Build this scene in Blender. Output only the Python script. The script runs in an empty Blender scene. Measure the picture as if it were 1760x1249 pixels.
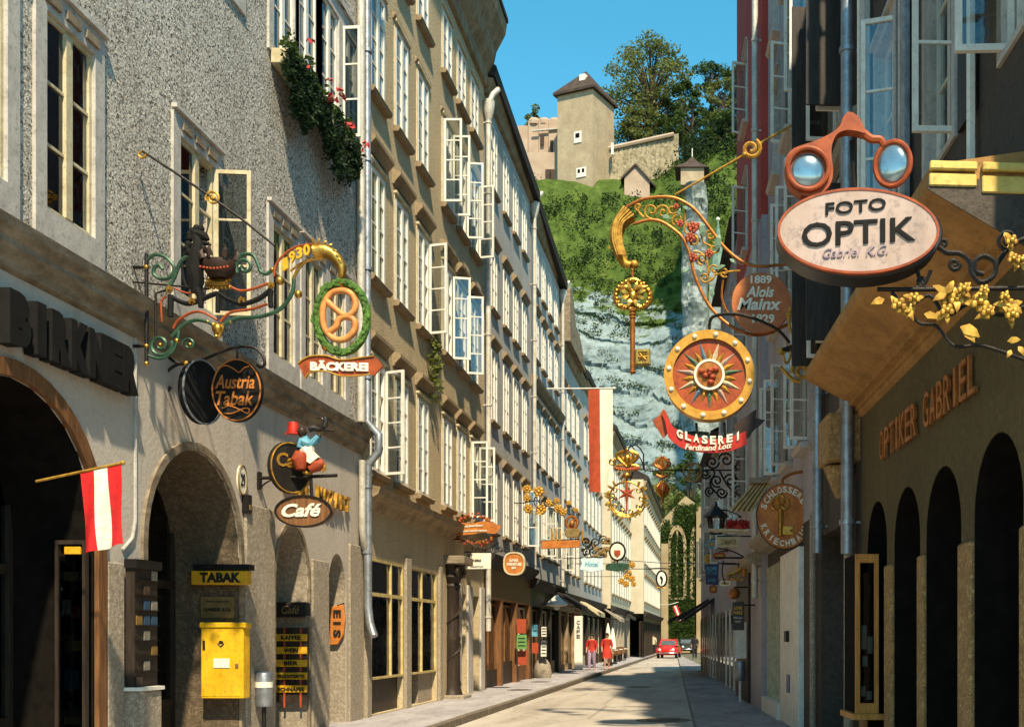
import bpy, bmesh, math, random
from mathutils import Vector, Matrix, noise
random.seed(7)
SC = bpy.context.scene
COL = SC.collection
R = math.radians
# ------------------------------------------------------------------ camera
F, VX, VY, EYE = 1900.0, 1225.0, 1093.0, 1.65      # focal length and vanishing point of the level view camera
cam_d = bpy.data.cameras.new('camera')
cam = bpy.data.objects.new('camera', cam_d); COL.objects.link(cam)
cam.location = (0, 0, EYE); cam.rotation_euler = (R(90), 0, 0)
cam_d.sensor_width = 36; cam_d.lens = 36 * F / 1760
cam_d.shift_x = -(VX - 880) / 1760; cam_d.shift_y = (VY - 624.5) / 1760
cam_d.clip_start = .1; cam_d.clip_end = 6000
SC.camera = cam
# ------------------------------------------------------------------ sky, sun, exposure
SUN_AZ, SUN_EL = R(19), R(51)                        # behind the camera, a little to its right
W = bpy.data.worlds.new('World'); SC.world = W; W.use_nodes = True
nt = W.node_tree; nt.nodes.clear()
sky = nt.nodes.new('ShaderNodeTexSky'); sky.sky_type = 'NISHITA'; sky.sun_disc = False
sky.sun_elevation = SUN_EL; sky.sun_rotation = R(180) - SUN_AZ
sky.air_density = 1.0; sky.dust_density = .1; sky.ozone_density = 2.2
hs = nt.nodes.new('ShaderNodeHueSaturation'); hs.inputs['Saturation'].default_value = 1.3; hs.inputs['Hue'].default_value = .464
bg = nt.nodes.new('ShaderNodeBackground'); bg.inputs['Strength'].default_value = .108
wo = nt.nodes.new('ShaderNodeOutputWorld')
nt.links.new(sky.outputs[0], hs.inputs['Color']); nt.links.new(hs.outputs[0], bg.inputs['Color']); nt.links.new(bg.outputs[0], wo.inputs['Surface'])
sd = bpy.data.lights.new('sun', 'SUN'); sd.energy = 3.8; sd.angle = R(1.6); sd.color = (1, .85, .60)
so = bpy.data.objects.new('sun', sd); COL.objects.link(so)
sdir = Vector((-math.sin(SUN_AZ) * math.cos(SUN_EL), math.cos(SUN_AZ) * math.cos(SUN_EL), -math.sin(SUN_EL)))
so.rotation_euler = sdir.to_track_quat('-Z', 'Y').to_euler()
so.location = (3, -10, 30)
SC.view_settings.view_transform = 'Standard'; SC.view_settings.look = 'None'
SC.view_settings.exposure = 1.16; SC.view_settings.gamma = 1
SC.cycles.max_bounces = 6; SC.cycles.diffuse_bounces = 4; SC.cycles.transparent_max_bounces = 12
SC.cycles.use_denoising = True

# ------------------------------------------------------------------ helpers
def P(px, py, d): return Vector(((px - VX) * d / F, d, EYE + (VY - py) * d / F))
OFF = {}
class MB:
    def __init__(s): s.v = []; s.f = []
    def add(s, vs, fs):
        n = len(s.v); s.v += [tuple(p) for p in vs]; s.f += [tuple(i + n for i in f) for f in fs]; return s
    def box(s, x0, x1, y0, y1, z0, z1):
        return s.add([(x0,y0,z0),(x1,y0,z0),(x1,y1,z0),(x0,y1,z0),(x0,y0,z1),(x1,y0,z1),(x1,y1,z1),(x0,y1,z1)],
                     [(0,3,2,1),(4,5,6,7),(0,1,5,4),(1,2,6,5),(2,3,7,6),(3,0,4,7)])
    def obox(s, c, sx, sy, sz, rot=None):
        vs = [Vector((a*sx/2, b*sy/2, d*sz/2)) for d in (-1,1) for (a,b) in ((-1,-1),(1,-1),(1,1),(-1,1))]
        if rot is not None: vs = [rot @ v for v in vs]
        c = Vector(c)
        return s.add([c + v for v in vs], [(0,3,2,1),(4,5,6,7),(0,1,5,4),(1,2,6,5),(2,3,7,6),(3,0,4,7)])
    def quad(s, a, b, c, d): return s.add([a, b, c, d], [(0,1,2,3)])
    def prism(s, poly, fm, t0, t1):
        n = len(poly); vs = [fm(a, b, t0) for a, b in poly] + [fm(a, b, t1) for a, b in poly]
        fs = [tuple(range(n))[::-1], tuple(range(n, 2*n))] + [(i, (i+1) % n, (i+1) % n + n, i+n) for i in range(n)]
        return s.add(vs, fs)
    def ring(s, po, pi, fm, t0, t1):
        n = len(po)
        vs = [fm(a,b,t0) for a,b in po] + [fm(a,b,t1) for a,b in po] + [fm(a,b,t0) for a,b in pi] + [fm(a,b,t1) for a,b in pi]
        fs = []
        for i in range(n):
            j = (i+1) % n
            fs += [(i,j,j+n,i+n), (2*n+i,3*n+i,3*n+j,2*n+j), (i,2*n+i,2*n+j,j), (n+i,n+j,3*n+j,3*n+i)]
        return s.add(vs, fs)
    def tube(s, pts, r, n=6, closed=False, flat=1.0):
        pts = [Vector(p) for p in pts]; m = len(pts)
        rs = r if isinstance(r, (list, tuple)) else [r] * m
        if len(rs) != m: rs = [rs[0] + (rs[-1]-rs[0]) * i / (m-1) for i in range(m)]
        vs = []; nrm = None
        for i, p in enumerate(pts):
            if closed: t = pts[(i+1) % m] - pts[i-1]
            else: t = pts[min(i+1, m-1)] - pts[max(i-1, 0)]
            if t.length < 1e-9: t = Vector((0,0,1))
            t.normalize()
            if nrm is None:
                nrm = Vector((0,1,0)) if abs(t.y) < .9 else Vector((1,0,0))
            nrm = nrm - t * nrm.dot(t)
            if nrm.length < 1e-6: nrm = t.orthogonal()
            nrm.normalize(); b = t.cross(nrm)
            for k in range(n):
                a = 2*math.pi*k/n
                vs.append(p + (nrm*math.cos(a)*flat + b*math.sin(a)) * rs[i])
        fs = []
        for i in range(m if closed else m-1):
            j = (i+1) % m
            for k in range(n): fs.append((i*n+k, i*n+(k+1) % n, j*n+(k+1) % n, j*n+k))
        if not closed: fs += [tuple(range(n))[::-1], tuple((m-1)*n+k for k in range(n))]
        return s.add(vs, fs)
    def lathe(s, prof, c=(0,0,0), n=16, axis='z', sq=1.0):
        c = Vector(c); vs = []; m = len(prof)
        for r, h in prof:
            for k in range(n):
                a = 2*math.pi*k/n; x, y = r*math.cos(a), r*math.sin(a)
                vs.append(c + (Vector((x, y*sq, h)) if axis == 'z' else Vector((x, h, y*sq)) if axis == 'y' else Vector((h, x, y*sq))))
        fs = [(i*n+k, i*n+(k+1) % n, (i+1)*n+(k+1) % n, (i+1)*n+k) for i in range(m-1) for k in range(n)]
        fs += [tuple(range(n))[::-1], tuple((m-1)*n+k for k in range(n))]
        return s.add(vs, fs)
    def ell(s, c, rx, ry, rz, n=10, m=6):
        prof = [(max(math.sin(math.pi*i/m), .02), -math.cos(math.pi*i/m)) for i in range(m+1)]
        t = MB().lathe(prof, n=n); c = Vector(c)
        return s.add([(c.x+x*rx, c.y+y*ry, c.z+z*rz) for x, y, z in t.v], t.f)
    def islands(s):
        p = list(range(len(s.v)))
        def find(i):
            while p[i] != i: p[i] = p[p[i]]; i = p[i]
            return i
        for f in s.f:
            a = find(f[0])
            for k in f[1:]: p[find(k)] = a
        out = {}
        for f in s.f: out.setdefault(find(f[0]), []).append(f)
        for fs in out.values():
            ids = sorted({i for f in fs for i in f}); mp = {i: k for k, i in enumerate(ids)}
            q = MB(); q.v = [s.v[i] for i in ids]; q.f = [tuple(mp[i] for i in f) for f in fs]; yield q
    def split(s, name, *a, **k): return [q.build(name, *a, **k) for q in s.islands()]
    def build(s, name, mt, parent=None, smooth=False, world=False, loc=None, rz=None, bevel=0):
        off = Vector((0,0,0))
        if world and parent is not None: off = OFF.get(parent.name, Vector((0,0,0)))
        me = bpy.data.meshes.new(name)
        me.from_pydata([(x-off.x, y-off.y, z-off.z) for x, y, z in s.v] if world else s.v, [], s.f)
        bm = bmesh.new(); bm.from_mesh(me)
        if bevel: bmesh.ops.bevel(bm, geom=list(bm.edges), offset=bevel, segments=1, affect='EDGES', clamp_overlap=True)
        bmesh.ops.recalc_face_normals(bm, faces=bm.faces); bm.to_mesh(me); bm.free()
        if smooth:
            me.polygons.foreach_set('use_smooth', [True]*len(me.polygons)); me.set_sharp_from_angle(angle=R(38))
        me.materials.append(mt)
        return link(name, me, parent, loc, rz, off if world else None)
def link(name, me, parent=None, loc=None, rz=None, off=None):
    o = bpy.data.objects.new(name, me); COL.objects.link(o)
    if parent is not None: o.parent = parent
    if loc is not None: o.location = loc
    if rz is not None: o.rotation_euler = (0, 0, rz) if not isinstance(rz, tuple) else rz
    if off is not None: OFF[o.name] = off
    return o
def tag(o, label, cat, group=None, kind=None):
    if label: o['label'] = label
    if cat: o['category'] = cat
    if group: o['group'] = group
    if kind: o['kind'] = kind
    return o
def thing(name, label, cat, loc=(0,0,0), rotz=0, group=None):
    o = bpy.data.objects.new(name, None); COL.objects.link(o)
    o.location = loc; o.rotation_euler = (0, 0, rotz); o.empty_display_size = .2
    OFF[o.name] = Vector(loc)
    return tag(o, label, cat, group)
def copy_tree(o, parent=None):
    c = o.copy(); COL.objects.link(c); c.parent = parent
    for ch in o.children: copy_tree(ch, c)
    return c
def cr(pts, n=6, closed=False):
    out = []; m = len(pts)
    for i in range(m if closed else m-1):
        p = [pts[(i+k) % m] if closed else pts[min(max(i+k, 0), m-1)] for k in (-1,0,1,2)]
        for j in range(n):
            t = j/n
            out.append(tuple(.5*((2*p[1][a]) + (p[2][a]-p[0][a])*t + (2*p[0][a]-5*p[1][a]+4*p[2][a]-p[3][a])*t*t + (3*p[1][a]-p[0][a]-3*p[2][a]+p[3][a])*t**3) for a in range(len(pts[0]))))
    if not closed: out.append(tuple(pts[-1]))
    return out
def spiral(cx, cy, r0, r1, a0, turns, n=14):
    k = max(4, int(abs(turns)*n)); out = []
    for i in range(k+1):
        t = i/k; a = R(a0) + 2*math.pi*turns*t; r = r0 + (r1-r0)*t
        out.append((cx + r*math.cos(a), cy + r*math.sin(a)))
    return out
def ellipse(cx, cy, rx, ry, n=32, a0=0): return [(cx + rx*math.cos(2*math.pi*i/n+a0), cy + ry*math.sin(2*math.pi*i/n+a0)) for i in range(n)]

class Sg:                                          # a plane across the street at distance d, drawn in the coordinates of an enlarged view
    def __init__(s, d, x0=0, y0=0, k=1.0): s.d, s.x0, s.y0, s.k = d, x0, y0, k; s.u = d / F / k
    def __call__(s, X, Y, t=0): p = P(s.x0 + X/s.k, s.y0 + Y/s.k, s.d); p.y += t; return p
    def L(s, pts, t=0): return [s(p[0], p[1], t + (p[2] if len(p) > 2 else 0)) for p in pts]
    def tube(s, m, pts, r, t=0, n=6, sm=5, closed=False):
        m.tube(s.L(cr(pts, sm, closed) if sm else pts, t), [q*s.u for q in r] if isinstance(r, list) else r*s.u, n, closed); return m
    def plate(s, m, poly, t0, t1): return m.prism(poly, s, t0, t1)
    def ball(s, m, X, Y, r, ry=None, t=0, rd=None): return m.ell(s(X, Y, t), r*s.u, (rd or r)*s.u, (ry or r)*s.u)
    def flower(s, m, X, Y, r, t=0, n=6):
        for i in range(n):
            a = 2*math.pi*i/n + .3
            m.ell(s(X + r*.62*math.cos(a), Y + r*.62*math.sin(a), t + (i % 2)*.01), r*.42*s.u, .3*r*s.u, r*.42*s.u, 6, 4)
        m.ell(s(X, Y, t-.01), r*.36*s.u, r*.4*s.u, r*.36*s.u, 6, 4); return m
    def leaf(s, m, X, Y, L, a, t=0, w=.32):
        ca, sa = math.cos(R(a)), math.sin(R(a)); q = []
        for f, ww, dd in ((0,.06,0),(.3,1,-.12),(.7,.7,-.2),(1,.05,-.05)):
            for sd in (-1, 1):
                x, y = f*L, sd*ww*w*L*.5
                q.append(s(X + x*ca - y*sa, Y + x*sa + y*ca, t + dd*L*s.u))
        m.add(q, [(0,1,3,2),(2,3,5,4),(4,5,7,6)])
        m.add([Vector(v)+Vector((0,.012,0)) for v in q], [(0,2,3,1),(2,4,5,3),(4,6,7,5)]); return m
_tx = {}
def text_raw(st, shear=0, bold=0):
    key = (st, shear, bold)
    if key not in _tx:
        c = bpy.data.curves.new('t', 'FONT'); c.body = st; c.size = 1; c.extrude = .5; c.shear = shear; c.offset = bold; c.resolution_u = 3
        o = bpy.data.objects.new('t', c); COL.objects.link(o)
        bpy.context.view_layer.update()
        me = bpy.data.meshes.new_from_object(o.evaluated_get(bpy.context.evaluated_depsgraph_get()))
        vs = [tuple(v.co) for v in me.vertices]; fs = [tuple(p.vertices) for p in me.polygons]
        bpy.data.objects.remove(o); bpy.data.curves.remove(c); bpy.data.meshes.remove(me)
        x0, x1 = min(v[0] for v in vs), max(v[0] for v in vs); y0, y1 = min(v[1] for v in vs), max(v[1] for v in vs)
        _tx[key] = ([((v[0]-x0)/(x1-x0), (v[1]-y0)/(y1-y0), v[2]) for v in vs], fs, (x1-x0)/(y1-y0))
    return _tx[key]
def text(m, st, fm, shear=0, bold=0):              # fm(u 0..1, v 0..1, w -.5...5) -> point
    vs, fs, _ = text_raw(st, shear, bold)
    return m.add([fm(*v) for v in vs], fs)
def sg_text(m, sg, st, cx, cy, w, h, t, th=.012, shear=0, bold=0, sag=0, slope=0):
    return text(m, st, lambda u, v, q: sg(cx + (u-.5)*w, cy - (v-.5)*h + sag*(1-(2*u-1)**2) + slope*(u-.5), t + q*th), shear, bold)

# ------------------------------------------------------------------ materials
def nodes(name):
    m = bpy.data.materials.new(name); m.use_nodes = True; t = m.node_tree
    return m, t, t.nodes['Principled BSDF'], t.nodes['Material Output']
def N(t, typ, **kw):
    n = t.nodes.new(typ)
    for k, v in kw.items():
        if k in n.inputs.keys() if hasattr(n.inputs, 'keys') else False: n.inputs[k].default_value = v
        else: setattr(n, k, v)
    return n
def coords(t, sc=(1,1,1), kind='Object'):
    c = t.nodes.new('ShaderNodeTexCoord'); mp = t.nodes.new('ShaderNodeMapping'); mp.inputs['Scale'].default_value = sc
    t.links.new(c.outputs[kind], mp.inputs['Vector']); return mp.outputs[0]
def nz(t, vec, scale, detail=5, rough=.6):
    n = t.nodes.new('ShaderNodeTexNoise'); n.inputs['Scale'].default_value = scale; n.inputs['Detail'].default_value = detail; n.inputs['Roughness'].default_value = rough
    t.links.new(vec, n.inputs['Vector']); return n.outputs['Fac']
def ramp(t, fac, stops):
    n = t.nodes.new('ShaderNodeValToRGB'); e = n.color_ramp.elements
    while len(e) < len(stops): e.new(.5)
    for q, (p, c) in zip(e, stops): q.position = p; q.color = (*c, 1) if len(c) == 3 else c
    t.links.new(fac, n.inputs['Fac']); return n.outputs['Color']
def mix(t, fac, a, b, mode='MIX'):
    n = t.nodes.new('ShaderNodeMix'); n.data_type = 'RGBA'; n.blend_type = mode
    for i, v in ((0, fac), (6, a), (7, b)):
        if isinstance(v, (float, int)): n.inputs[i].default_value = v
        elif isinstance(v, tuple): n.inputs[i].default_value = (*v, 1)
        else: t.links.new(v, n.inputs[i])
    return n.outputs[2]
def bumpn(t, h, st, dist):
    b = t.nodes.new('ShaderNodeBump'); b.inputs['Strength'].default_value = st; b.inputs['Distance'].default_value = dist
    t.links.new(h, b.inputs['Height']); return b.outputs[0]
def mat(name, c, c2=None, rough=.7, metal=0, scale=6, bump=0, bscale=30, bdist=.02, sc=(1,1,1), spread=(.35,.65), spec=.22, coat=0, wear=.4):
    m, t, b, o = nodes(name)
    c2 = c2 or tuple(x*.72 for x in c)
    v = coords(t, sc)
    col = ramp(t, nz(t, v, scale), [(spread[0], c2), (spread[1], c)])
    if wear:
        wn = ramp(t, nz(t, v, scale*4.5+3, 8, .75), [(.52, (0,0,0)), (.64, (wear*1.2,)*3)]); col = mix(t, wn, col, tuple(x*.22 + .012 for x in c))
        wn = ramp(t, nz(t, coords(t, (sc[0]*1.3, sc[1]*1.3, sc[2]*.35)), scale*1.3+1, 7, .7), [(.5, (0,0,0)), (.7, (wear*.8,)*3)]); col = mix(t, wn, col, tuple(x*.4 + .02 for x in c2))
    t.links.new(col, b.inputs['Base Color'])
    rr = t.nodes.new('ShaderNodeMapRange'); rr.inputs['To Min'].default_value = max(rough-.12, .03); rr.inputs['To Max'].default_value = min(rough+.12, 1)
    t.links.new(nz(t, v, scale*2.3, 3), rr.inputs['Value']); t.links.new(rr.outputs[0], b.inputs['Roughness'])
    b.inputs['Metallic'].default_value = metal; b.inputs['Specular IOR Level'].default_value = spec
    if coat: b.inputs['Coat Weight'].default_value = coat
    if bump: t.links.new(bumpn(t, nz(t, v, bscale, 6), bump, bdist), b.inputs['Normal'])
    return m
def plaster(name, c, c2, grain=28, gbump=.5, spk=0, dark=(.05,.05,.045), stain=.5, stain_c=(.16,.12,.08), vstreak=True, rough=.9):
    m, t, b, o = nodes(name); v = coords(t)
    base = ramp(t, nz(t, v, .55, 6), [(.3, c2), (.7, c)])
    if vstreak:                                     # rain streaks with their own shape
        vs = coords(t, (1.6, 1.6, .14)); st = ramp(t, nz(t, vs, 1.6, 7, .7), [(.52, (0,0,0)), (.75, (stain,)*3)])
        base = mix(t, st, base, stain_c)
    g = nz(t, v, grain, 3, .7)
    if spk:
        sp = ramp(t, g, [(.42, (spk,)*3), (.52, (0,0,0))]); base = mix(t, sp, base, dark)
        hi = ramp(t, nz(t, v, grain*1.35, 2), [(.55, (0,0,0)), (.72, (.55*spk,)*3)]); base = mix(t, hi, base, tuple(min(1, x*1.7) for x in c))
    t.links.new(base, b.inputs['Base Color']); b.inputs['Roughness'].default_value = rough; b.inputs['Specular IOR Level'].default_value = .25
    t.links.new(bumpn(t, g, gbump, .03), b.inputs['Normal'])
    return m
def pebble(name, c, dark, lite, scale, bump=1.0, stain_c=(.2,.17,.13)):
    m, t, b, o = nodes(name); v = coords(t)
    vo = t.nodes.new('ShaderNodeTexVoronoi'); vo.inputs['Scale'].default_value = scale; t.links.new(v, vo.inputs['Vector'])
    sep = t.nodes.new('ShaderNodeSeparateColor'); t.links.new(vo.outputs['Color'], sep.inputs[0])
    col = ramp(t, sep.outputs[0], [(.10, dark), (.22, tuple(x*.72 for x in c)), (.60, c), (.92, lite)])
    big = ramp(t, nz(t, v, .5, 6), [(.35, (0,0,0)), (.7, (.35,.35,.35))]); col = mix(t, big, col, stain_c)
    stk = ramp(t, nz(t, coords(t, (1.5,1.5,.12)), 1.2, 8, .7), [(.5, (0,0,0)), (.72, (.55,)*3)]); col = mix(t, stk, col, stain_c)
    t.links.new(col, b.inputs['Base Color']); b.inputs['Roughness'].default_value = .95; b.inputs['Specular IOR Level'].default_value = .108
    h = mix(t, .5, sep.outputs[1], nz(t, v, scale*.6, 3)); t.links.new(bumpn(t, h, bump, .035), b.inputs['Normal']); return m
def glass_mat(name, tint=(.75,.8,.8), refl=.10):
    m, t, b, o = nodes(name); t.nodes.remove(b)
    tr = t.nodes.new('ShaderNodeBsdfTransparent'); tr.inputs[0].default_value = (*tint, 1)
    gl = t.nodes.new('ShaderNodeBsdfGlossy'); gl.inputs['Roughness'].default_value = .04; gl.inputs['Color'].default_value = (.95,.97,1,1)
    lw = t.nodes.new('ShaderNodeFresnel'); lw.inputs['IOR'].default_value = 1.5
    ad = t.nodes.new('ShaderNodeMath'); ad.operation = 'ADD'; ad.inputs[1].default_value = refl; ad.use_clamp = True
    mx = t.nodes.new('ShaderNodeMixShader'); wv = nz(t, coords(t), 3.0, 2)
    t.links.new(bumpn(t, wv, .08, .05), gl.inputs['Normal'])
    t.links.new(lw.outputs[0], ad.inputs[0]); t.links.new(ad.outputs[0], mx.inputs[0]); t.links.new(tr.outputs[0], mx.inputs[1]); t.links.new(gl.outputs[0], mx.inputs[2])
    t.links.new(mx.outputs[0], o.inputs['Surface']); return m

M_ = {}
M_['white'] = mat('white_paint', (.80,.76,.67), (.66,.62,.53), .55, scale=5, bump=.15, bscale=60, wear=.25)
M_['cream'] = mat('cream_paint', (.62,.54,.36), (.45,.37,.22), .6, scale=4, bump=.15)
M_['greyframe'] = mat('grey_painted_surround', (.52,.48,.43), (.40,.37,.33), .75, scale=4, bump=.2, bscale=40)
M_['yellowframe'] = mat('yellow_painted_wood', (.60,.47,.20), (.42,.31,.12), .6, scale=6)
M_['brownwood'] = mat('brown_varnished_wood', (.23,.105,.04), (.11,.05,.02), .5, scale=4, sc=(6,6,.6), bump=.2)
M_['darkwood'] = mat('dark_wood', (.045,.03,.02), (.02,.014,.01), .5, scale=4, sc=(5,5,.6), bump=.2)
M_['iron'] = mat('black_wrought_iron', (.016,.016,.017), (.03,.024,.02), .45, .6, scale=20, bump=.3, bscale=60)
M_['gold'] = mat('gilded_metal', (.62,.36,.07), (.38,.18,.03), .32, .85, scale=14, bump=.35, bscale=45, bdist=.01)
M_['goldpaint'] = mat('gold_paint', (.58,.33,.05), (.30,.14,.02), .45, .35, scale=12, bump=.3, bscale=50, bdist=.01)
M_['copper'] = mat('copper_orange_metal', (.46,.17,.04), (.27,.09,.02), .42, .5, scale=10, bump=.3, bscale=40, bdist=.01)
M_['redpaint'] = mat('red_paint', (.52,.035,.02), (.36,.02,.012), .45, scale=8)
M_['greenpaint'] = mat('green_painted_iron', (.045,.11,.065), (.02,.05,.03), .45, .2, scale=10)
M_['mattblack'] = mat('matt_black_paint', (.008,.0075,.007), (.012,.011,.010), .8, scale=6, spec=.15)
M_['blackpaint'] = mat('black_enamel', (.014,.013,.013), (.025,.02,.016), .4, scale=6, spec=.3)
M_['whitepaint'] = mat('white_lettering', (.85,.80,.66), (.72,.66,.52), .5, scale=8)
M_['zinc'] = mat('zinc_sheet', (.40,.42,.45), (.24,.25,.26), .42, .65, scale=5, bump=.2, bscale=20)
M_['palezinc'] = mat('pale_painted_zinc', (.62,.58,.50), (.45,.41,.34), .5, .2, scale=4, bump=.2, bscale=20)
M_['curtain'] = mat('white_curtain', (.82,.80,.74), (.66,.64,.59), .9, scale=2, sc=(6,6,.5), wear=0)
M_['glass'] = glass_mat('window_glass', (.85,.87,.86), .02)
M_['darkglass'] = glass_mat('shop_glass', (.55,.58,.58), .0)
M_['roof'] = mat('dark_roof_sheet', (.045,.035,.03), (.022,.018,.016), .75, scale=3, bump=.5, bscale=14)
M_['interior'] = mat('interior_shade', (.011,.009,.007), (.006,.005,.004), .95, spec=.05, wear=0)  # near black, so the colour itself gives the darkness of unlit spaces
M_['leaf_a'] = mat('leaf_green', (.075,.12,.022), (.035,.065,.012), .65, scale=.6)
M_['leaf_b'] = mat('leaf_olive', (.20,.215,.05), (.10,.12,.028), .65, scale=.5)
M_['leaf_d'] = mat('leaf_dark', (.03,.06,.02), (.012,.028,.01), .65, scale=3)
for k_ in ('leaf_a','leaf_b','leaf_d'):              # light passes through the leaves
    t_ = M_[k_].node_tree; b_ = t_.nodes['Principled BSDF']; tl = t_.nodes.new('ShaderNodeBsdfTranslucent'); mx_ = t_.nodes.new('ShaderNodeMixShader'); mx_.inputs[0].default_value = .4
    src = b_.inputs['Base Color'].links[0].from_socket; t_.links.new(src, tl.inputs['Color']); t_.links.new(b_.outputs[0], mx_.inputs[1]); t_.links.new(tl.outputs[0], mx_.inputs[2]); t_.links.new(mx_.outputs[0], t_.nodes['Material Output'].inputs['Surface'])
M_['bark'] = mat('bark', (.11,.08,.055), (.05,.035,.025), .9, scale=5, bump=.5)
M_['flowers'] = mat('red_blossom', (.62,.07,.05), (.45,.04,.05), .6, scale=9)
def stone_mat(name, c, c2, c3, scale=14, bump=.7):
    m, t, b, o = nodes(name); v = coords(t)
    vo = t.nodes.new('ShaderNodeTexVoronoi'); vo.inputs['Scale'].default_value = scale; vo.inputs['Randomness'].default_value = 1
    dm = nz(t, v, scale*.7, 4); wv = t.nodes.new('ShaderNodeVectorMath'); wv.operation = 'ADD'
    t.links.new(v, wv.inputs[0]); t.links.new(dm, wv.inputs[1]); t.links.new(wv.outputs[0], vo.inputs['Vector'])
    sep = t.nodes.new('ShaderNodeSeparateColor'); t.links.new(vo.outputs['Color'], sep.inputs[0])
    peb = ramp(t, sep.outputs[0], [(.1, c2), (.5, c), (.9, c3)])
    big = ramp(t, nz(t, v, 1.1, 6), [(.35, (.0,0,0)), (.7, (.4,.4,.4))])
    col = mix(t, big, peb, c2)
    ed = ramp(t, vo.outputs['Distance'], [(.3, (0,0,0)), (.55, (.7,.7,.7))]); col = mix(t, ed, col, tuple(x*.45 for x in c2))
    t.links.new(col, b.inputs['Base Color']); b.inputs['Roughness'].default_value = .85
    t.links.new(bumpn(t, mix(t, .5, vo.outputs['Distance'], nz(t, v, scale*2, 5)), bump, .03), b.inputs['Normal'])
    return m
M_['conglo'] = stone_mat('conglomerate_stone', (.47,.39,.285), (.36,.29,.205), (.55,.47,.36), 17, .6)
M_['conglo_warm'] = stone_mat('warm_conglomerate', (.60,.35,.12), (.40,.22,.075), (.72,.48,.2), 15, 1.0)
# ================================================================== SETTING
LWX = -6.5                                          # line of the left-hand fronts
def rwx(y): return 2.77 - .063*y                    # line of the right-hand fronts
def seam(y): return .41 - .0366*y
def asphalt():
    m, t, b, o = nodes('worn_asphalt'); v = coords(t)
    base = ramp(t, nz(t, coords(t, (1,.18,1)), .9, 7), [(.32, (.29,.245,.20)), (.5, (.41,.36,.30)), (.7, (.50,.445,.38))])
    dirt = ramp(t, nz(t, coords(t, (1.2,.22,1)), 1.4, 8, .7), [(.5, (0,0,0)), (.68, (.75,)*3)])
    sx = t.nodes.new('ShaderNodeSeparateXYZ'); c = t.nodes.new('ShaderNodeTexCoord'); t.links.new(c.outputs['Object'], sx.inputs[0])
    gut = t.nodes.new('ShaderNodeMapRange'); gut.inputs['From Min'].default_value = -3.1; gut.inputs['From Max'].default_value = -4.7
    t.links.new(sx.outputs['X'], gut.inputs['Value'])
    mu = t.nodes.new('ShaderNodeMath'); mu.operation = 'MULTIPLY'; t.links.new(dirt, mu.inputs[0]); t.links.new(gut.outputs[0], mu.inputs[1])
    base = mix(t, mu.outputs[0], base, (.13,.07,.035))
    sp = ramp(t, nz(t, v, 60, 3), [(.35, (.35,)*3), (.55, (0,0,0))]); base = mix(t, sp, base, (.14,.12,.10))
    vo = t.nodes.new('ShaderNodeTexVoronoi'); vo.feature = 'DISTANCE_TO_EDGE'; vo.inputs['Scale'].default_value = .55; t.links.new(mix(t, .25, coords(t, (1,.5,1)), nz(t, v, 2.0, 6)), vo.inputs['Vector'])
    ck = ramp(t, vo.outputs['Distance'], [(.0, (.55,)*3), (.012, (0,0,0))]); base = mix(t, ck, base, (.07,.06,.05))
    t.links.new(base, b.inputs['Base Color']); b.inputs['Roughness'].default_value = .82
    t.links.new(bumpn(t, nz(t, v, 70, 4), .3, .01), b.inputs['Normal']); return m
M_['asphalt'] = asphalt()
M_['pave'] = mat('pavement_asphalt', (.40,.37,.37), (.29,.265,.27), .85, scale=1.6, bump=.25, bscale=60, bdist=.01, sc=(1,.35,1))
M_['pave_r'] = mat('grey_pavement', (.34,.31,.31), (.21,.19,.19), .8, scale=1.3, bump=.25, bscale=60, bdist=.01, sc=(1,.4,1))
M_['kerb'] = mat('granite_kerb', (.20,.16,.12), (.10,.08,.06), .8, scale=9, bump=.4)
M_['earth'] = mat('ground_earth', (.16,.15,.11), (.10,.10,.07), .95, scale=.2)
M_['castiron'] = mat('cast_iron_cover', (.09,.075,.06), (.05,.04,.035), .5, .6, scale=12, bump=.6, bscale=40)

m = MB(); m.quad((-3000,-3000,-.06), (3000,-3000,-.06), (3000,3000,-.06), (-3000,3000,-.06))
tag(m.build('ground', M_['earth']), None, None, kind='structure')
m = MB(); ys = [-12 + i*3 for i in range(46)]
for a, b in zip(ys, ys[1:]): m.quad((-4.7,a,0), (seam(a),a,0), (seam(b),b,0), (-4.7,b,0))
tag(m.build('road', M_['asphalt']), None, None, kind='structure')
m = MB()
for a, b in zip(ys, ys[1:]):
    m.box(-6.9, -4.85, a, b, -.05, .13)
lp = tag(m.build('left_pavement', M_['pave']), None, None, kind='structure')
ks = MB().box(-.075, .075, 0, 1.17, -.2, .138).build('kerb_stone', M_['kerb'], lp, loc=(-4.775, 4, 0), bevel=.012)
for i in range(1, 78):
    o = ks.copy(); COL.objects.link(o); o.location = (-4.775 + random.uniform(-.006,.006), 4 + i*1.2, random.uniform(-.006,.004))
m = MB()
for a, b in zip(ys, ys[1:]):
    m.add([(seam(a)+.03,a,.022),(rwx(a)+.5,a,.022),(rwx(b)+.5,b,.022),(seam(b)+.03,b,.022),(seam(a)+.03,a,-.03),(seam(b)+.03,b,-.03)], [(0,1,2,3),(4,0,3,5)])
tag(m.build('right_pavement', M_['pave_r']), None, None, kind='structure')
m = MB()
for a, b in zip(ys, ys[1:]): m.quad((seam(a)-.02,a,.004), (seam(a)+.03,a,.004), (seam(b)+.03,b,.004), (seam(b)-.02,b,.004))
tag(m.build('gutter_joint', M_['castiron']), None, None, kind='structure')
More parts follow.
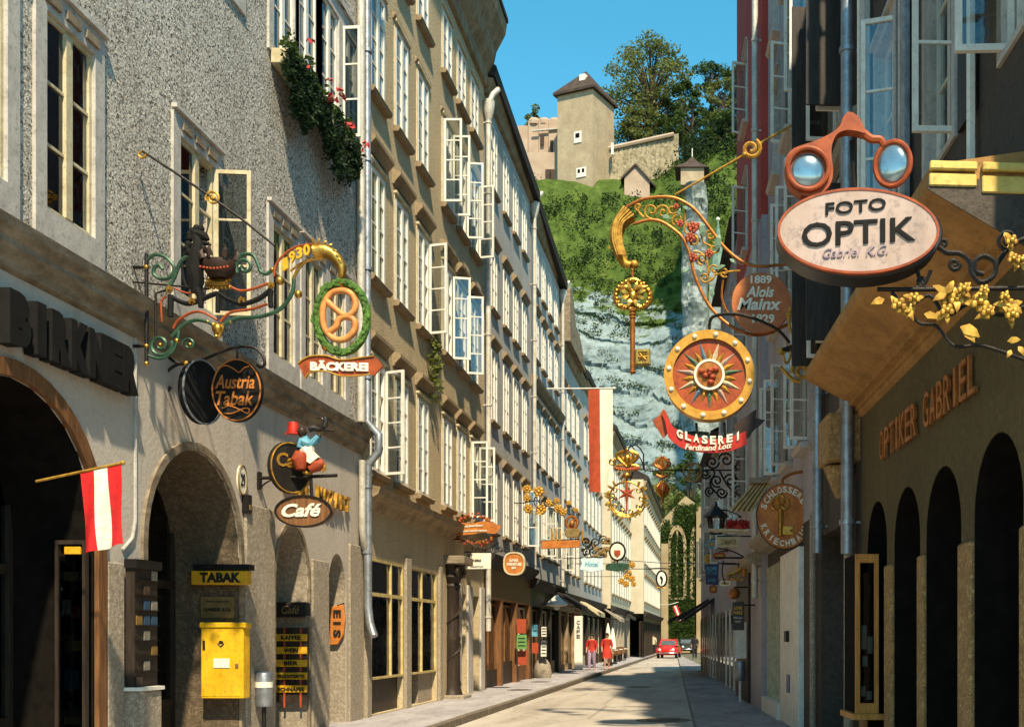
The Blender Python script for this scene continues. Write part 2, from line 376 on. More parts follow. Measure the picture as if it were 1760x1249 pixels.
def manhole(px, py, r, z, lab):
    d = F*EYE/(py-VY); c = P(px, py, d)
    t = thing('manhole_cover', lab, 'manhole', (c.x, d, z), 0, 'covers in the street')
    MB().ring(ellipse(0,0,r,r,28), ellipse(0,0,r*.84,r*.84,28), lambda a,b,q: Vector((a,b,q)), -.02, .006).build('frame', M_['kerb'], t)
    mm = MB().lathe([(r*.83,-.02),(r*.83,.004)], n=28)
    for k in range(-3, 4): mm.box(-r*.6, r*.6, k*r*.2-r*.04, k*r*.2+r*.04, .004, .009)
    mm.build('lid', M_['castiron'], t)
manhole(1140, 1237, .55, .002, 'large round iron manhole cover in the road near the seam')
manhole(1098, 1180, .42, .002, 'iron manhole cover in the middle of the road further up')
manhole(930, 1178, .34, .133, 'round iron cover set in the raised pavement')
manhole(893, 1193, .36, .133, 'iron cover in the raised pavement nearer the shop windows')

# ------------------------------------------------------------------ hill and cliff
def hill_mat():
    m, t, b, o = nodes('cliff_and_meadow'); v = coords(t)
    def math_(op, a, bb):
        n = t.nodes.new('ShaderNodeMath'); n.operation = op
        for i, q in ((0, a), (1, bb)):
            if isinstance(q, (int, float)): n.inputs[i].default_value = q
            else: t.links.new(q, n.inputs[i])
        return n.outputs[0]
    g = ramp(t, nz(t, v, .6, 9, .75), [(.3, (.022,.042,.008)), (.48, (.055,.088,.016)), (.6, (.085,.12,.024)), (.74, (.14,.155,.04))])
    rk = ramp(t, nz(t, coords(t, (.35,.35,1.6)), .5, 9, .66), [(.25, (.14,.18,.18)), (.42, (.195,.25,.255)), (.6, (.235,.295,.30)), (.8, (.28,.325,.32))])
    st = ramp(t, nz(t, coords(t, (1.4,1.4,.16)), .8, 8, .7), [(.5, (0,0,0)), (.64, (.6,)*3)]); rk = mix(t, st, rk, (.12,.135,.12))     # water stains
    vo = t.nodes.new('ShaderNodeTexVoronoi'); vo.feature = 'DISTANCE_TO_EDGE'; vo.inputs['Scale'].default_value = .42
    wob = t.nodes.new('ShaderNodeVectorMath'); wob.operation = 'ADD'; t.links.new(coords(t, (.7,.7,1.7)), wob.inputs[0]); t.links.new(nz(t, v, .5, 6), wob.inputs[1]); t.links.new(wob.outputs[0], vo.inputs['Vector'])
    ck = ramp(t, vo.outputs['Distance'], [(.0, (.5,)*3), (.03, (0,0,0))]); rk = mix(t, ck, rk, (.07,.085,.08))                       # joints
    sx = t.nodes.new('ShaderNodeSeparateXYZ'); c = t.nodes.new('ShaderNodeTexCoord'); t.links.new(c.outputs['Object'], sx.inputs[0])
    h = math_('ADD', sx.outputs['Z'], math_('MULTIPLY', sx.outputs['X'], .30))
    n1 = math_('MULTIPLY', math_('SUBTRACT', nz(t, coords(t, (.5,.5,1.2)), .35, 9, .72), .5), 22)
    hh = math_('ADD', h, n1)
    mk = t.nodes.new('ShaderNodeMapRange'); mk.inputs['From Min'].default_value = 38.2; mk.inputs['From Max'].default_value = 39.4; t.links.new(hh, mk.inputs['Value'])
    geo = t.nodes.new('ShaderNodeNewGeometry'); sn = t.nodes.new('ShaderNodeSeparateXYZ'); t.links.new(geo.outputs['Normal'], sn.inputs[0])
    up = math_('ADD', sn.outputs['Z'], math_('MULTIPLY', math_('SUBTRACT', nz(t, v, .9, 8, .75), .5), 1.5))
    led = t.nodes.new('ShaderNodeMapRange'); led.inputs['From Min'].default_value = .86; led.inputs['From Max'].default_value = .98; t.links.new(up, led.inputs['Value'])   # grass only holds on the flatter ledges
    mx = math_('MAXIMUM', mk.outputs[0], led.outputs[0])
    low = t.nodes.new('ShaderNodeMapRange'); low.inputs['From Min'].default_value = 20; low.inputs['From Max'].default_value = 18; t.links.new(math_('ADD', sx.outputs['Z'], math_('MULTIPLY', n1, .3)), low.inputs['Value'])
    mx = math_('MAXIMUM', mx, low.outputs[0])
    t.links.new(mix(t, mx, rk, g), b.inputs['Base Color']); b.inputs['Roughness'].default_value = .95; b.inputs['Specular IOR Level'].default_value = .1
    t.links.new(bumpn(t, nz(t, v, 1.5, 10, .78), .45, .15), b.inputs['Normal']); return m
LP_ = [(112,-2),(119,3),(125,12),(129,24),(133,36),(138,43.5),(142,50),(147,57.5),(151,63.6),(152,64.4),(160,65),(172,67),(200,72),(320,75)]
RP_ = [(112,-2),(119,4),(125,15),(129,29),(133,42),(138,53),(142,59),(147,65.5),(151,70),(153,72),(160,75),(172,79),(200,85),(320,88)]
def hill_pt(x, s, rough=True):
    q = min(max((x+9)/11, 0), 1); q = q*q*(3-2*q)
    i = min(int(s), len(LP_)-2); f = s-i
    a = [LP_[i][k]*(1-f) + LP_[i+1][k]*f for k in (0,1)]; b = [RP_[i][k]*(1-f) + RP_[i+1][k]*f for k in (0,1)]
    y, z = a[0]*(1-q)+b[0]*q, a[1]*(1-q)+b[1]*q
    if rough:
        n = noise.fractal(Vector((x*.11, z*.16, 3.1)), 1.0, 2.1, 5)
        if z < 46:
            f = min(1, max(0, (46-z)/5)); hh_ = z + .3*x + 2.2*n                                   # strata dip to the right
            k = hh_/3.1; fr = k - math.floor(k); ledge = (fr**4)*.55
            rg_ = noise.ridged_multi_fractal(Vector((x*.16, z*.1, 7.7)), 1.0, 2.2, 6, 1.0, 2.0)
            fine = noise.fractal(Vector((x*.7, z*.9, 1.3)), .9, 2.1, 4)
            y += f*(ledge + 1.5*n - .12*rg_); z += f*(.35*n + .08*fine)
        else:
            amp = .75 if z < 63 else .35; y += n*amp; z += .25*n*amp + .12*noise.noise(Vector((x*.9, z*.9, 0)))
    return (x, y, z)
xs = [-140 + i*3.5 for i in range(30)] + [-36 + i*.21 for i in range(215)] + [9.5 + i*3 for i in range(44)]
ss = [i*.16 for i in range(13)] + [2.0 + i*.03 for i in range(122)] + [5.68 + i*.1 for i in range(54)] + [11.2, 12, 13]
m = MB(); nv = [hill_pt(x, s) for s in ss for x in xs]; w_ = len(xs)
m.add(nv, [(j*w_+i, j*w_+i+1, (j+1)*w_+i+1, (j+1)*w_+i) for j in range(len(ss)-1) for i in range(w_-1)])
tag(m.build('cliff_hill', hill_mat()), None, None, kind='structure')

def leafquads(m, c, rx, ry, rz, n, size, rng=random):
    for _ in range(n):
        while True:
            a = Vector((rng.uniform(-1,1), rng.uniform(-1,1), rng.uniform(-1,1)))
            if a.length < 1: break
        a = a * (.55 + .45*rng.random()) / max(a.length, .3) * a.length**.4
        p = Vector(c) + Vector((a.x*rx, a.y*ry, a.z*rz))
        d1 = Vector((rng.uniform(-1,1), rng.uniform(-1,1), rng.uniform(-.7,.7))).normalized(); d2 = d1.orthogonal().normalized()
        d2 = (Matrix.Rotation(rng.uniform(0,6.28), 3, d1) @ d2); sz = size*rng.uniform(.6,1.35)
        m.add([p - d1*sz - d2*sz*.25, p + d2*sz*.55, p + d1*sz + d2*sz*.1, p - d2*sz*.5], [(0,1,2,3)])
rg = random.Random(3); m = MB()
for _ in range(1300):                                # scrub and tufts on the meadow and the cliff ledges
    x = rg.uniform(-32, 16); s = rg.choice((rg.uniform(5.2, 9.1), rg.uniform(5.4, 11), rg.uniform(4.2, 5.6))); p = hill_pt(x, s)
    if -24 < x < -8 and p[1] > 149: continue
    k = rg.choice((.35,.5,.5,.7,1.1)); leafquads(m, (p[0], p[1]-.2, p[2]+k*.4), k*1.2, k, k*.8, int(22*k)+8, .15, rg)
for lv in (15,18.5,22,25,28.5,31.5,34.5,37):              # plants rooted along the rock ledges
    for _ in range(60):
        x = rg.uniform(-30, 6); best = None
        if noise.noise(Vector((x*.22, lv, 0))) < -.05: continue
        for q in range(60):
            p = hill_pt(x, 1.8+q*.07)
            if best is None or abs(p[2]+.3*x-lv) < abs(best[2]+.3*x-lv): best = p
        k = rg.choice((.25,.35,.5,.7)); leafquads(m, (best[0], best[1]-.25, best[2]+rg.uniform(-.4,.4)), k*2.2, k*.6, k*.55, int(26*k)+8, .13, rg)
tag(m.build('meadow_scrub', M_['leaf_a']), 'low green scrub and tufts growing on the steep meadow under the tower', 'scrub', kind='stuff')
m = MB()
for _ in range(230):
    x = rg.uniform(-22, 14); s = rg.uniform(5.3, 10.5); p = hill_pt(x, s)
    if -24 < x < -8 and p[1] > 149: continue
    k = rg.choice((.6,.9,1.3)); leafquads(m, (p[0], p[1]-.3, p[2]+k*.5), k*1.3, k, k*.9, int(34*k)+8, .19, rg)
for _ in range(150):
    x = rg.uniform(-4, 16); p = hill_pt(x, rg.uniform(6.5, 11)); k = rg.uniform(.9, 1.9)
    leafquads(m, (p[0], p[1]-.3, p[2]+k*.5), k*1.3, k, k*.9, int(40*k)+8, .22, rg)
tag(m.build('hillside_bushes', M_['leaf_d']), 'dark bushes massed on the green hillside beside the rampart', 'bushes', kind='stuff')

def tree(name, label, base, h, rx, rz, trunk_h, clumps, per, leaf, mt, seed, group=None, up=.62, ry=None):
    rg = random.Random(seed); t = thing(name, label, 'tree', base, 0, group)
    tr = MB(); top = Vector((0,0,h*.8)); cr_ = MB()
    tr.tube([(0,0,-1), (rx*.02,0,trunk_h*.6), (-rx*.03,0,trunk_h), (rx*.03,0,h*.6), top], [rx*.075, rx*.06, rx*.05, rx*.03, rx*.01], 7)
    cz = h*up
    for i in range(clumps):
        a = rg.uniform(0, 6.283); e = rg.uniform(-1, 1); rr = rg.random()**.45
        prof = math.sqrt(max(0, 1-e*e)) * (1.12 if e < 0 else .92)
        c = Vector((math.cos(a)*rr*prof*rx, math.sin(a)*rr*prof*(ry or rx), cz + e*rz)); k = rg.uniform(.16, .30)*rx
        st = Vector((0,0, trunk_h + (c.z-trunk_h)*.45 if c.z > trunk_h else trunk_h*.8))
        tr.tube([st, (st+c)/2 + Vector((0,0,.05*h)), c], [rx*.022, rx*.014, rx*.004], 4)
        leafquads(cr_, c, k*1.15, k*1.1, k*.8, per, leaf, rg)
    tr.build('trunk', M_['bark'], t); cr_.build('crown', mt, t); return t
tree('tall_tree', 'tall spreading tree against the sky beside the stone tower', (-9.6,172,75), 18.6, 7.4, 8.4, 4, 120, 74, .25, M_['leaf_b'], 11, up=.56)
tree('round_tree', 'dense rounded tree with orange tinge behind the rampart wall', (-4.6,169,76), 9.5, 3.6, 4.2, 2, 40, 90, .24, M_['leaf_a'], 12, 'trees along the rampart')
tree('round_tree', 'feathery tree on the ridge above the small turret', (-.3,171,80), 10, 3.9, 4.0, 2, 34, 70, .24, M_['leaf_a'], 13, 'trees along the rampart')
tree('round_tree', 'green tree on the ridge next to the red house front', (4.4,170,80), 8.4, 3.6, 3.9, 2, 36, 75, .24, M_['leaf_a'], 14, 'trees along the rampart')
tree('round_tree', 'leafy tree behind the foot of the tower and rampart', (-11.6,164,68), 10.5, 3.6, 5.2, 2, 50, 90, .23, M_['leaf_b'], 15, 'trees along the rampart')
tree('slender_tree', 'slim pale tree left of the pink castle wall', (-28.3,176,70), 15.5, 2.6, 6.2, 5, 30, 60, .22, M_['leaf_b'], 16)
tree('round_tree', 'small bushy tree behind the pink castle wall', (-24.6,172,71), 8.0, 3.4, 3.0, 1.5, 32, 80, .22, M_['leaf_a'], 17, 'trees along the rampart')
tree('valley_tree', 'light green tree in front of the cliff above the church', (-5.4,117,4), 17.5, 2.6, 5.4, 6, 46, 60, .19, M_['leaf_b'], 18)
tree('valley_tree', 'yellowish tree beside the church gable under the gilded signs', (-2.4,119,5), 18, 2.6, 5.8, 6, 44, 55, .19, M_['leaf_a'], 19)

for k, (x, y, z, h, rx, lab) in enumerate(((-3.0,163,73,7.5,3.6,'bushy tree just above the rampart end'), (1.5,163,75,8.5,3.8,'bushy tree on the slope above the turret roof'), (5.2,160,74,8.5,3.8,'bushy tree low on the slope by the red house'), (-7.2,175,76,11,4.4,'broad tree to the right of the tall tree'), (1.8,150,66,6.5,3.0,'low round tree on the slope right of the turret'))):
    tree('round_tree', lab, (x,y,z), h, rx, h*.5, 1.5, 46, 62, .22, M_[('leaf_a','leaf_b')[k % 2]], 30+k, 'trees along the rampart', up=.5)
# ------------------------------------------------------------------ fortifications on the hill
M_['towerstone'] = plaster('tower_plaster', (.44,.345,.225), (.31,.235,.15), 3.0, .5, .25, (.22,.17,.11), .55, (.24,.18,.12))
M_['pinkwall'] = plaster('pink_castle_plaster', (.46,.34,.25), (.33,.24,.17), 3.0, .4, .1, (.3,.22,.16), .4, (.35,.26,.2))
M_['ruinwall'] = plaster('rampart_stone', (.40,.33,.22), (.22,.18,.11), 2.2, .9, .6, (.10,.09,.05), .6, (.16,.14,.07))
M_['slateroof'] = mat('brown_shingle_roof', (.085,.055,.04), (.045,.03,.024), .8, scale=1.2, bump=.6, bscale=7, bdist=.1)
M_['paleroc'] = plaster('pale_rock_wall', (.27,.30,.29), (.17,.19,.18), 1.1, 1.0, .6, (.09,.11,.08), .5, (.10,.13,.07), False)
def quadwalls(m, pts, z0, z1):
    n = len(pts)
    for i in range(n):
        a, b = pts[i], pts[(i+1) % n]; m.quad((*a,z0), (*b,z0), (*b,z1), (*a,z1))
    m.add([(*p,z1) for p in pts], [tuple(range(n))]); return m
A, B, C = (-21.4,152.4), (-16.3,150.2), (-13.9,155.6); D = (A[0]+C[0]-B[0], A[1]+C[1]-B[1])
t = thing('castle_tower', 'square beige stone tower with brown pyramid roof on the hilltop', 'tower', (-17.6,153,63.5))
quadwalls(MB(), [A,B,C,D], 61, 76.4).build('wall', M_['towerstone'], t, world=True)
cx, cy = (A[0]+C[0])/2, (A[1]+C[1])/2
ov = [((p[0]-cx)*1.16+cx, (p[1]-cy)*1.16+cy) for p in (A,B,C,D)]
m = MB(); m.add([(*p,76.0) for p in ov] + [(*p,76.35) for p in ov] + [(cx,cy,80.3)], [(3,2,1,0),(0,1,5,4),(1,2,6,5),(2,3,7,6),(3,0,4,7),(4,5,8),(5,6,8),(6,7,8),(7,4,8)])
rf = m.build('roof', M_['slateroof'], t, world=True)
m = MB(); dm = Vector(((A[0]+B[0])/2, (A[1]+B[1])/2, 0)); nrm = Vector((B[1]-A[1], A[0]-B[0], 0)).normalized(); al = Vector((B[0]-A[0], B[1]-A[1], 0)).normalized()
rot = Matrix((al, -nrm, Vector((0,0,1)))).transposed()
m.obox(Vector((cx,cy,78.25)) + nrm*1.35 + al*.5, .9, 1.2, 1.3, rot); m.build('dormer', M_['white'], rf, world=True)
for u, z, w, h in ((.58,69.8,.85,1.25), (.62,64.9,.5,1.0), (.74,64.9,.5,1.0)):
    p = Vector((A[0]+(B[0]-A[0])*u, A[1]+(B[1]-A[1])*u, z)) + nrm*.04
    f = MB().obox(p, w+.3, .14, h+.3, rot).build('window', M_['white'], t, world=True)
    MB().obox(p + nrm*.06 + Vector((0,0,.2)), w*.75, .06, h*.5, rot).build('pane', M_['interior'], f, world=True)
m = MB(); m.obox(Vector((C[0]+.02,153.2,69)), .3, .8, 1.6); m.build('window', M_['white'], t, world=True)

t = thing('castle_wall', 'pink ruined castle wall with stepped top left of the stone tower', 'castle wall', (-25,157,63))
m = MB()
for px0, px1, py, d in ((850,908,216,157.5), (908,926,208,157.2), (926,943,206,157.0), (943,964,207,156.8)):
    a, b = P(px0,py,d), P(px1,py,d); m.box(a.x, b.x-.03, d, d+2.0, 62, a.z)
for px in (917, 934, 952):
    p = P(px,209,156.9); m.lathe([(.95,-.4),(.95,.1),(.7,.5),(.1,.75)], p + Vector((0,.9,.2)), 10)
m.build('wall', M_['pinkwall'], t, world=True)
m = MB(); a, b = P(905,262,154.5), P(962,262,154.5); m.box(a.x, b.x, 154.5, 157, 62, a.z); m.build('lower_wall', M_['pinkwall'], t, world=True)
for px, py, w, h in ((942,300,.7,1.4), (949,300,.6,1.4), (932,240,.5,1.6), (948,255,.35,2.2)):
    d = 154.4 if py > 262 else 156.7; p = P(px,py,d); MB().box(p.x-w/2, p.x+w/2, d-.08, d+.1, p.z-h/2, p.z+h/2).build('window', M_['slateroof'], t, world=True)
m = MB(); a, b = P(915,225,156.6), P(962,221,156.6); m.tube([a, b], .16, 5); m.build('drain_ledge', M_['greyframe'], t, world=True)

t = thing('rampart_wall', 'crumbling stone rampart climbing from the tower to the trees', 'rampart', (-10,155,64))
m = MB(); prv = None
for i in range(15):
    px = 1046 + i*8; top = 256 - i*1.75 + random.uniform(-1.5,1.5); d = 154.5 + i*.12
    p, q = P(px,top,d), P(px+8.2,top-1.75,d); m.add([(p.x,d,60),(q.x,d,60),(q.x,d,q.z),(p.x,d,p.z),(p.x,d+1.1,60),(q.x,d+1.1,60),(q.x,d+1.1,q.z),(p.x,d+1.1,p.z)],
        [(0,1,2,3),(3,2,6,7),(5,4,7,6),(1,5,6,2),(4,0,3,7)])
m.build('wall', M_['ruinwall'], t, world=True)
m = MB(); a, b = P(1044,256,154.3), P(1158,231,155.8); m.tube([a, b], .3, 6); m.build('coping', M_['pinkwall'], t, world=True)
t = thing('gabled_hut', 'small pale gabled hut at the foot of the rampart', 'hut', (-9.9,149,62.5))
a, b, ap = P(1073,308,149.2), P(1124,310,149.2), P(1092,281,149.2)
m = MB().prism([(a.x,60.5),(b.x-.6,60.5),(b.x-.6,a.z+.1),(ap.x,ap.z-.25),(a.x,a.z+.6)], lambda x,z,q: Vector((x,q,z)), 149.3, 152); m.build('wall', M_['pinkwall'], t, world=True)
m = MB()
for e in ((a.x-.5,a.z+.1), (b.x+.2,b.z-.7)):
    m.prism([(ap.x,ap.z), e, (e[0],e[1]-.28), (ap.x,ap.z-.3)], lambda x,z,q: Vector((x,q,z)), 149.0, 152.2)
m.build('roof', M_['slateroof'], t, world=True)

t = thing('cliff_turret', 'slender pale wall pier on the cliff topped by a dark roofed turret', 'turret', (-2,139,26))
m = MB(); rows, cols = 70, 22; vs = []
for i in range(rows+1):
    py = 745 - i*(745-318)/rows; z = P(0,py,128).z
    l = 1172 + 5*noise.noise(Vector((0,z*.35,1))) + (5 if i > rows*.85 else 0); r = 1219 - 5*(i/rows) + 6*noise.noise(Vector((3,z*.3,2)))
    a, b = P(l,py,128), P(r,py,128)
    for k in range(cols+1):
        u = k/cols; x = a.x+(b.x-a.x)*u; n = noise.fractal(Vector((x*.8,z*.7,5)), .9, 2.1, 5)
        vs.append((x, 128 - 1.1*math.sin(u*math.pi)**.5 + .55*n + .35*math.sin(z*1.7+n*2), z))
    vs += [(b.x,141,z), (a.x,141,z)]
w2 = cols+3
m.add(vs, [(i*w2+k, i*w2+(k+1) % w2, (i+1)*w2+(k+1) % w2, (i+1)*w2+k) for i in range(rows) for k in range(w2)] + [tuple(rows*w2+k for k in range(w2))])
m.build('wall', M_['paleroc'], t, world=True)
a, b = P(1166,318,129), P(1210,292,129)
m = MB().box(a.x+.3, b.x, 128.2, 131.6, a.z-.3, b.z+.1); m.build('lantern_room', M_['towerstone'], t, world=True)
c_ = Vector(((a.x+b.x)/2+.1, 129.9, b.z)); e = 2.0
m = MB().add([c_+Vector((-e,-e,-.1)), c_+Vector((e,-e,-.1)), c_+Vector((e,e,-.1)), c_+Vector((-e,e,-.1)), c_+Vector((-.7,-.7,1.0)), c_+Vector((.7,-.7,1.0)), c_+Vector((.7,.7,1.0)), c_+Vector((-.7,.7,1.0)), c_+Vector((0,0,1.95))],
             [(3,2,1,0),(0,1,5,4),(1,2,6,5),(2,3,7,6),(3,0,4,7),(4,5,8),(5,6,8),(6,7,8),(7,4,8)]); m.build('roof', M_['slateroof'], t, world=True)
MB().tube([c_+Vector((0,0,1.9)), c_+Vector((0,0,2.9))], .06, 5).build('finial', M_['white'], t, world=True)

# church with ivy closing the street, and its thin spire
M_['church'] = plaster('church_sandstone', (.36,.27,.15), (.25,.18,.095), 5, .5, .2, (.25,.2,.12), .4, (.3,.22,.12))
CY = 111.0
t = thing('church', 'ivy covered sandstone church with pointed windows closing the street', 'church', (-3,CY,0))
a, b = P(1128,880,CY), P(1232,880,CY)
gp = [(a.x,0),(b.x,0),(b.x,P(0,905,CY).z),(P(1205,0,CY).x,P(0,872,CY).z),(P(1178,0,CY).x,P(0,852,CY).z),(P(1158,0,CY).x,P(0,872,CY).z),(a.x,P(0,905,CY).z)]
MB().prism(gp, lambda x,z,q: Vector((x,q,z)), CY, CY+14).build('wall', M_['church'], t, world=True)
def pointed(x0, x1, z0, zs, zt, n=6):
    xc = (x0+x1)/2; L = [(x0,z0)]; 
    for i in range(n+1): f = i/n; L.append((x0+(xc-x0)*(1-math.cos(f*math.pi/2)), zs+(zt-zs)*math.sin(f*math.pi/2)))
    Rr = [(2*xc-x, z) for x, z in L]
    return L + Rr[::-1][1:]
for px0, px1, py0, pys, pyt in ((1148,1180,1030,940,902), (1186,1202,1030,945,905)):
    q = [P(px0,0,CY).x, P(px1,0,CY).x, P(0,py0,CY).z, P(0,pys,CY).z, P(0,pyt,CY).z]
    po = pointed(*q); pi = pointed(q[0]+.3, q[1]-.3, q[2]+.2, q[3]-.05, q[4]-.5)
    f = MB().ring(po, pi, lambda x,z,w: Vector((x,w,z)), CY-.35, CY+.02).build('window_frame', M_['church'], t, world=True)
    MB().prism(pi, lambda x,z,w: Vector((x,w,z)), CY-.1, CY-.03).build('pane', M_['interior'], f, world=True)
    xm = (q[0]+q[1])/2; MB().box(xm-.09, xm+.09, CY-.3, CY-.02, q[2], q[4]-.6).build('mullion', M_['church'], f, world=True)
for px in (1203, 1143):
    p = P(px,0,CY).x; MB().box(p-.35, p+.35, CY-.8, CY+.02, 0, P(0,880 if px > 1180 else 935,CY).z).build('buttress', M_['church'], t, world=True)
m = MB()
for x0, x1, y0, y1 in ((1148,1171,918,1092), (1174,1202,884,1092), (1136,1204,1020,1096), (1204,1222,880,1000), (1138,1152,895,1010), (1160,1200,868,905)):
    for _ in range(int((x1-x0)*(y1-y0)/8)):
        p = P(random.uniform(x0,x1), random.uniform(y0,y1), CY-.25); leafquads(m, p, .34, .16, .34, 8, .15)
m.build('ivy', M_['leaf_a'], t, world=True)
M_['copperroof'] = mat('green_copper', (.17,.27,.20), (.10,.17,.13), .7, scale=2)
t = thing('church_spire', 'thin pale green spire with a ball behind the key bracket', 'spire', (.6,116,0))
c_ = P(1234,470,116); m = MB().box(c_.x-.9, c_.x+.9, 115.4, 117.2, 0, c_.z); m.build('shaft', M_['paleroc'], t, world=True)
m = MB().lathe([(1.05,0),(.95,.5),(.55,2.2),(.22,4.6),(.06,5.6)], c_+Vector((0,.3,0)), 8); m.build('spire_roof', M_['copperroof'], t, world=True)
MB().ell(c_+Vector((0,.3,5.8)), .22, .22, .22, 8, 5).build('ball', M_['white'], t, world=True)
# ================================================================== BUILDING HELPERS (local frame: x right along the front, y into the wall, z up)
def arcpts(o, n=14):
    xc, r = (o['x0']+o['x1'])/2, (o['x1']-o['x0'])/2; rise = o.get('rise', r); zs = o['z1']-rise
    return [(xc - r*math.cos(math.pi*i/n), zs + rise*math.sin(math.pi*i/n)) for i in range(n+1)]
def facade(m, x0, x1, z0, z1, ops, y=0.0):
    xs = sorted({x0, x1, *[o['x0'] for o in ops], *[o['x1'] for o in ops]}); zs = sorted({z0, z1, *[o['z0'] for o in ops], *[o['z1'] for o in ops]})
    xs = [x for x in xs if x0 <= x <= x1]; zs = [z for z in zs if z0 <= z <= z1]
    for a, b in zip(xs, xs[1:]):
        for c, d in zip(zs, zs[1:]):
            mx, mz = (a+b)/2, (c+d)/2
            if any(o['x0'] < mx < o['x1'] and o['z0'] < mz < o['z1'] for o in ops): continue
            m.quad((a,y,c), (b,y,c), (b,y,d), (a,y,d))
    for o in ops:
        r = y + o.get('rev', .16); a, b, c, d = o['x0'], o['x1'], o['z0'], o['z1']
        m.quad((a,y,c), (b,y,c), (b,r,c), (a,r,c))
        if o.get('arch'):
            pts = arcpts(o)
            for p, q in zip(pts, pts[1:]):
                m.quad((p[0],y,p[1]), (q[0],y,q[1]), (q[0],y,d), (p[0],y,d)); m.quad((p[0],y,p[1]), (p[0],r,p[1]), (q[0],r,q[1]), (q[0],y,q[1]))
            for x in (a, b): m.quad((x,y,c), (x,r,c), (x,r,pts[0][1]), (x,y,pts[0][1]))
        else:
            for x in (a, b): m.quad((x,y,c), (x,r,c), (x,r,d), (x,y,d))
            m.quad((a,y,d), (b,y,d), (b,r,d), (a,r,d))
    return m
def shell(m, x0, x1, z0, z1, depth=7.0):
    LIN.append((x0, x1, z0, z1))
    m.quad((x0,0,z0), (x0,depth,z0), (x0,depth,z1), (x0,0,z1)); m.quad((x1,0,z0), (x1,depth,z0), (x1,depth,z1), (x1,0,z1))
    m.quad((x0,depth,z0), (x1,depth,z0), (x1,depth,z1), (x0,depth,z1)); m.quad((x0,0,z1), (x1,0,z1), (x1,depth,z1), (x0,depth,z1)); return m
def band(prof, x0, x1, m=None):                     # a moulding: profile of (y, z) run along x
    m = m or MB(); return m.prism(prof, lambda a, b, q: Vector((q, a, b)), x0, x1)
_wm = {}
def shared(key, maker):
    if key not in _wm: _wm[key] = maker()
    return _wm[key]
def mesh_of(m, name, mt, smooth=False):
    o = m.build(name, mt, smooth=smooth); me = o.data; bpy.data.objects.remove(o); return me
def grille(w, h, cols, rows, bar, mun, mid, t):
    m = MB(); m.box(-w/2, -w/2+bar, -t/2, t/2, 0, h); m.box(w/2-bar, w/2, -t/2, t/2, 0, h)
    m.box(-w/2+bar, w/2-bar, -t/2, t/2, 0, bar); m.box(-w/2+bar, w/2-bar, -t/2, t/2, h-bar, h)
    cw = (w-2*bar)/cols
    for i in range(1, cols): x = -w/2+bar+cw*i; m.box(x-mid/2, x+mid/2, -t/2-.012, t/2, bar, h-bar)
    for j in range(1, rows):
        z = bar + (h-2*bar)*j/rows
        for i in range(cols): m.box(-w/2+bar+cw*i+.001, -w/2+bar+cw*(i+1)-.001, -t/2+.01, t/2-.01, z-mun/2, z+mun/2)
    return m
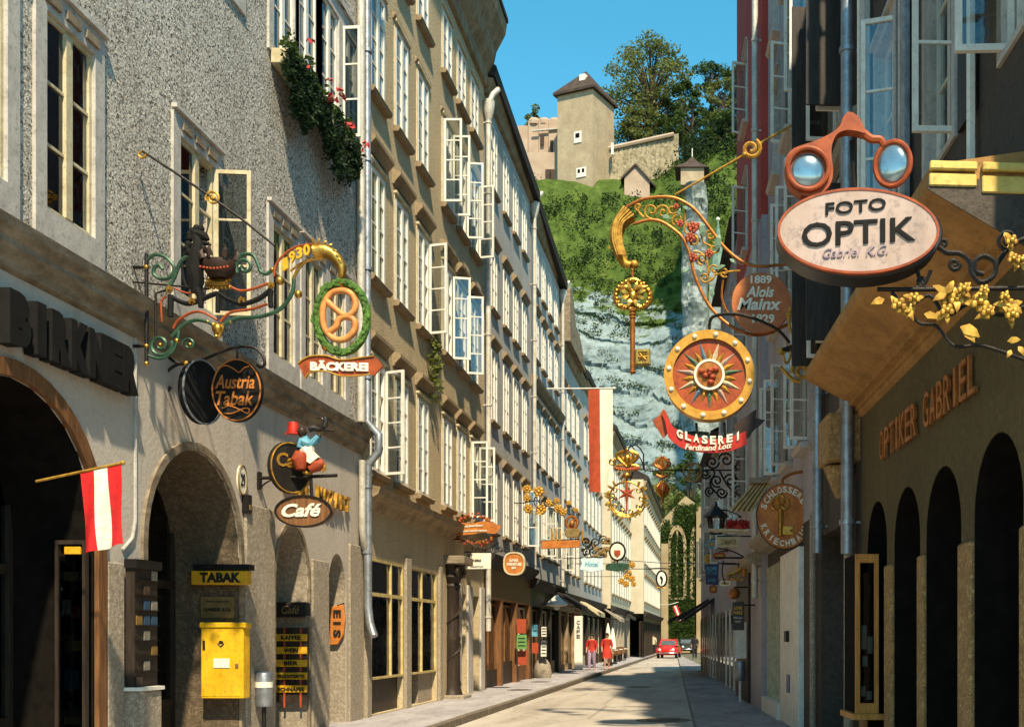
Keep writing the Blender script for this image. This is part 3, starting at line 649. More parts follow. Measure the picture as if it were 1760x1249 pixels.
def window(par, x, z, w, h, cols=2, rows=3, y=.12, fm='white', gl='glass', sur=None, sill=None, hood=None, opn=None, ang=92, cur=None, one=False, bar=.055, mun=.03, mid=.09, smat=None, hmat=None, silm=None):
    me = shared(('win',w,h,cols,rows,fm,bar,mun,mid), lambda: mesh_of(grille(w,h,cols,rows,bar,mun,mid,.06), 'window', M_[fm]))
    o = link('window', me, par, (x, y, z)); cw = (w-2*bar)/cols; rh = (h-2*bar)/rows
    if one:
        g = shared(('pane1',w,h,gl), lambda: mesh_of(MB().box(-w/2+bar, w/2-bar, -.004, .004, bar, h-bar), 'pane', M_[gl])); link('pane', g, o)
    else:
        g = shared(('pane',cw,rh,gl), lambda: mesh_of(MB().box(-cw/2+.012, cw/2-.012, -.004, .004, .012, rh-.012), 'pane', M_[gl]))
        for i in range(cols):
            if opn and ((i == cols-1 and 'R' in opn) or (i == 0 and 'L' in opn)): continue
            for j in range(rows): link('pane', g, o, (-w/2+bar+cw*(i+.5), 0, bar+rh*j))
    if opn:
        k = w/2-.03; ch = h-.06
        cm = shared(('cas',k,ch,rows,fm), lambda: mesh_of(grille(k,ch,1,rows,.05,.028,.05,.045), 'casement', M_[fm]))
        gp = shared(('cpane',k,ch,gl), lambda: mesh_of(MB().box(-k/2+.03, k/2-.03, -.004, .004, .03, ch-.03), 'pane', M_[gl]))
        for sd in opn:
            s = 1 if sd == 'R' else -1; a = R(ang)*s
            hx, hy = s*(w/2-.01), -.05; c = (hx - s*math.cos(R(ang))*k/2, hy - math.sin(R(ang))*k/2, .03)
            link('casement', cm, o, c, a); link('pane', gp, o, c, a)
    if sur:
        sw, sp, top, bot = sur
        def mk():
            mm = MB(); mm.box(-w/2-sw, -w/2+.01, -sp, .1, -bot, h+top); mm.box(w/2-.01, w/2+sw, -sp, .1, -bot, h+top); mm.box(-w/2+.01, w/2-.01, -sp, .1, h-.01, h+top)
            if bot: mm.box(-w/2+.01, w/2-.01, -sp, .1, -bot, .01)
            mm.box(-w/2-sw-.02, w/2+sw+.02, -sp-.05, -sp+.02, h+top, h+top+.05); return mm
        link('surround', shared(('sur',w,h,sur,smat), lambda: mesh_of(mk(), 'surround', M_[smat or 'greyframe'])), o, (0, -y, 0))
    if sill:
        p, th = sill
        link('sill', shared(('sill',w,sill,silm or smat), lambda: mesh_of(MB().prism([(-p,-.02),(-p-.02,-th*.4),(-p+.02,-th),(.1,-th),(.1,0)], lambda a,b,q: Vector((q,a,b)), -w/2-.12, w/2+.12), 'sill', M_[silm or smat or 'greyframe'])), o, (0, -y, 0))
    if hood:
        p, th, up = hood
        link('hood', shared(('hood',w,hood,hmat), lambda: mesh_of(MB().prism([(-p,th),(-p,th*.7),(-p*.75,th*.55),(-p*.35,th*.2),(-.04,0),(.05,0),(.05,th+.08)], lambda a,b,q: Vector((q,a,b)), -w/2-.16, w/2+.16), 'hood', M_[hmat or 'greyframe'])), o, (0, -y, h+up))
    if cur:
        def mkc():
            mm = MB(); n = 14
            for (a, b) in ((-w/2+.05, -w/2+.05+(w-.1)*cur), (w/2-.05-(w-.1)*cur, w/2-.05)) if cur < .5 else ((-w/2+.05, w/2-.05),):
                for i in range(n):
                    u0, u1 = a+(b-a)*i/n, a+(b-a)*(i+1)/n; mm.quad((u0,.02*math.sin(i*2.1),.03), (u1,.02*math.sin((i+1)*2.1),.03), (u1,.02*math.sin((i+1)*2.1),h-.03), (u0,.02*math.sin(i*2.1),h-.03))
            return mm
        link('curtain', shared(('cur',w,h,cur), lambda: mesh_of(mkc(), 'curtain', M_['curtain'])), o, (0, .10, 0))
    return o
def op(xc, z, w, h, rev=.22, **k): return dict(x0=xc-w/2, x1=xc+w/2, z0=z, z1=z+h, rev=rev, **k)
def pipe(par, x, z0, z1, r=.06, y=-.12, mt='zinc', name='downpipe', top=None):
    m = MB(); m.tube([(x,y,z0), (x,y,z1)], r, 10)
    z = z0 + .4
    while z < z1: m.lathe([(r*1.25,-.03),(r*1.25,.03)], (x,y,z), 10); m.box(x-.02, x+.02, y, .02, z-.015, z+.015); z += 2.0
    if top: m.lathe([(r,0),(.16,.25),(.18,.5),(.18,.56)], (x,y,z1-.05), 10); m.tube([(x,y,z1+.45), (x+.1,y-.1,z1+.75), (x+.2,y-.25,z1+.95)], r, 8)
    return m.build(name, M_[mt], par, smooth=True)
LY = lambda px: -LWX*F/(VX-px)                      # distance of a point of the left fronts seen at px
def left_house(name, label, y0): return thing(name, label, 'house', (LWX, y0, 0), R(90), 'houses on the sunny side of the lane')

LIN = []
def shade_sheets(par):                                    # near-black sheets painted in for the unlit rooms behind the windows
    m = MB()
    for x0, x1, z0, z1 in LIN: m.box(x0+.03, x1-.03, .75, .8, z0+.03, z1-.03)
    LIN.clear(); m.build('room_shade_sheet', M_['interior'], par)
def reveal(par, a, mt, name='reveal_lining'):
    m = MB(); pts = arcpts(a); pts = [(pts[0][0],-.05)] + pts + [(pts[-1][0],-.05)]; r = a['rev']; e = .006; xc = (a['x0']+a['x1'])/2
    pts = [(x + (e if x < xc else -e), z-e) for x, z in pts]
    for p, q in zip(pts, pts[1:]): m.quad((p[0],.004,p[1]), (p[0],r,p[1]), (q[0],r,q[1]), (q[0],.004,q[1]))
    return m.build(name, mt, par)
# ================================================================== HOUSE WITH THE ROUGH GREY RENDER
Y1 = 6.0; B1 = left_house('rendered_house', 'nearest house with rough speckled grey render above arched shopfronts', Y1)
L1 = lambda y: y - Y1; END1 = 20.45-Y1
M_['riesel'] = pebble('rough_pebble_render', (.54,.49,.42), (.12,.105,.088), (.70,.65,.565), 40)
M_['b1plaster'] = plaster('smooth_grey_plaster', (.56,.49,.41), (.44,.38,.315), 14, .25, .12, (.22,.2,.18), .55, (.17,.125,.075))
M_['ledge1'] = mat('weathered_ledge', (.30,.24,.165), (.15,.11,.07), .85, scale=3, sc=(1,1,3), bump=.4)
wins1 = [(9.72,5.8,.86,1.95,None), (11.16,5.8,.86,1.95,None), (13.92,5.8,.98,1.95,'R'), (16.7,5.8,.86,1.95,None), (17.95,5.8,.80,1.95,None), (19.1,5.8,.80,1.95,None),
         (14.7,10.35,.9,2.0,None), (16.72,10.35,.86,2.0,None), (17.7,10.35,.86,2.0,None), (18.72,10.35,.86,2.0,None), (19.72,10.35,.72,2.0,'L'), (11.2,10.35,.9,2.0,None), (8,5.8,.86,1.95,None)]
ops = [op(L1(y), z, w, h) for y, z, w, h, _ in wins1]
m = shell(facade(MB(), 0, END1, 5.25, 15.2, ops), 0, END1, 5.25, 15.2); m.build('upper_wall', M_['riesel'], B1); shade_sheets(B1)
ARCH_A = dict(x0=L1(8.85), x1=L1(11.62), z0=0, z1=4.05, rev=.95, arch=True)
ARCH_B = dict(x0=L1(12.66), x1=L1(15.17), z0=0, z1=3.98, rev=.95, arch=True)
ARCH_C = dict(x0=L1(16.38), x1=L1(17.75), z0=0, z1=3.36, rev=.85, arch=True, rise=.95)
ARCH_D = dict(x0=L1(18.66), x1=L1(19.6), z0=0, z1=3.08, rev=.6, arch=True, rise=.75)
m = facade(MB(), 0, END1, -.05, 5.25, [dict(a, z0=-.05) for a in (ARCH_A, ARCH_B, ARCH_C, ARCH_D)])
m.quad((0,0,-.05), (0,7,-.05), (0,7,5.25), (0,0,5.25)); m.quad((END1,0,-.05), (END1,7,-.05), (END1,7,5.25), (END1,0,5.25)); m.quad((0,7,-.05), (END1,7,-.05), (END1,7,5.25), (0,7,5.25))
m.build('ground_floor_wall', M_['b1plaster'], B1)
band([(0,5.0),(-.05,5.03),(-.07,5.1),(-.14,5.2),(-.14,5.26),(-.2,5.34),(-.22,5.42),(.02,5.5)], 0, END1).build('cornice', M_['ledge1'], B1)
for i, (y, z, w, h, o_) in enumerate(wins1):
    window(B1, L1(y), z, w, h, 2, 3 if z < 9 else 3, .035, 'cream' if z < 9 else 'white', 'darkglass', (.17,.035,.24,.3 if z < 9 else .12), None, None, o_, 95, .3 if i in (3,4,5,8,9) else None, mid=.11)
# pale window hoods read as little keystone blocks
for y, z, w, h, o_ in wins1[:6]:
    m = MB()
    for k in (-1, 0, 1): m.box(L1(y)+k*.34-.12, L1(y)+k*.34+.12, -.065, -.02, z+h+.06, z+h+.15)
    m.split('keystone', M_['ledge1'], B1)
# arch mouldings
def arch_ring(par, a, wd, proj, mt, name='arch_moulding', z0=0):
    po = arcpts(dict(a, x0=a['x0']-wd, x1=a['x1']+wd, z1=a['z1']+wd, rise=a.get('rise', (a['x1']-a['x0'])/2)+wd*.9), 18); pi = arcpts(a, 18)
    po = [(po[0][0],z0)] + po + [(po[-1][0],z0)]; pi = [(pi[0][0],z0)] + pi + [(pi[-1][0],z0)]
    m = MB()
    for i in range(len(po)-1):
        a4 = (po[i], po[i+1], pi[i+1], pi[i])
        m.add([(x,-proj,z) for x, z in a4] + [(x,.01,z) for x, z in a4], [(0,1,2,3),(0,4,5,1),(2,6,7,3)])
    return m.build(name, mt, par)
arch_ring(B1, ARCH_A, .16, .05, M_['brownwood']); arch_ring(B1, ARCH_B, .10, .035, M_['ledge1']); arch_ring(B1, ARCH_C, .07, .03, M_['ledge1'])
m = MB()                                            # rough stone piers and jambs
for a, b, top in ((11.8,12.13,2.45), (15.3,16.3,3.5), (17.85,18.6,2.9), (19.68,20.4,3.3)): m.add(MB().box(L1(a), L1(b), -.05, .0, -.05, top).v, MB().box(0,1,0,1,0,1).f)
m.split('stone_pier', M_['conglo'], B1, bevel=.015)
M_['revstone'] = stone_mat('brown_stone_reveal', (.20,.14,.08), (.12,.085,.048), (.28,.20,.12), 14, .8)
reveal(B1, ARCH_A, M_['interior']); reveal(B1, ARCH_B, M_['revstone']); reveal(B1, ARCH_C, M_['conglo']); reveal(B1, ARCH_D, M_['conglo'])  # big arch reveals coloured dark to hold their shade; narrow ones plain stone
# shop doors set back in the arches
def inset(par, a, mt, bars, y, name='shop_door', glass=True):
    z1 = a['z1']; m = MB(); x0, x1 = a['x0']+.02, a['x1']-.02
    for x in bars: xx = x0+(x1-x0)*x; m.box(xx-.04, xx+.04, y-.05, y+.05, 0, z1-.1)
    for z in (.05, .75, 2.35): m.box(x0, x1, y-.045, y+.045, z-.05, z+.05)
    for i in range(len(bars)-1):
        u, v = x0+(x1-x0)*bars[i]+.04, x0+(x1-x0)*bars[i+1]-.04; m.box(u, v, y-.02, y+.02, .1, .7)
    o = m.build(name, mt, par)
    for i in range(len(bars)-1):
        u, v = x0+(x1-x0)*bars[i]+.05, x0+(x1-x0)*bars[i+1]-.05
        MB().box(u, v, y-.004, y+.004, .8, 2.3).build('pane', M_['darkglass'], o); MB().box(u, v, y-.004, y+.004, 2.4, z1-.2).build('pane', M_['darkglass'], o)
    return o
inset(B1, ARCH_A, M_['darkwood'], (0,.28,.5,.74,1), .9); inset(B1, ARCH_B, M_['darkwood'], (0,.34,.68,1), .92); inset(B1, ARCH_C, M_['darkwood'], (0,.5,1), .82)
MB().box(ARCH_D['x0'], ARCH_D['x1'], .58, .66, -.05, 3.1).build('niche_back', M_['conglo'], B1)
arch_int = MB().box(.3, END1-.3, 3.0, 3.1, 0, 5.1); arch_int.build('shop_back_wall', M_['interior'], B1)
# downpipe at the end of the house, with a swan neck above the pavement
m = MB(); xx = END1-.12
m.tube([(xx,-.14,15), (xx,-.14,5.6), (xx,-.36,5.35), (xx,-.36,5.05), (xx,-.16,4.8)], .075, 10)
m.tube([(xx,-.16,4.8), (xx,-.16,2.2), (xx-.02,-.2,1.9), (xx-.1,-.3,1.65)], .075, 10)
for z in (4.4,3.2,6.4,8.4,10.4,12.4): m.lathe([(.095,-.03),(.095,.03)], (xx,-.15,z), 10); m.box(xx-.02, xx+.02, -.14, .02, z-.015, z+.015)
m.build('downpipe', M_['zinc'], B1, smooth=True)
m = MB(); xx = END1-.33
m.tube([(xx,-.1,15), (xx,-.1,5.55)], .07, 10)
m.tube([(xx,-.12,4.85), (xx,-.12,3.6), (xx+.1,-.12,3.35), (xx+.19,-.12,3.25)], .06, 10); m.build('downpipe', M_['palezinc'], B1, smooth=True)
m = MB(); m.tube([(L1(12.42),-.012,5.0), (L1(12.42),-.012,2.95), (L1(12.36),-.012,2.75), (L1(12.15),-.012,2.6)], .018, 6); m.build('conduit', M_['greyframe'], B1)
band([(.0,15.2),(-.5,15.25),(-.55,15.4),(-.5,15.5),(6.5,18.5),(7,15.2)], 0, END1).build('roof', M_['roof'], B1)

# ================================================================== OCHRE HOUSE
Y2 = 20.5; B2 = left_house('ochre_house', 'tall ochre brown house with cream windows, many casements swung open', Y2)
L2 = lambda y: y - Y2; END2 = 31.4-Y2
M_['ochre'] = plaster('ochre_render', (.62,.48,.29), (.49,.375,.22), 24, 1.0, .45, (.16,.11,.055), .45, (.25,.20,.12))
M_['ochre_low'] = plaster('ochre_ground_floor', (.52,.42,.26), (.40,.31,.18), 18, .7, .3, (.16,.12,.07), .5, (.16,.12,.07))
M_['stone2'] = mat('ochre_stone_trim', (.36,.27,.16), (.20,.14,.08), .85, scale=3, bump=.4)
cols2 = [21.38,23.05,24.75,27.0,28.55,30.1]; rows2 = [(4.8,2.1),(8.5,2.1),(12.05,2.05),(15.25,1.45)]
open2 = {(2,1):'R', (3,2):'RL', (4,2):'R', (3,1):'R', (0,0):'R', (5,0):'RL', (5,2):'R', (4,1):'R'}
ops = [op(L2(c), z, .92, h) for c in cols2 for z, h in rows2]
shop2 = [dict(x0=L2(20.95), x1=L2(23.2), z0=.15, z1=3.12, rev=.3), dict(x0=L2(23.75), x1=L2(26.05), z0=.15, z1=3.12, rev=.3), dict(x0=L2(28.5), x1=L2(29.15), z0=.15, z1=2.75, rev=.4), dict(x0=L2(29.85), x1=L2(30.75), z0=.15, z1=2.75, rev=.4)]
m = shell(facade(MB(), 0, END2, 4.2, 17.7, ops), 0, END2, 4.2, 17.7); m.build('upper_wall', M_['ochre'], B2); shade_sheets(B2)
m = facade(MB(), 0, END2, -.05, 4.2, shop2); m.quad((0,5,-.05), (END2,5,-.05), (END2,5,4.2), (0,5,4.2)); m.quad((0,0,-.05), (0,5,-.05), (0,5,4.2), (0,0,4.2)); m.quad((END2,0,-.05), (END2,5,-.05), (END2,5,4.2), (END2,0,4.2)); m.build('ground_floor_wall', M_['ochre_low'], B2)
band([(0,4.05),(-.08,4.1),(-.14,4.2),(-.3,4.3),(-.34,4.42),(.01,4.5)], 0, END2-.02).build('cornice', M_['stone2'], B2)
band([(0,17.2),(-.1,17.25),(-.12,17.6),(-.3,17.9),(-.36,18.2),(-.62,18.7),(-.66,19.0),(.05,19.1)], 0, END2-.02).build('roof_cornice', M_['stone2'], B2)
band([(0,19.1),(-.7,19.02),(-.7,19.15),(5,22.5),(7,17.7),(.5,17.7)], 0, END2-.02).build('roof', M_['roof'], B2)
for i, c in enumerate(cols2):
    for j, (z, h) in enumerate(rows2):
        top = j == 3; window(B2, L2(c), z, .92, h, 2, 4 if not top else 3, .0, 'white', 'glass', (.06,.02,.08,0), (.13,.13), None if top else (.17,.24,.24) if j < 2 else (.06,.08,.1), open2.get((i, j)), random.uniform(62,112), random.choice((.9,.9,.9,.3)) if j > 0 else random.choice((.3,.9)), mid=.12, bar=.08, smat='cream', hmat='stone2', silm='stone2')
# shop windows in yellow frames
def shopwin(par, x0, x1, z0, z1, y, fm, split, zt=2.45, gl='darkglass', name='shop_window'):
    m = MB(); b = .05
    for x in split: xx = x0+(x1-x0)*x; xx = min(max(xx, x0+b/2), x1-b/2); m.box(xx-b/2, xx+b/2, y-.05, y+.05, z0, z1)
    for z in (z0, zt, z1): m.box(x0+.001, x1-.001, y-.045, y+.045, max(z-b/2, z0), min(z+b/2+.02, z1+.03))
    o = m.build(name, M_[fm], par)
    for i in range(len(split)-1):
        u, v = x0+(x1-x0)*split[i]+b/2, x0+(x1-x0)*split[i+1]-b/2
        MB().box(u, v, y-.004, y+.004, z0+b, zt-b/2).build('pane', M_[gl], o); MB().box(u, v, y-.004, y+.004, zt+b, z1-b/2).build('pane', M_[gl], o)
    return o
w1 = shopwin(B2, L2(20.95), L2(23.2), .82, 3.12, .04, 'yellowframe', (0,.62,1)); w2 = shopwin(B2, L2(23.75), L2(26.05), .82, 3.12, .06, 'yellowframe', (0,.45,1))
for a_, b_ in ((20.95,23.2), (23.75,26.05)):
    MB().box(L2(a_)+.05, L2(b_)-.05, .14, .15, 2.5, 3.08).build('frosted_transom', M_['curtain'], B2)
for a_, b_, z_ in ((22.4,22.7,1.2),(24.0,24.3,1.5),(25.0,25.5,1.1),(25.5,25.9,1.6)): MB().box(L2(a_), L2(b_), .3, .5, .85, z_).build('display_item', M_[random.choice(('cream','brownwood','white'))], B2)
MB().box(L2(20.95), L2(23.2), .12, .26, .1, .82).build('stall_riser', M_['darkwood'], B2); MB().box(L2(24.85), L2(26.05), .12, .26, .1, .82).build('stall_riser', M_['conglo'], B2)
MB().box(L2(20.95), L2(23.2), 1.6, 1.7, .1, 3.1).build('display_back', M_['interior'], B2); MB().box(L2(23.75), L2(26.05), 1.6, 1.7, .1, 3.1).build('display_back', M_['interior'], B2)
MB().box(L2(21.1), L2(22.2), .3, .9, .82, 1.45).build('display_plinth', M_['cream'], B2)
for x0, x1 in ((20.62,20.9), (23.28,23.66), (26.15,26.4)): MB().box(L2(x0), L2(x1), -.06, .02, -.05, 3.3).build('pilaster', M_['conglo'], B2, bevel=.01)
MB().box(L2(28.5), L2(29.15), .35, .42, -.05, 2.75).build('door', M_['darkwood'], B2); d_ = MB().box(L2(29.85), L2(30.75), .3, .38, -.05, 2.75).build('door', M_['darkwood'], B2)
MB().box(L2(30.0), L2(30.6), .285, .3, 1.0, 2.5).build('pane', M_['darkglass'], d_)
for x0, x1 in ((28.15,28.45), (29.2,29.8), (30.8,31.3)): MB().box(L2(x0), L2(x1), -.05, .02, -.05, 3.0).build('pilaster', M_['greyframe'], B2, bevel=.01)
pipe(B2, END2-.05, 1.8, 16.3, .075, -.14, 'palezinc', top=True)

# ================================================================== THE GREY HOUSES BEYOND
def grey_house(name, label, y0, y1, top, cols, rows, wallm, openw=(), eave=.32, low=3.6, wid=.86, top2=None, rows_n=3, one=False, hooddark=True, base='darkwood', lx=0, course=None, roof=True):
    B = thing(name, label, 'house', (LWX+lx, y0, 0), R(90), 'houses on the sunny side of the lane'); E = y1-y0-.02; top2 = top2 or top
    ops = [op(c-y0, z, wid, h) for c in cols for z, h in rows]
    n = max(2, int(E/2.2)); sh = [dict(x0=.3+i*(E-.3)/n, x1=(i+1)*(E-.3)/n, z0=.12, z1=2.75, rev=.35) for i in range(n)]
    m = shell(facade(MB(), 0, E, low, top, ops), 0, E, low, top); m.build('upper_wall', M_[wallm], B); shade_sheets(B)
    m = facade(MB(), 0, E, -.05, low, sh); m.quad((0,3,-.05), (E,3,-.05), (E,3,low), (0,3,low)); m.quad((E,0,-.05), (E,3,-.05), (E,3,low), (E,0,low)); m.build('ground_floor_wall', M_[base], B)
    band([(0,low-.25),(-.12,low-.2),(-.3,low),(-.32,low+.1),(.01,low+.2)], 0, E).build('cornice', M_['roof'], B)
    if course: band([(0,course),(-.1,course+.05),(-.24,course+.25),(-.26,course+.35),(.01,course+.45)], 0, E).build('string_course', M_['stone2'], B)
    if roof:
        m = MB(); m.add([(0,.01,top),(0,-eave,top-.05),(0,-eave-.03,top+.25),(0,5,top+3),(0,7,top),(E,.01,top2),(E,-eave,top2-.05),(E,-eave-.03,top2+.25),(E,5,top2+3),(E,7,top2)],
            [(0,1,2,3,4),(9,8,7,6,5),(0,5,6,1),(1,6,7,2),(2,7,8,3),(3,8,9,4)]); m.build('roof', M_['roof'], B)
        band([(0,top-.55),(-.1,top-.5),(-.16,top-.3),(-eave+.06,top-.1),(0,top-.06)], 0, E).build('eave_moulding', M_['stone2'], B)
    for i, c in enumerate(cols):
        for j, (z, h) in enumerate(rows):
            window(B, c-y0, z, wid, h, 2, rows_n, .0, 'white', 'glass', None, (.1,.11), (.15,.2,.1) if j < 3 else None, ('R' if (i, j) in openw else None), random.uniform(70,105), random.choice((.9,.9,.9,None)), one, .07, .03, .1, smat='cream', hmat='stone2', silm='stone2')
    for s in sh:
        mm = grille(s['x1']-s['x0'], 2.5, 2, 1, .07, .05, .07, .07); o = mm.build('shop_front', M_[random.choice(('brownwood','darkwood','cream'))], B, loc=((s['x0']+s['x1'])/2, .2, .15))
        MB().box(-(s['x1']-s['x0'])/2+.06, (s['x1']-s['x0'])/2-.06, -.004, .004, .06, 2.44).build('pane', M_['darkglass'], o)
        MB().box(s['x0']+.02, s['x1']-.02, .13, .3, .1, random.choice((.4,.65,.85))).build('stall_riser', M_[random.choice(('brownwood','darkwood','conglo'))], B)
    return B
M_['greywall'] = plaster('grey_render', (.47,.44,.40), (.36,.335,.30), 14, .5, .3, (.14,.12,.1), .45, (.17,.14,.10))
M_['palegrey'] = plaster('pale_grey_render', (.50,.475,.44), (.39,.37,.34), 10, .4, .2, (.18,.16,.14), .45, (.2,.17,.13))
M_['creamwall'] = plaster('cream_render', (.56,.49,.36), (.43,.37,.26), 8, .4, .15, (.3,.24,.16), .35, (.3,.23,.14))
B3 = grey_house('grey_house', 'grey house with dark eaves beside the ochre house', 31.4, 39.5, 17.6, [32.8,34.7,36.4,38.1], [(4.75,2.0),(8.0,2.1),(11.3,1.75),(14.8,1.9)], 'greywall', {(3,0)}, low=3.9, base='brownwood', top2=17.2)
pipe(B3, 8.05, 3.8, 16.6, .07, -.14, 'palezinc', top=True)
B4 = grey_house('grey_house', 'pale grey house with string course behind the red and white banner', 39.5, 47, 17.0, [40.7,42.4,44.1,45.8], [(4.7,2.0),(8.0,2.0),(11.8,1.6),(14.4,1.6)], 'palegrey', {(1,0),(2,0)}, low=3.6, course=10.6, top2=16.4)
pipe(B4, 7.4, 3.6, 15.8, .07, -.14, 'palezinc', top=True)
B5 = grey_house('gabled_house', 'grey house with a curved baroque gable end at the roof', 47, 55, 14.4, [48,49.7,51.4,53.1], [(4.5,1.9),(7.6,1.9),(10.8,1.7)], 'palegrey', {(0,0)}, low=3.4, one=True, base='stone2')
m = MB(); m.prism(cr([(0,14.2),(0,16.4),(1.1,16.2),(2.0,15.4),(3.2,15.3),(4.5,14.9),(5.6,14.2)], 4), lambda a,b,q: Vector((a,q,b)), -.45, 1.2); m.build('curved_gable', M_['ledge1'], B5)
B6 = grey_house('grey_house', 'narrow grey house below the curved gable with small windows', 55, 65, 14.6, [56.2,58,59.8,61.6,63.4], [(4.4,1.9),(7.5,1.9),(10.8,1.7)], 'palegrey', (), low=3.4, one=True)
B7 = grey_house('cream_house', 'bright cream house halfway up the lane', 65, 80, 13.8, [66.3+i*1.9 for i in range(8)], [(4.2,1.7),(7.1,1.7),(10.2,1.6)], 'creamwall', (), low=3.3, one=True, lx=.5, base='conglo')
B8 = grey_house('cream_house', 'sunlit cream house at the far end next to the church', 80, 106, 13.0, [81.4+i*2.0 for i in range(12)], [(4.2,1.7),(7.0,1.7),(9.8,1.6)], 'creamwall', (), low=3.3, one=True, lx=1.5)
# ================================================================== RIGHT SIDE (shaded fronts); local x runs towards the camera
RA = math.atan2(-1, .063)
def rpt(y): return (rwx(y), y, 0)
def right_house(name, label, yfar, proj=0): return thing(name, label, 'house', (rwx(yfar)-proj, yfar, 0), RA, 'houses on the shaded side of the lane')
RX = lambda yfar, y: (yfar - y)*1.00198
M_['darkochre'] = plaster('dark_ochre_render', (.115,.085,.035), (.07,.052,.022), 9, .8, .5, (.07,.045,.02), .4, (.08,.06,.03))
M_['soffit'] = mat('bounce_lit_soffit', (.42,.22,.07), (.28,.145,.045), .8, scale=2.5, bump=.2)  # orange of reflected sunlight under the cornice is mixed into this colour
M_['sunlitend'] = mat('sunlit_ledge_end', (.72,.52,.15), (.60,.40,.10), .7, scale=3)  # brighter than the cornice: sunlight on its end face put into the colour
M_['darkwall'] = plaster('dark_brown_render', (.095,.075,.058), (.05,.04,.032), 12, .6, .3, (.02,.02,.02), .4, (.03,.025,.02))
M_['redwall'] = plaster('oxblood_render', (.46,.07,.05), (.36,.05,.036), 10, .3, .1, (.1,.02,.02), .25, (.16,.03,.03))
M_['lilacwall'] = plaster('lilac_grey_render', (.44,.40,.42), (.32,.285,.30), 8, .4, .2, (.16,.14,.15), .4, (.2,.17,.17))
# --- optician's house
YF = 14.0; RB1 = right_house('optician_house', 'dark ochre shop front with round arches and broad cornice at the street edge', YF); E = RX(YF, 6.9); X = lambda y: RX(YF, y)
arches = [dict(x0=X(y1), x1=X(y0), z0=-.05, z1=zt, rev=.7, arch=True) for y0, y1, zt in ((8.05,9.25,3.24), (9.62,10.82,3.22), (11.05,12.2,3.22), (12.55,13.65,3.25))]
m = facade(MB(), 0, E, -.05, 4.55, arches); m.quad((0,0,-.05), (0,5,-.05), (0,5,4.55), (0,0,4.55)); m.quad((E,0,-.05), (E,5,-.05), (E,5,4.55), (E,0,4.55)); m.quad((0,5,-.05), (E,5,-.05), (E,5,4.55), (0,5,4.55))
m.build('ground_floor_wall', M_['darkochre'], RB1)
opsr = [op(X(y), 6.1, .95, 2.4) for y in (8.0, 10.3, 12.6)]
m = shell(facade(MB(), 0, E, 4.55, 10.4, opsr), 0, E, 4.55, 10.4, 5); m.build('upper_wall', M_['darkwall'], RB1); shade_sheets(RB1)
band([(0,4.42),(-.05,4.44),(-.05,4.50),(-.08,4.50),(-.08,4.56),(-.16,4.56),(-.16,4.62),(-.24,4.64),(-.68,4.86),(-.72,4.9),(-.72,5.0),(0,5.12)], 0, X(7.9)).build('cornice', M_['soffit'], RB1)
xx = X(7.9); m = MB(); m.box(xx+.002, xx+.03, -.74, -.40, 4.84, 4.93); m.box(xx+.002, xx+.03, -.36, -.02, 4.80, 4.92); m.box(xx+.002, xx+.05, -.74, -.40, 4.95, 5.01); m.box(xx+.002, xx+.05, -.36, -.02, 4.95, 5.01); m.split('cornice_end', M_['sunlitend'], RB1, bevel=.008); MB().prism([(.01,4.40),(-.75,4.82),(-.75,4.9),(.01,4.9)], lambda a,b,q: Vector((q,a,b)), xx+.0015, xx+.012).build('end_shade_plate', M_['darkwall'], RB1)  # dark plate added to put shade over the bright end of the cornice
for i, (y, o_, a_) in enumerate(((8.0,'LR',96), (10.3,'R',88), (12.6,'R',70))): window(RB1, X(y), 6.1, .95, 2.4, 2, 3, .12, 'white', 'glass', (.1,.03,.1,.05), None, None, o_, a_, .3)
for i, a in enumerate(arches):                      # rough stone piers between the arches, doors behind
    inset(RB1, a, M_['darkwood'], (0,.5,1), .66, 'shop_door'); reveal(RB1, a, M_['interior'])  # arch reveals coloured near black to hold the shade of the recess
for y0, y1 in ((9.27,9.6), (10.84,11.03), (12.22,12.53), (13.67,13.98), (7.4,8.03)):
    MB().box(X(y1)-.02, X(y0)+.02, -.04, .34, -.05, 2.45).build('stone_pier', M_['conglo_warm'], RB1, bevel=.02)
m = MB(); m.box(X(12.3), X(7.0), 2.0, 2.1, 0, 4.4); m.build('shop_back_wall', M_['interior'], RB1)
for y, r_, mt in ((9.1,.04,'white'), (11.35,.05,'zinc'), (11.6,.03,'greyframe'), (13.4,.07,'greyframe'), (13.75,.04,'white')): MB().tube([(X(y),-.07,5.15), (X(y),-.07,10.3)], r_, 6).build('facade_strip', M_[mt], RB1)
for y in (9.15, 11.45): MB().box(X(y)-.42, X(y)+.02, -.05, -.01, 6.0, 8.6).build('shutter', M_['darkwood'], RB1)
# letters on the wall
st = 'OPTIKER GABRIEL'; yA, yB, z0 = 12.75, 9.05, 3.66
vs, fs, asp = text_raw('OPTIKER GABRIEL', 0, .012)
adv = (yA-yB)/len(st)
for i, ch in enumerate(st):
    if ch == ' ': continue
    w = adv*(.30 if ch == 'I' else .84); xc = X(yA) + adv*(i+.5)
    m = MB(); text(m, ch, lambda u, v, q: Vector((xc+(u-.5)*w, -.035-q*.03, z0+v*.34)), 0, .0); m.build('letter', M_['copper'], RB1)
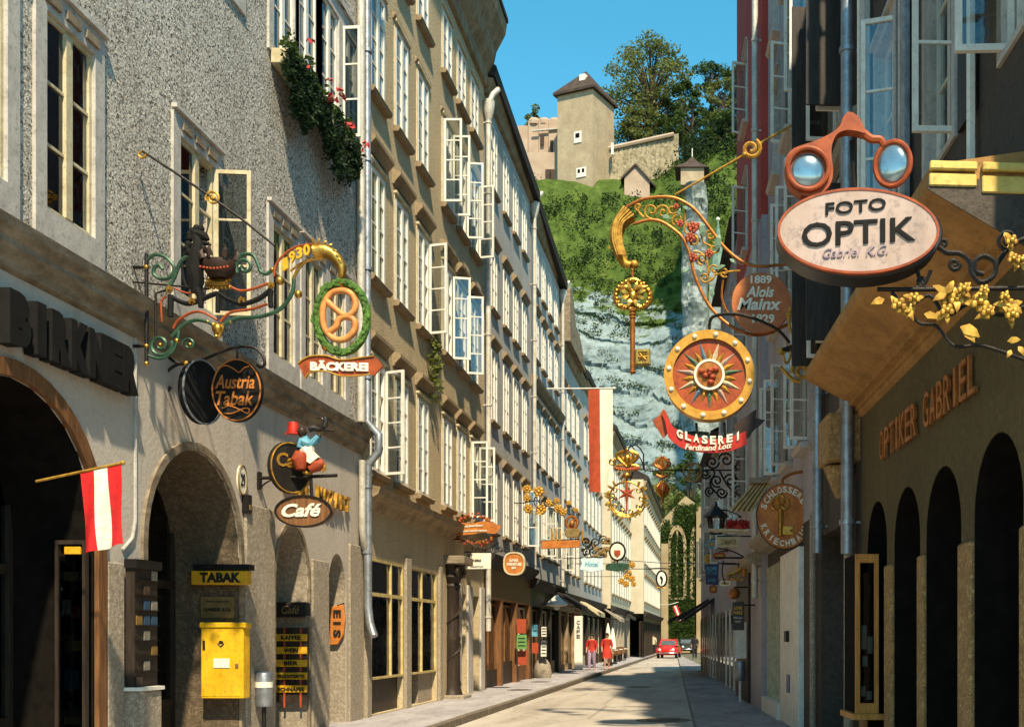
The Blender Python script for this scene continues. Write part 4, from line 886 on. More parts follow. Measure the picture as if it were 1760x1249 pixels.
# display case with a gilt frame on the far pier
t = thing('display_case', 'narrow glazed showcase in an orange wooden frame on the optician wall', 'showcase', (1.8, 12.95, .75), R(4))
m = MB(); w, h = .27, 1.86
for b_ in ((-w/2,-w/2+.05,0,h),(w/2-.05,w/2,0,h),(-w/2+.05,w/2-.05,0,.12),(-w/2+.05,w/2-.05,h-.1,h)): m.box(b_[0], b_[1], -.05, .0, b_[2], b_[3])
M_['orangewood'] = mat('orange_varnished_wood', (.60,.27,.06), (.42,.17,.035), .45, scale=5, sc=(5,5,.6))
m.build('frame', M_['orangewood'], t); MB().box(-w/2+.01, w/2+.04, 0, .7, 0, h).build('case', M_['interior'], t)
MB().box(-w/2+.05, w/2-.05, -.03, -.022, .12, h-.1).build('pane', M_['darkglass'], t)
for x, z, hh in ((-.04,.2,.12),(.03,.16,.1),(-.03,.75,.28),(.04,.7,.2),(-.02,.55,.12)): MB().box(x-.03, x+.03, -.018, -.012, z, z+hh).build('price_card', M_['white'], t)
MB().box(-w/2-.04, w/2+.06, -.1, .72, -.07, -.003).build('base_ledge', M_['orangewood'], t)
# --- dark narrow front
YF = 17.6; RB2 = right_house('dark_house', 'narrow dark house front between two grey downpipes', YF); E = RX(YF, 14.02); X = lambda y: RX(YF, y)
ops = [op(X(15.8), z, .95, 2.1) for z in (5.7, 8.9, 12.1)] + [dict(x0=X(17.2), x1=X(14.6), z0=-.05, z1=3.2, rev=.5)]
m = shell(facade(MB(), 0, E, -.05, 12.6, [o for o in ops if o['z1'] < 12.5]), 0, E, -.05, 12.6, 5); m.build('wall', M_['darkwall'], RB2); LIN.clear(); LIN.append((0,E,4,12.4)); shade_sheets(RB2)
for z in (5.7, 8.9): window(RB2, X(15.8), z, .95, 2.1, 2, 3, .12, 'white', 'glass', (.1,.03,.1,.05), None, None, 'LR', random.uniform(82,97), .3)
for z in (5.7, 8.9):
    for s in (-1, 1): MB().box(X(15.8)+s*.72-.02, X(15.8)+s*.72+.02, -.55, -.03, z-.02, z+2.12).build('shutter', M_['darkwood'], RB2)
pipe(RB2, 1.0, 2.9, 12.4, .085, -.15, 'zinc'); pipe(RB2, E-.06, 2.7, 12.4, .085, -.17, 'zinc')
MB().box(X(17.2), X(14.6), .45, .5, -.05, 3.2).build('shop_door', M_['darkwood'], RB2)
for y in (14.3, 14.45, 17.4): MB().tube([(X(y),-.1,-.05), (X(y),-.1,3.6)], .05, 8).build('pilaster', M_['conglo'], RB2)
m = MB(); m.box(X(14.9), X(14.1), -.42, .02, 3.9, 4.5); m.lathe([(.05,0),(.2,.35),(.22,.42)], (X(14.5),-.2,3.45), 8); m.build('console', M_['conglo_warm'], RB2, bevel=.02)
for y, r_, mt in ((14.35,.035,'white'), (14.7,.05,'conglo'), (15.1,.03,'zinc'), (16.9,.045,'white'), (17.25,.06,'greyframe')):       # thin strips, conduits and pipes up the front
    MB().tube([(X(y),-.06,4.7), (X(y),-.06,12.4)], r_, 6).build('facade_strip', M_[mt], RB2)
for z in (4.55, 8.2, 11.6): band([(0,z),(-.1,z+.04),(-.14,z+.16),(0,z+.2)], 0, E).build('string_course', M_['conglo'], RB2)
# --- lilac house with open casements
YF = 24.5; RB3 = right_house('casement_house', 'lilac grey house with white casement windows standing open', YF); E = RX(YF, 17.65); X = lambda y: RX(YF, y)
wy = (18.9, 20.9, 22.9); wr = (4.9, 8.0, 11.1, 14.0)
ops = [op(X(y), z, .84, 2.0) for y in wy for z in wr]
m = shell(facade(MB(), 0, E, 3.6, 16.4, ops), 0, E, 3.6, 16.4, 5); m.build('upper_wall', M_['lilacwall'], RB3); shade_sheets(RB3)
m = facade(MB(), 0, E, -.05, 3.6, [dict(x0=X(24.4), x1=X(21.6), z0=.3, z1=3.1, rev=.3)]); m.build('ground_floor_wall', M_['darkwall'], RB3); MB().box(.05, E-.05, 4, 4.1, -.05, 3.55).build('shop_back_wall', M_['interior'], RB3)
for i, y in enumerate(wy):
    for j, z in enumerate(wr): window(RB3, X(y), z, .84, 2.0, 2, 3, .12, 'white', 'glass', (.1,.03,.1,0), (.16,.12), None, None if i == 2 and z > 7 else {0:'LR',1:'L',2:'LR',3:'L',4:'R'}[(i+j) % 5], random.uniform(70,98), .3)
band([(0,3.45),(-.2,3.5),(-.42,3.62),(-.44,3.72),(0,3.85)], 0, X(20.9)).build('cornice', M_['conglo'], RB3)
MB().box(X(21.55), X(19.05), -.1, .02, 0, 3.2).build('white_pier', M_['white'], RB3, bevel=.01)
for k in range(7): y = 21.75+k*.42; MB().box(X(y)-.025, X(y)+.025, -.05, .02, 0, 3.15).build('shop_mullion', M_['cream'], RB3)
MB().box(X(24.4), X(21.6), .1, .12, .3, 3.1).build('shop_pane', M_['darkglass'], RB3); MB().box(X(24.4), X(21.6), -.16, .02, .0, .34).build('stall_riser', M_['white'], RB3)
MB().box(X(24.4), X(21.6), 1.2, 1.25, .3, 3.1).build('display_back', M_['interior'], RB3)
MB().box(X(20.5), X(20.2), -.16, -.1, 1.55, 1.75).build('letter_slot', M_['iron'], RB3); MB().box(X(20.5), X(20.1), -.115, -.1, .62, .95).build('enamel_plate', mat('blue_enamel', (.03,.06,.22), None, .3), RB3)
# --- oxblood house
YF = 31.0; RB4 = right_house('oxblood_house', 'narrow tall house with oxblood red upper front against the sky', YF, .14); E = RX(YF, 24.52); X = lambda y: RX(YF, y)
ops = [op(X(28.2), z, .9, 1.9) for z in (5,8.2,11.4,14.6)]
m = shell(facade(MB(), 0, E, 11.0, 20.5, [o for o in ops if o['z0'] > 11]), 0, E, 11.0, 20.5, 5); m.build('upper_wall', M_['redwall'], RB4); m = shell(facade(MB(), 0, E, -.05, 11.0, [o for o in ops if o['z0'] < 11]), 0, E, -.05, 11.0, 5); m.build('lower_wall', M_['lilacwall'], RB4); shade_sheets(RB4)
for z in (5,8.2,11.4,14.6): window(RB4, X(28.2), z, .9, 1.9, 2, 3, .12, 'white', 'glass', (.08,.03,.08,0), (.15,.1), None, 'L', 75, .9)
MB().box(X(30.5), X(27), -.06, .02, -.05, 3.2).build('shop_front', M_['darkwood'], RB4); band([(0,3.2),(-.3,3.3),(-.34,3.45),(0,3.6)], 0, E).build('cornice', M_['conglo'], RB4)
band([(0,20.3),(-.35,20.4),(-.4,20.6),(4,22),(5,20.3)], 0, E).build('roof', M_['roof'], RB4)
pipe(RB4, E-.1, 2.5, 19, .07, -.14, 'palezinc')
# --- low houses further up
def right_far(name, label, yf, yn, top, topn, wallm, wins, rows):
    t = right_house(name, label, yf); E = RX(yf, yn)-.02; X = lambda y: RX(yf, y)
    ops = [op(X(y), z, .85, 1.7) for y in wins for z in rows]
    m = facade(MB(), 0, E, -.05, top, ops); shell(m, 0, E, -.05, top, 6); m.build('wall', M_[wallm], t); shade_sheets(t)
    m = MB(); m.add([(0,-.35,top),(0,.1,top),(0,4,top+2.2),(0,6,top),(E,-.35,top),(E,.1,top),(E,4,topn+2.2),(E,6,top)], [(0,1,2,3),(7,6,5,4),(0,4,5,1),(0,2,6,4),(2,3,7,6)]); m.build('roof', M_['roof'], t)
    for y in wins:
        for z in rows: window(t, X(y), z, .85, 1.7, 2, 3, .12, 'white', 'glass', (.08,.03,.08,0), (.15,.1), None, random.choice(('L','R',None)), random.uniform(60,95), .9, True)
    n = int(E/1.5)
    for k in range(n):
        x = .3+k*(E-.5)/n; o = MB().box(x, x+.95, -.03, .02, .1, 2.45).build('shop_front', M_[random.choice(('darkwood','brownwood','darkwood'))], t)
        MB().box(x+.12, x+.83, -.045, -.03, .75, 2.3).build('pane', M_['darkglass'], o); MB().box(x+1.0, x+1.15, -.05, .02, 0, 2.5).build('pilaster', M_[random.choice(('cream','white','conglo','white'))], t)
    return t, E, X
right_far('pale_house', 'pale house with steep roof edge beyond the oxblood front', 39.5, 31.02, 13.4, 13.4, 'lilacwall', [32.5,34.3,36.1,37.9], (4.6,7.6,10.6))
t, E, X = right_far('pale_house', 'lower pale house above the dark awnings near the bend', 53, 39.52, 9.0, 9.0, 'lilacwall', [41,43,45,47,49,51], (4.3,6.8))
for y, z, p in ((52.6,2.85,1.6), (49.5,2.9,1.3), (45.8,2.8,1.2)):
    m = MB(); m.add([(X(y)-.0,-p,z-.45),(X(y)+3,-p,z-.45),(X(y)+3,0,z+.35),(X(y),0,z+.35),(X(y),-p,z-.62),(X(y)+3,-p,z-.62),(X(y)+3,0,z+.25),(X(y),0,z+.25)], [(0,1,2,3),(4,5,1,0),(7,6,5,4),(0,3,7,4),(1,5,6,2)]); m.build('awning', M_['roof'], t)
# ================================================================== SIGNS AND FITTINGS, LEFT SIDE
FL = lambda a, b, q: Vector((a, b, q))
M_['wreath'] = mat('green_wreath', (.10,.20,.03), (.045,.10,.015), .6, scale=14, bump=.6, bscale=40)
M_['pretzel'] = mat('pretzel_orange', (.68,.30,.09), (.52,.19,.05), .4, scale=9)
M_['orangered'] = mat('orange_red_paint', (.38,.08,.02), (.22,.04,.01), .45, scale=8)
M_['orange'] = mat('orange_enamel', (.54,.19,.04), (.38,.12,.024), .45, scale=5)
M_['tabakyellow'] = mat('yellow_enamel', (.72,.40,.025), (.60,.30,.015), .4, scale=5)
M_['postyellow'] = mat('postbox_yellow', (.74,.44,.02), (.62,.34,.012), .42, scale=4, bump=.1)
M_['brass'] = mat('aged_brass', (.36,.25,.10), (.24,.16,.06), .45, .5, scale=8)
M_['skyblue'] = mat('sky_blue_paint', (.16,.42,.55), (.10,.30,.42), .5, scale=10)
M_['darkskin'] = mat('dark_brown_paint', (.05,.028,.018), (.03,.017,.012), .45)
M_['brick_red'] = mat('brick_red_paint', (.40,.075,.03), (.28,.05,.02), .5, scale=9)
M_['flagred'] = mat('red_flag_cloth', (.62,.02,.02), (.50,.015,.018), .8, scale=4)
M_['flagwhite'] = mat('white_flag_cloth', (.82,.76,.62), (.74,.67,.52), .85, scale=4)
M_['flagrust'] = mat('rust_red_banner_cloth', (.42,.07,.028), (.34,.055,.02), .85, scale=4)

def stuffb(m, *a, **k):
    o = m.build(*a, **k); o['kind'] = 'stuff'; return o
# ---- bakery guild sign
g = Sg(12.4, 200, 380, 3.469)
t = thing('bakery_guild_sign', 'wrought iron bakery sign with pretzel in green wreath and date 1930', 'guild sign', g(180,520))
m = MB(); g.tube(m, [(180,195),(180,850)], 12, sm=0, n=8); g.tube(m, [(40,360),(180,370),(550,405)], 6); g.tube(m, [(235,680),(235,430),(300,410)], 7, sm=0)
g.tube(m, [(140,745),(190,745)], 8, sm=0); g.tube(m, [(140,275),(190,275)], 8, sm=0)
# stays that run back to the wall
for Y in (275, 745): m.tube([g(140,Y), g(140,Y)+Vector((-.14,0,0))], .02, 6)
m.tube(g.L([(30,-200-380*0),(0,0)][:0]) or [P(245,260,12.4), P(300,296,12.4), P(365,340,12.4), P(420,380,12.4), P(472,422,12.4)], .016, 6)
ir = m.build('frame', M_['iron'], t, world=True, smooth=True)
m = MB()
g.tube(m, [(185,230),(230,200),(300,220),(345,280),(320,335),(265,345),(225,318),(226,280),(255,262),(277,288)], 11)
g.tube(m, [(300,410),(340,350),(380,250),(420,215),(470,230)], 11)
g.tube(m, [(720,310),(712,250),(735,212),(775,196),(820,208),(845,260),(860,300),(895,315),(930,290)], 11); g.tube(m, spiral(765,275,55,14,150,1.2), 10)
g.tube(m, [(330,690),(400,620),(470,590),(540,600),(590,625)], 11); g.tube(m, [(640,620),(720,580),(850,570),(950,540),(1010,490),(1050,420),(1058,345)], 12)
g.tube(m, [(190,800),(255,820),(325,790),(360,720),(375,650)], 9); g.tube(m, spiral(262,738,72,16,-20,1.5), 11); g.tube(m, spiral(432,735,40,10,180,1.2), 7)
m.split('green_scroll', M_['greenpaint'], t, world=True, smooth=True)
m = MB()
g.tube(m, [(345,400),(430,430),(520,405)], 6); g.tube(m, [(670,385),(740,415),(820,402),(905,372)], 8); g.tube(m, [(340,640),(370,590),(450,545),(520,545),(600,590)], 8)
g.tube(m, [(620,600),(680,545),(800,525),(900,495)], 8); g.tube(m, [(272,600),(268,480),(300,450)], 6); g.tube(m, [(940,330),(952,262),(1000,200),(1080,152),(1200,135)], 7)
m.split('red_scroll', M_['orangered'], t, world=True, smooth=True)
m = MB()
g.tube(m, [(330,455),(420,492),(500,470),(600,432),(660,462),(750,492),(850,462),(925,405)], [10,17,17,13,16,17,15,9]*1 if 0 else 15); g.tube(m, [(922,410),(918,460),(922,515)], 15); g.tube(m, [(605,435),(604,545)], 13); g.tube(m, [(325,440),(322,570)], 17)
m.split('festoon', M_['mattblack'], t, world=True, smooth=True)
m = MB()                                            # rearing black lion, built of overlapping limbs in one body
for pts, r in (([(470,75),(490,130),(480,200),(470,290),(480,360),(470,430)], [26,34,46,50,44,24]), ([(480,150),(520,160),(548,190)], [24,18,14]), ([(480,230),(530,250),(560,240)], [26,16,12]), ([(470,380),(500,440),(505,515)], [34,24,16]), ([(455,400),(440,350),(425,260),(430,200)], [22,18,12,9]), ([(470,75),(500,80),(530,95),(548,112)], [30,30,24,12])):
    g.tube(m, pts, r, n=8, sm=0)
for a, b in ((455,60),(478,44),(505,46),(440,100),(430,140),(432,185),(442,230),(440,80),(424,160)): g.ball(m, a, b, 20, 24)
g.tube(m, [(500,120),(540,135),(556,130)], [16,12,8], n=6); g.tube(m, [(420,400),(398,330),(392,240),(410,190),(402,160)], [10,9,9,14,6], n=6)
m.build('lion', M_['mattblack'], t, world=True, smooth=True)
m = MB(); m.lathe([(62*g.u,0),(74*g.u,18*g.u),(100*g.u,60*g.u),(96*g.u,100*g.u),(84*g.u,104*g.u)], g(620,345), 14)
for k in range(7):
    a = k*2*math.pi/7; c = g(620,235) + Vector((92*g.u*math.cos(a), 92*g.u*math.sin(a), 0)); m.tube([c, c+Vector((14*g.u*math.cos(a), 14*g.u*math.sin(a), 34*g.u)), c+Vector((4*g.u*math.cos(a), 0, 58*g.u))], [20*g.u,15*g.u,4*g.u], 6); m.ell(c+Vector((0,0,62*g.u)), 9*g.u, 9*g.u, 9*g.u, 6, 4)
m.build('crown', M_['darkskin'], t, world=True, smooth=True)
m = MB()
for k in range(9): g.ball(m, 540+k*20, 300+10*math.sin(k*.4), 8, t=-.16)
m.split('crown_stud', M_['brick_red'], t, world=True)
m = MB(); g.tube(m, [(545,368),(610,372),(672,365)], 27, n=8); 
for x in range(555, 680, 24): g.ball(m, x, 395, 12); g.ball(m, x, 350, 10)
for a, b, r in ((180,275,16),(180,745,16),(180,848,15),(975,355,26),(1085,435,24),(605,640,34),(605,685,10),(360,712,15),(930,290,14),(545,600,12),(680,600,12),(262,738,14),(440,735,12)): g.ball(m, a, b, r)
for a, b in ((320,410),(455,480),(750,475),(925,385)): g.flower(MB(), a, b, 24, -.02).build('gilt_flower', M_['gold'], t, world=True, smooth=True)
g.tube(m, [(575,610),(590,660),(605,690),(625,655),(640,610)], 12)
# cornucopia and the band that carries the date
g.tube(m, [(1185,185),(1240,180),(1300,210),(1340,265),(1345,315),(1338,345)], [52,52,46,36,26,16], n=10)
for k in range(7): g.leaf(m, 1190+k*22, 150+k*7+(k>3)*14*(k-3), 46, -100+k*22, -.05)
g.tube(m, [(1055,345),(1082,290),(1130,240),(1200,222)], 9)
o_ = m.build('gilding', M_['gold'], t, world=True, smooth=True); o_['kind'] = 'stuff'
m = MB()
for k, ch in enumerate('1930'):
    a = (1022,1064,1106,1150)[k]; b = (270,228,203,186)[k]; ang = R((32,22,14,8)[k])
    text(m, ch, lambda u, v, q: g(a + (u-.5)*38*math.cos(ang) + (v-.5)*64*math.sin(ang)*-.2, b - (v-.5)*66 - (u-.5)*38*math.sin(ang), -.07+q*.03), 0, .03)
m.split('date_numeral', M_['tabakyellow'], t, world=True)
m = MB(); g.tube(m, [(1038,300),(1085,262),(1130,240),(1200,222)], 6); g.tube(m, [(1012,232),(1060,185),(1120,152),(1195,140)], 6); g.tube(m, [(1338,340),(1340,372)], 8, sm=0); m.split('date_band', M_['gold'], t, world=True)
wr = MB(); wr.tube(g.L(ellipse(1345,575,150,208,44)), 25*g.u, 8, True)
for i in range(70):
    a = 2*math.pi*i/70; g.leaf(wr, 1345+150*math.cos(a)+random.uniform(-14,14), 575+208*math.sin(a)+random.uniform(-14,14), 40, math.degrees(math.atan2(208*math.cos(a), -150*math.sin(a)))+random.uniform(-35,35), -.045, .5)
w_o = wr.build('wreath', M_['wreath'], t, world=True, smooth=True)
m = MB()
for a, b in ((1250,750),(1418,748),(1340,372)): g.ball(m, a, b, 28, 24)
g.tube(m, [(1250,750),(1248,800)], 5, sm=0); g.tube(m, [(1425,750),(1430,800)], 5, sm=0); m.split('wreath_tie', M_['gold'], w_o, world=True)
m = MB(); g.tube(m, [(1250,470),(1330,545),(1390,570),(1430,520),(1415,450),(1360,420),(1290,435),(1245,500),(1235,580),(1255,660),(1310,708),(1375,705),(1425,655),(1425,600),(1385,575),(1335,590),(1310,640),(1262,672)], 19, -.03, n=10); m.build('pretzel', M_['pretzel'], t, world=True, smooth=True)
def ribbon(m, sg, top, bot, th, t0=0, n=5):
    a, b = cr(top, n), cr(bot, n); k = min(len(a), len(b))
    for i in range(k-1):
        q = [sg(*a[i][:2], t0), sg(*a[i+1][:2], t0), sg(*b[i+1][:2], t0), sg(*b[i][:2], t0)]
        m.add(q + [v + Vector((0,th,0)) for v in q], [(0,1,2,3),(7,6,5,4),(0,4,5,1),(3,2,6,7)] + ([(0,3,7,4)] if i == 0 else []) + ([(1,5,6,2)] if i == k-2 else []))
    return m
m = MB(); ribbon(m, g, [(1085,850),(1150,812),(1250,805),(1340,830),(1440,820),(1540,808),(1590,868)], [(1130,940),(1160,905),(1250,898),(1340,925),(1440,925),(1520,915),(1535,925)], .03, -.02); bn = m.build('banner', M_['orangered'], t, world=True)
m = MB(); sg_text(m, g, 'BÄCKEREI', 1335, 866, 345, 62, -.03, .02, 0, .05, 0, 6); m.build('lettering', M_['whitepaint'], bn, world=True)
m = MB(); sg = g; g.tube(m, [(1088,850),(1150,812),(1250,805),(1340,830),(1440,820),(1540,808)], 5, -.03); g.tube(m, [(1130,940),(1160,905),(1250,898),(1340,925),(1440,925),(1520,915)], 5, -.03); m.split('edging', M_['goldpaint'], bn, world=True)
m = MB(); q = Sg(12.4); q.tube(m, spiral(366,341,13,3,160,1.6), 2.2); q.tube(m, [(245,260),(238,266),(245,272),(252,265)], 2); q.ball(m, 366, 341, 4); m.build('stay_curl', M_['goldpaint'], t, world=True)

# ---- tobacconist sign
g = Sg(13.2, 200, 380, 3.469)
t = thing('tobacconist_sign', 'black oval tobacconist sign with orange script hanging from an iron scroll', 'shop sign', g(280,900))
m = MB(); g.tube(m, [(300,800),(360,845),(440,850),(520,825),(640,775),(730,750),(820,755),(870,800),(885,850),(860,872),(838,855)], 9); g.tube(m, [(470,850),(380,850),(310,890),(275,950),(285,1000),(312,1008),(322,985)], 9)
m.tube([g(300,800), g(230,790)+Vector((-.1,0,0))], .02, 6); g.tube(m, [(720,755),(722,828)], 6, sm=0); m.build('bracket', M_['iron'], t, world=True, smooth=True)
def oval_plate(m, sg, cx, cy, rx, ry, th, yaw, off=(0,0)):
    rot = Matrix.Rotation(yaw, 3, 'Z'); c = sg(cx, cy)
    return m.prism(ellipse(0,0,rx*sg.u,ry*sg.u,36), lambda a, b, q: c + rot @ Vector((a, q, b)), -th/2, th/2)
m = oval_plate(MB(), g, 724, 1010, 150, 188, .07, 0); pl = m.build('plate', M_['mattblack'], t, world=True, bevel=.008)
m = MB().ring(ellipse(724,1010,147,185,40), ellipse(724,1010,139,177,40), g, -.045, -.03); m.build('rim', M_['orange'], pl, world=True)
m = MB(); sg_text(m, g, 'Austria', 715, 962, 235, 82, -.042, .012, .25, .015); sg_text(m, g, 'Tabak', 715, 1060, 225, 84, -.042, .012, .25, .015)
g.tube(m, [(610,880),(660,865),(700,880),(740,905),(770,880),(800,870)], 4, -.042); g.tube(m, [(640,1120),(680,1105),(740,1125),(790,1150),(800,1125),(770,1120),(700,1150),(650,1148)], 4, -.042); m.build('lettering', M_['orange'], pl, world=True)
m = MB(); c = g(500,1020); rot = Matrix.Rotation(R(68), 3, 'Z'); m.prism(ellipse(0,0,.30,.38,32), lambda a,b,q: c + rot @ Vector((a,q,b)), -.05, .05); b2 = m.build('second_plate', M_['mattblack'], t, world=True, bevel=.02)
m = MB(); m.tube([g(500,838), g(500,880)], .012, 6); m.tube([c + rot @ Vector((.3*math.cos(a),-.055,.38*math.sin(a))) for a in [2*math.pi*i/32 for i in range(32)]], .012, 5, True); m.build('second_rim', M_['zinc'], b2, world=True)
for k in (0,): g.ball
m = MB(); g.ball(m, 418, 850, 14, 18); g.ball(m, 272, 965, 10); m.split('collar', M_['goldpaint'], t, world=True)

# ---- cafe sign with seated figurine
g = Sg(15.8, 440, 700, 5.675)
t = thing('cafe_sign', 'brown oval cafe sign below a painted figurine in a red fez', 'shop sign', g(30,690))
m = MB(); g.tube(m, [(30,688),(400,680),(790,662)], 17, sm=0, n=8); g.plate(m, [(18,630),(48,630),(48,790),(18,800)], -.04, .04); g.tube(m, [(535,690),(540,780),(545,870)], 16, sm=0); m.tube([g(30,700), g(0,700)+Vector((-.08,0,0))], .05, 6)
g.tube(m, [(40,790),(90,740),(160,700)], 8); m.build('bracket', M_['iron'], t, world=True)
m = MB().prism(ellipse(475,1015,278,155,40), g, -.05, .05); pl = m.build('plate', M_['brownwood'], t, world=True, bevel=.012)
m = MB().ring(ellipse(475,1015,280,158,40), ellipse(475,1015,262,142,40), g, -.07, -.045); m.build('rim', M_['iron'], pl, world=True)
m = MB(); sg_text(m, g, 'Café', 462, 1005, 390, 130, -.06, .02, .3, .03, 0, -10); m.build('lettering', M_['whitepaint'], pl, world=True)
c = g(325,590); rot = Matrix.Rotation(R(62), 3, 'Z')
m = MB().prism(ellipse(0,0,.36,.37,32), lambda a,b,q: c + rot @ Vector((a,q,b)), -.03, .03); dk = m.build('round_plate', M_['blackpaint'], t, world=True)
m = MB(); m.tube([c + rot @ Vector((.345*math.cos(a),-.035,.355*math.sin(a))) for a in [2*math.pi*i/32 for i in range(32)]], .012, 5, True)
text(m, 'Café', lambda u,v,q: c + rot @ Vector(((u-.5)*.5,-.036-q*.01,(v-.5)*.2+.1)), .2, .02); m.build('round_rim', M_['goldpaint'], dk, world=True)
m = MB(); m.add(*[(lambda b: (b.v, b.f))(MB().lathe([(.085,-.07),(.07,.09),(.066,.1)], g(365,215), 12))][0]); g.tube(m, [(330,200),(300,240),(285,270)], 6); m.build('fez', M_['redpaint'], t, world=True, smooth=True)
m = MB(); g.ball(m, 447, 235, 46, 54); g.ball(m, 490, 240, 14); g.ball(m, 440, 240, 12, t=-.12); g.tube(m, [(455,280),(460,310)], 26, sm=0); g.ball(m, 618, 275, 22); g.ball(m, 605, 262, 14); m.build('head', M_['darkskin'], t, world=True, smooth=True)
m = MB(); g.tube(m, [(455,400),(470,340),(520,315)], [58,62,46], n=10, sm=0, t=0); g.tube(m, [(470,335),(540,360),(590,320),(618,285)], [40,34,28,22], n=8, t=-.06); g.tube(m, [(480,330),(550,330),(612,280)], [40,30,20], n=8, t=.1); m.build('jacket', M_['skyblue'], t, world=True, smooth=True)
m = MB(); g.tube(m, [(480,400),(510,450),(550,500)], [60,58,40], n=8, sm=0, t=-.02); g.plate(m, [(530,400),(575,390),(580,440),(640,495),(560,560),(525,540)], -.13, -.03); m.build('sash', M_['whitepaint'], t, world=True, smooth=True)
m = MB(); g.tube(m, [(460,440),(440,520),(450,610)], [62,84,50], n=10, sm=0, t=-.05); g.tube(m, [(540,610),(610,570),(670,535)], [40,62,36], n=10, sm=0, t=-.05); m.build('trousers', M_['brick_red'], t, world=True, smooth=True)
m = MB(); g.tube(m, [(670,560),(680,600),(655,630)], [20,18,12], n=6, t=-.05); g.tube(m, [(460,630),(510,640),(545,655)], 18, n=6); m.build('slippers', M_['goldpaint'], t, world=True)
m = MB(); g.tube(m, [(520,210),(570,200),(620,215),(665,190)], [34,30,20,26], n=8, sm=0); g.tube(m, [(665,190),(680,130),(672,95)], [30,24,20], n=8, sm=0); g.tube(m, [(640,225),(700,220),(760,228)], 14, sm=0); g.tube(m, [(680,140),(640,105),(600,105)], 10); m.build('coffee_pot', M_['blackpaint'], t, world=True, smooth=True)

# ---- raised letters on the near house
def wall_letters(par, st, ya, yb, z0, h, mt, off=.1, th=.1, fill=.9, bold=.03):
    adv = (yb-ya)/len(st)
    for i, ch in enumerate(st):
        if ch == ' ': continue
        xc = (ya - par.location.y) + adv*(i+.5); w = adv*fill*(.45 if ch == 'I' else 1)
        m = MB(); text(m, ch, lambda u,v,q: Vector((xc+(u-.5)*w, -off/2-.03-q*th, z0+v*h)), 0, bold); m.build('letter', mt, par)
wall_letters(B1, 'BIRKNER', 9.98, 12.22, 4.30, .50, M_['mattblack'], .12, .13, .98, .09)
wall_letters(B1, 'CAFE MOZART', 16.6, 19.6, 3.84, .26, M_['goldpaint'], .06, .06, .8, .02)

# ---- flag on the near house
def wavy_flag(m, sg, quadpts, u0, u1, amp, ph=0, n=14, k=8):
    (a, b, c, d) = [Vector(p) for p in quadpts]; vs = []
    for j in range(n+1):
        v = j/n
        for i in range(k+1):
            u = u0 + (u1-u0)*i/k; p = (a*(1-u)+b*u)*(1-v) + (d*(1-u)+c*u)*v
            vs.append(sg(p.x + math.sin(v*6+ph)*amp*.0, p.y, amp*v*math.sin(u*9+v*3.2+ph)))
    f = [(j*(k+1)+i, j*(k+1)+i+1, (j+1)*(k+1)+i+1, (j+1)*(k+1)+i) for j in range(n) for i in range(k)]
    m.add(vs, f); m.add([v + Vector((0,.006,0)) for v in vs], [q[::-1] for q in f]); return m
g = Sg(10.6)
t = thing('national_flag', 'small red white red flag hanging from a gilt pole by the big arch', 'flag', g(60,828))
m = MB(); m.tube([g(62,827)+Vector((-.0,0,0)), g(211,795)], .013, 6); g.ball(m, 211, 795, 4); m.build('pole', M_['goldpaint'], t, world=True)
Q = [(138,809),(208,797),(213,934),(147,951)]
wavy_flag(MB(), g, Q, 0, .33, .05).build('red_stripe', M_['flagred'], t, world=True, smooth=True); wavy_flag(MB(), g, Q, .33, .66, .05).build('white_stripe', M_['flagwhite'], t, world=True, smooth=True); wavy_flag(MB(), g, Q, .66, 1, .05).build('red_stripe', M_['flagred'], t, world=True, smooth=True)

# ---- things on the pier and in the second arch
def sbox(m, x0, x1, y0, y1, d0, d1, dref=None):     # a box given by its outline as seen at distance d0
    a, b = P(x0, y0, d0), P(x1, y1, d0); return m.box(a.x, b.x, d0, d1, b.z, a.z)
g = Sg(14.98)
t = thing('tobacco_light_box', 'yellow light box lettered TABAK inside the arch', 'shop sign', P(375,1003,15.1))
sbox(MB(), 328, 424, 980, 1004, 14.98, 15.14).build('box', M_['tabakyellow'], t, world=True, bevel=.01); sbox(MB(), 332, 428, 969, 979, 14.97, 15.15).build('cover', M_['iron'], t, world=True)
m = MB(); sg_text(m, g, 'TABAK', 379, 992, 70, 17, -.012, .012, 0, .04); m.build('lettering', M_['blackpaint'], t, world=True)
t = thing('brass_plate', 'engraved brass name plate above the yellow letter box', 'name plate', P(372,1062,15.12))
sbox(MB(), 345, 402, 1025, 1061, 15.12, 15.15).build('plate', M_['brass'], t, world=True)
m = MB(); q = Sg(15.11); sg_text(m, q, 'Generalagentur', 374, 1033, 40, 4, 0, .006); sg_text(m, q, 'O.WEIDEL & Co.', 374, 1047, 46, 6, 0, .006, 0, .03); m.build('lettering', M_['blackpaint'], t, world=True)
t = thing('letter_box', 'yellow wall letter box with a white label under the brass plate', 'letter box', P(382,1200,15.0))
sbox(MB(), 345, 418, 1078, 1200, 14.92, 15.14).build('body', M_['postyellow'], t, world=True, bevel=.012); m = MB(); sbox(m, 342, 421, 1069, 1079, 14.9, 15.14); m.build('lid', M_['postyellow'], t, world=True, bevel=.015)
sbox(MB(), 346, 416, 1086, 1196, 14.915, 14.921).build('door', M_['postyellow'], t, world=True, bevel=.002)
sbox(MB(), 367, 394, 1131, 1147, 14.905, 14.915).build('label_plate', M_['whitepaint'], t, world=True)
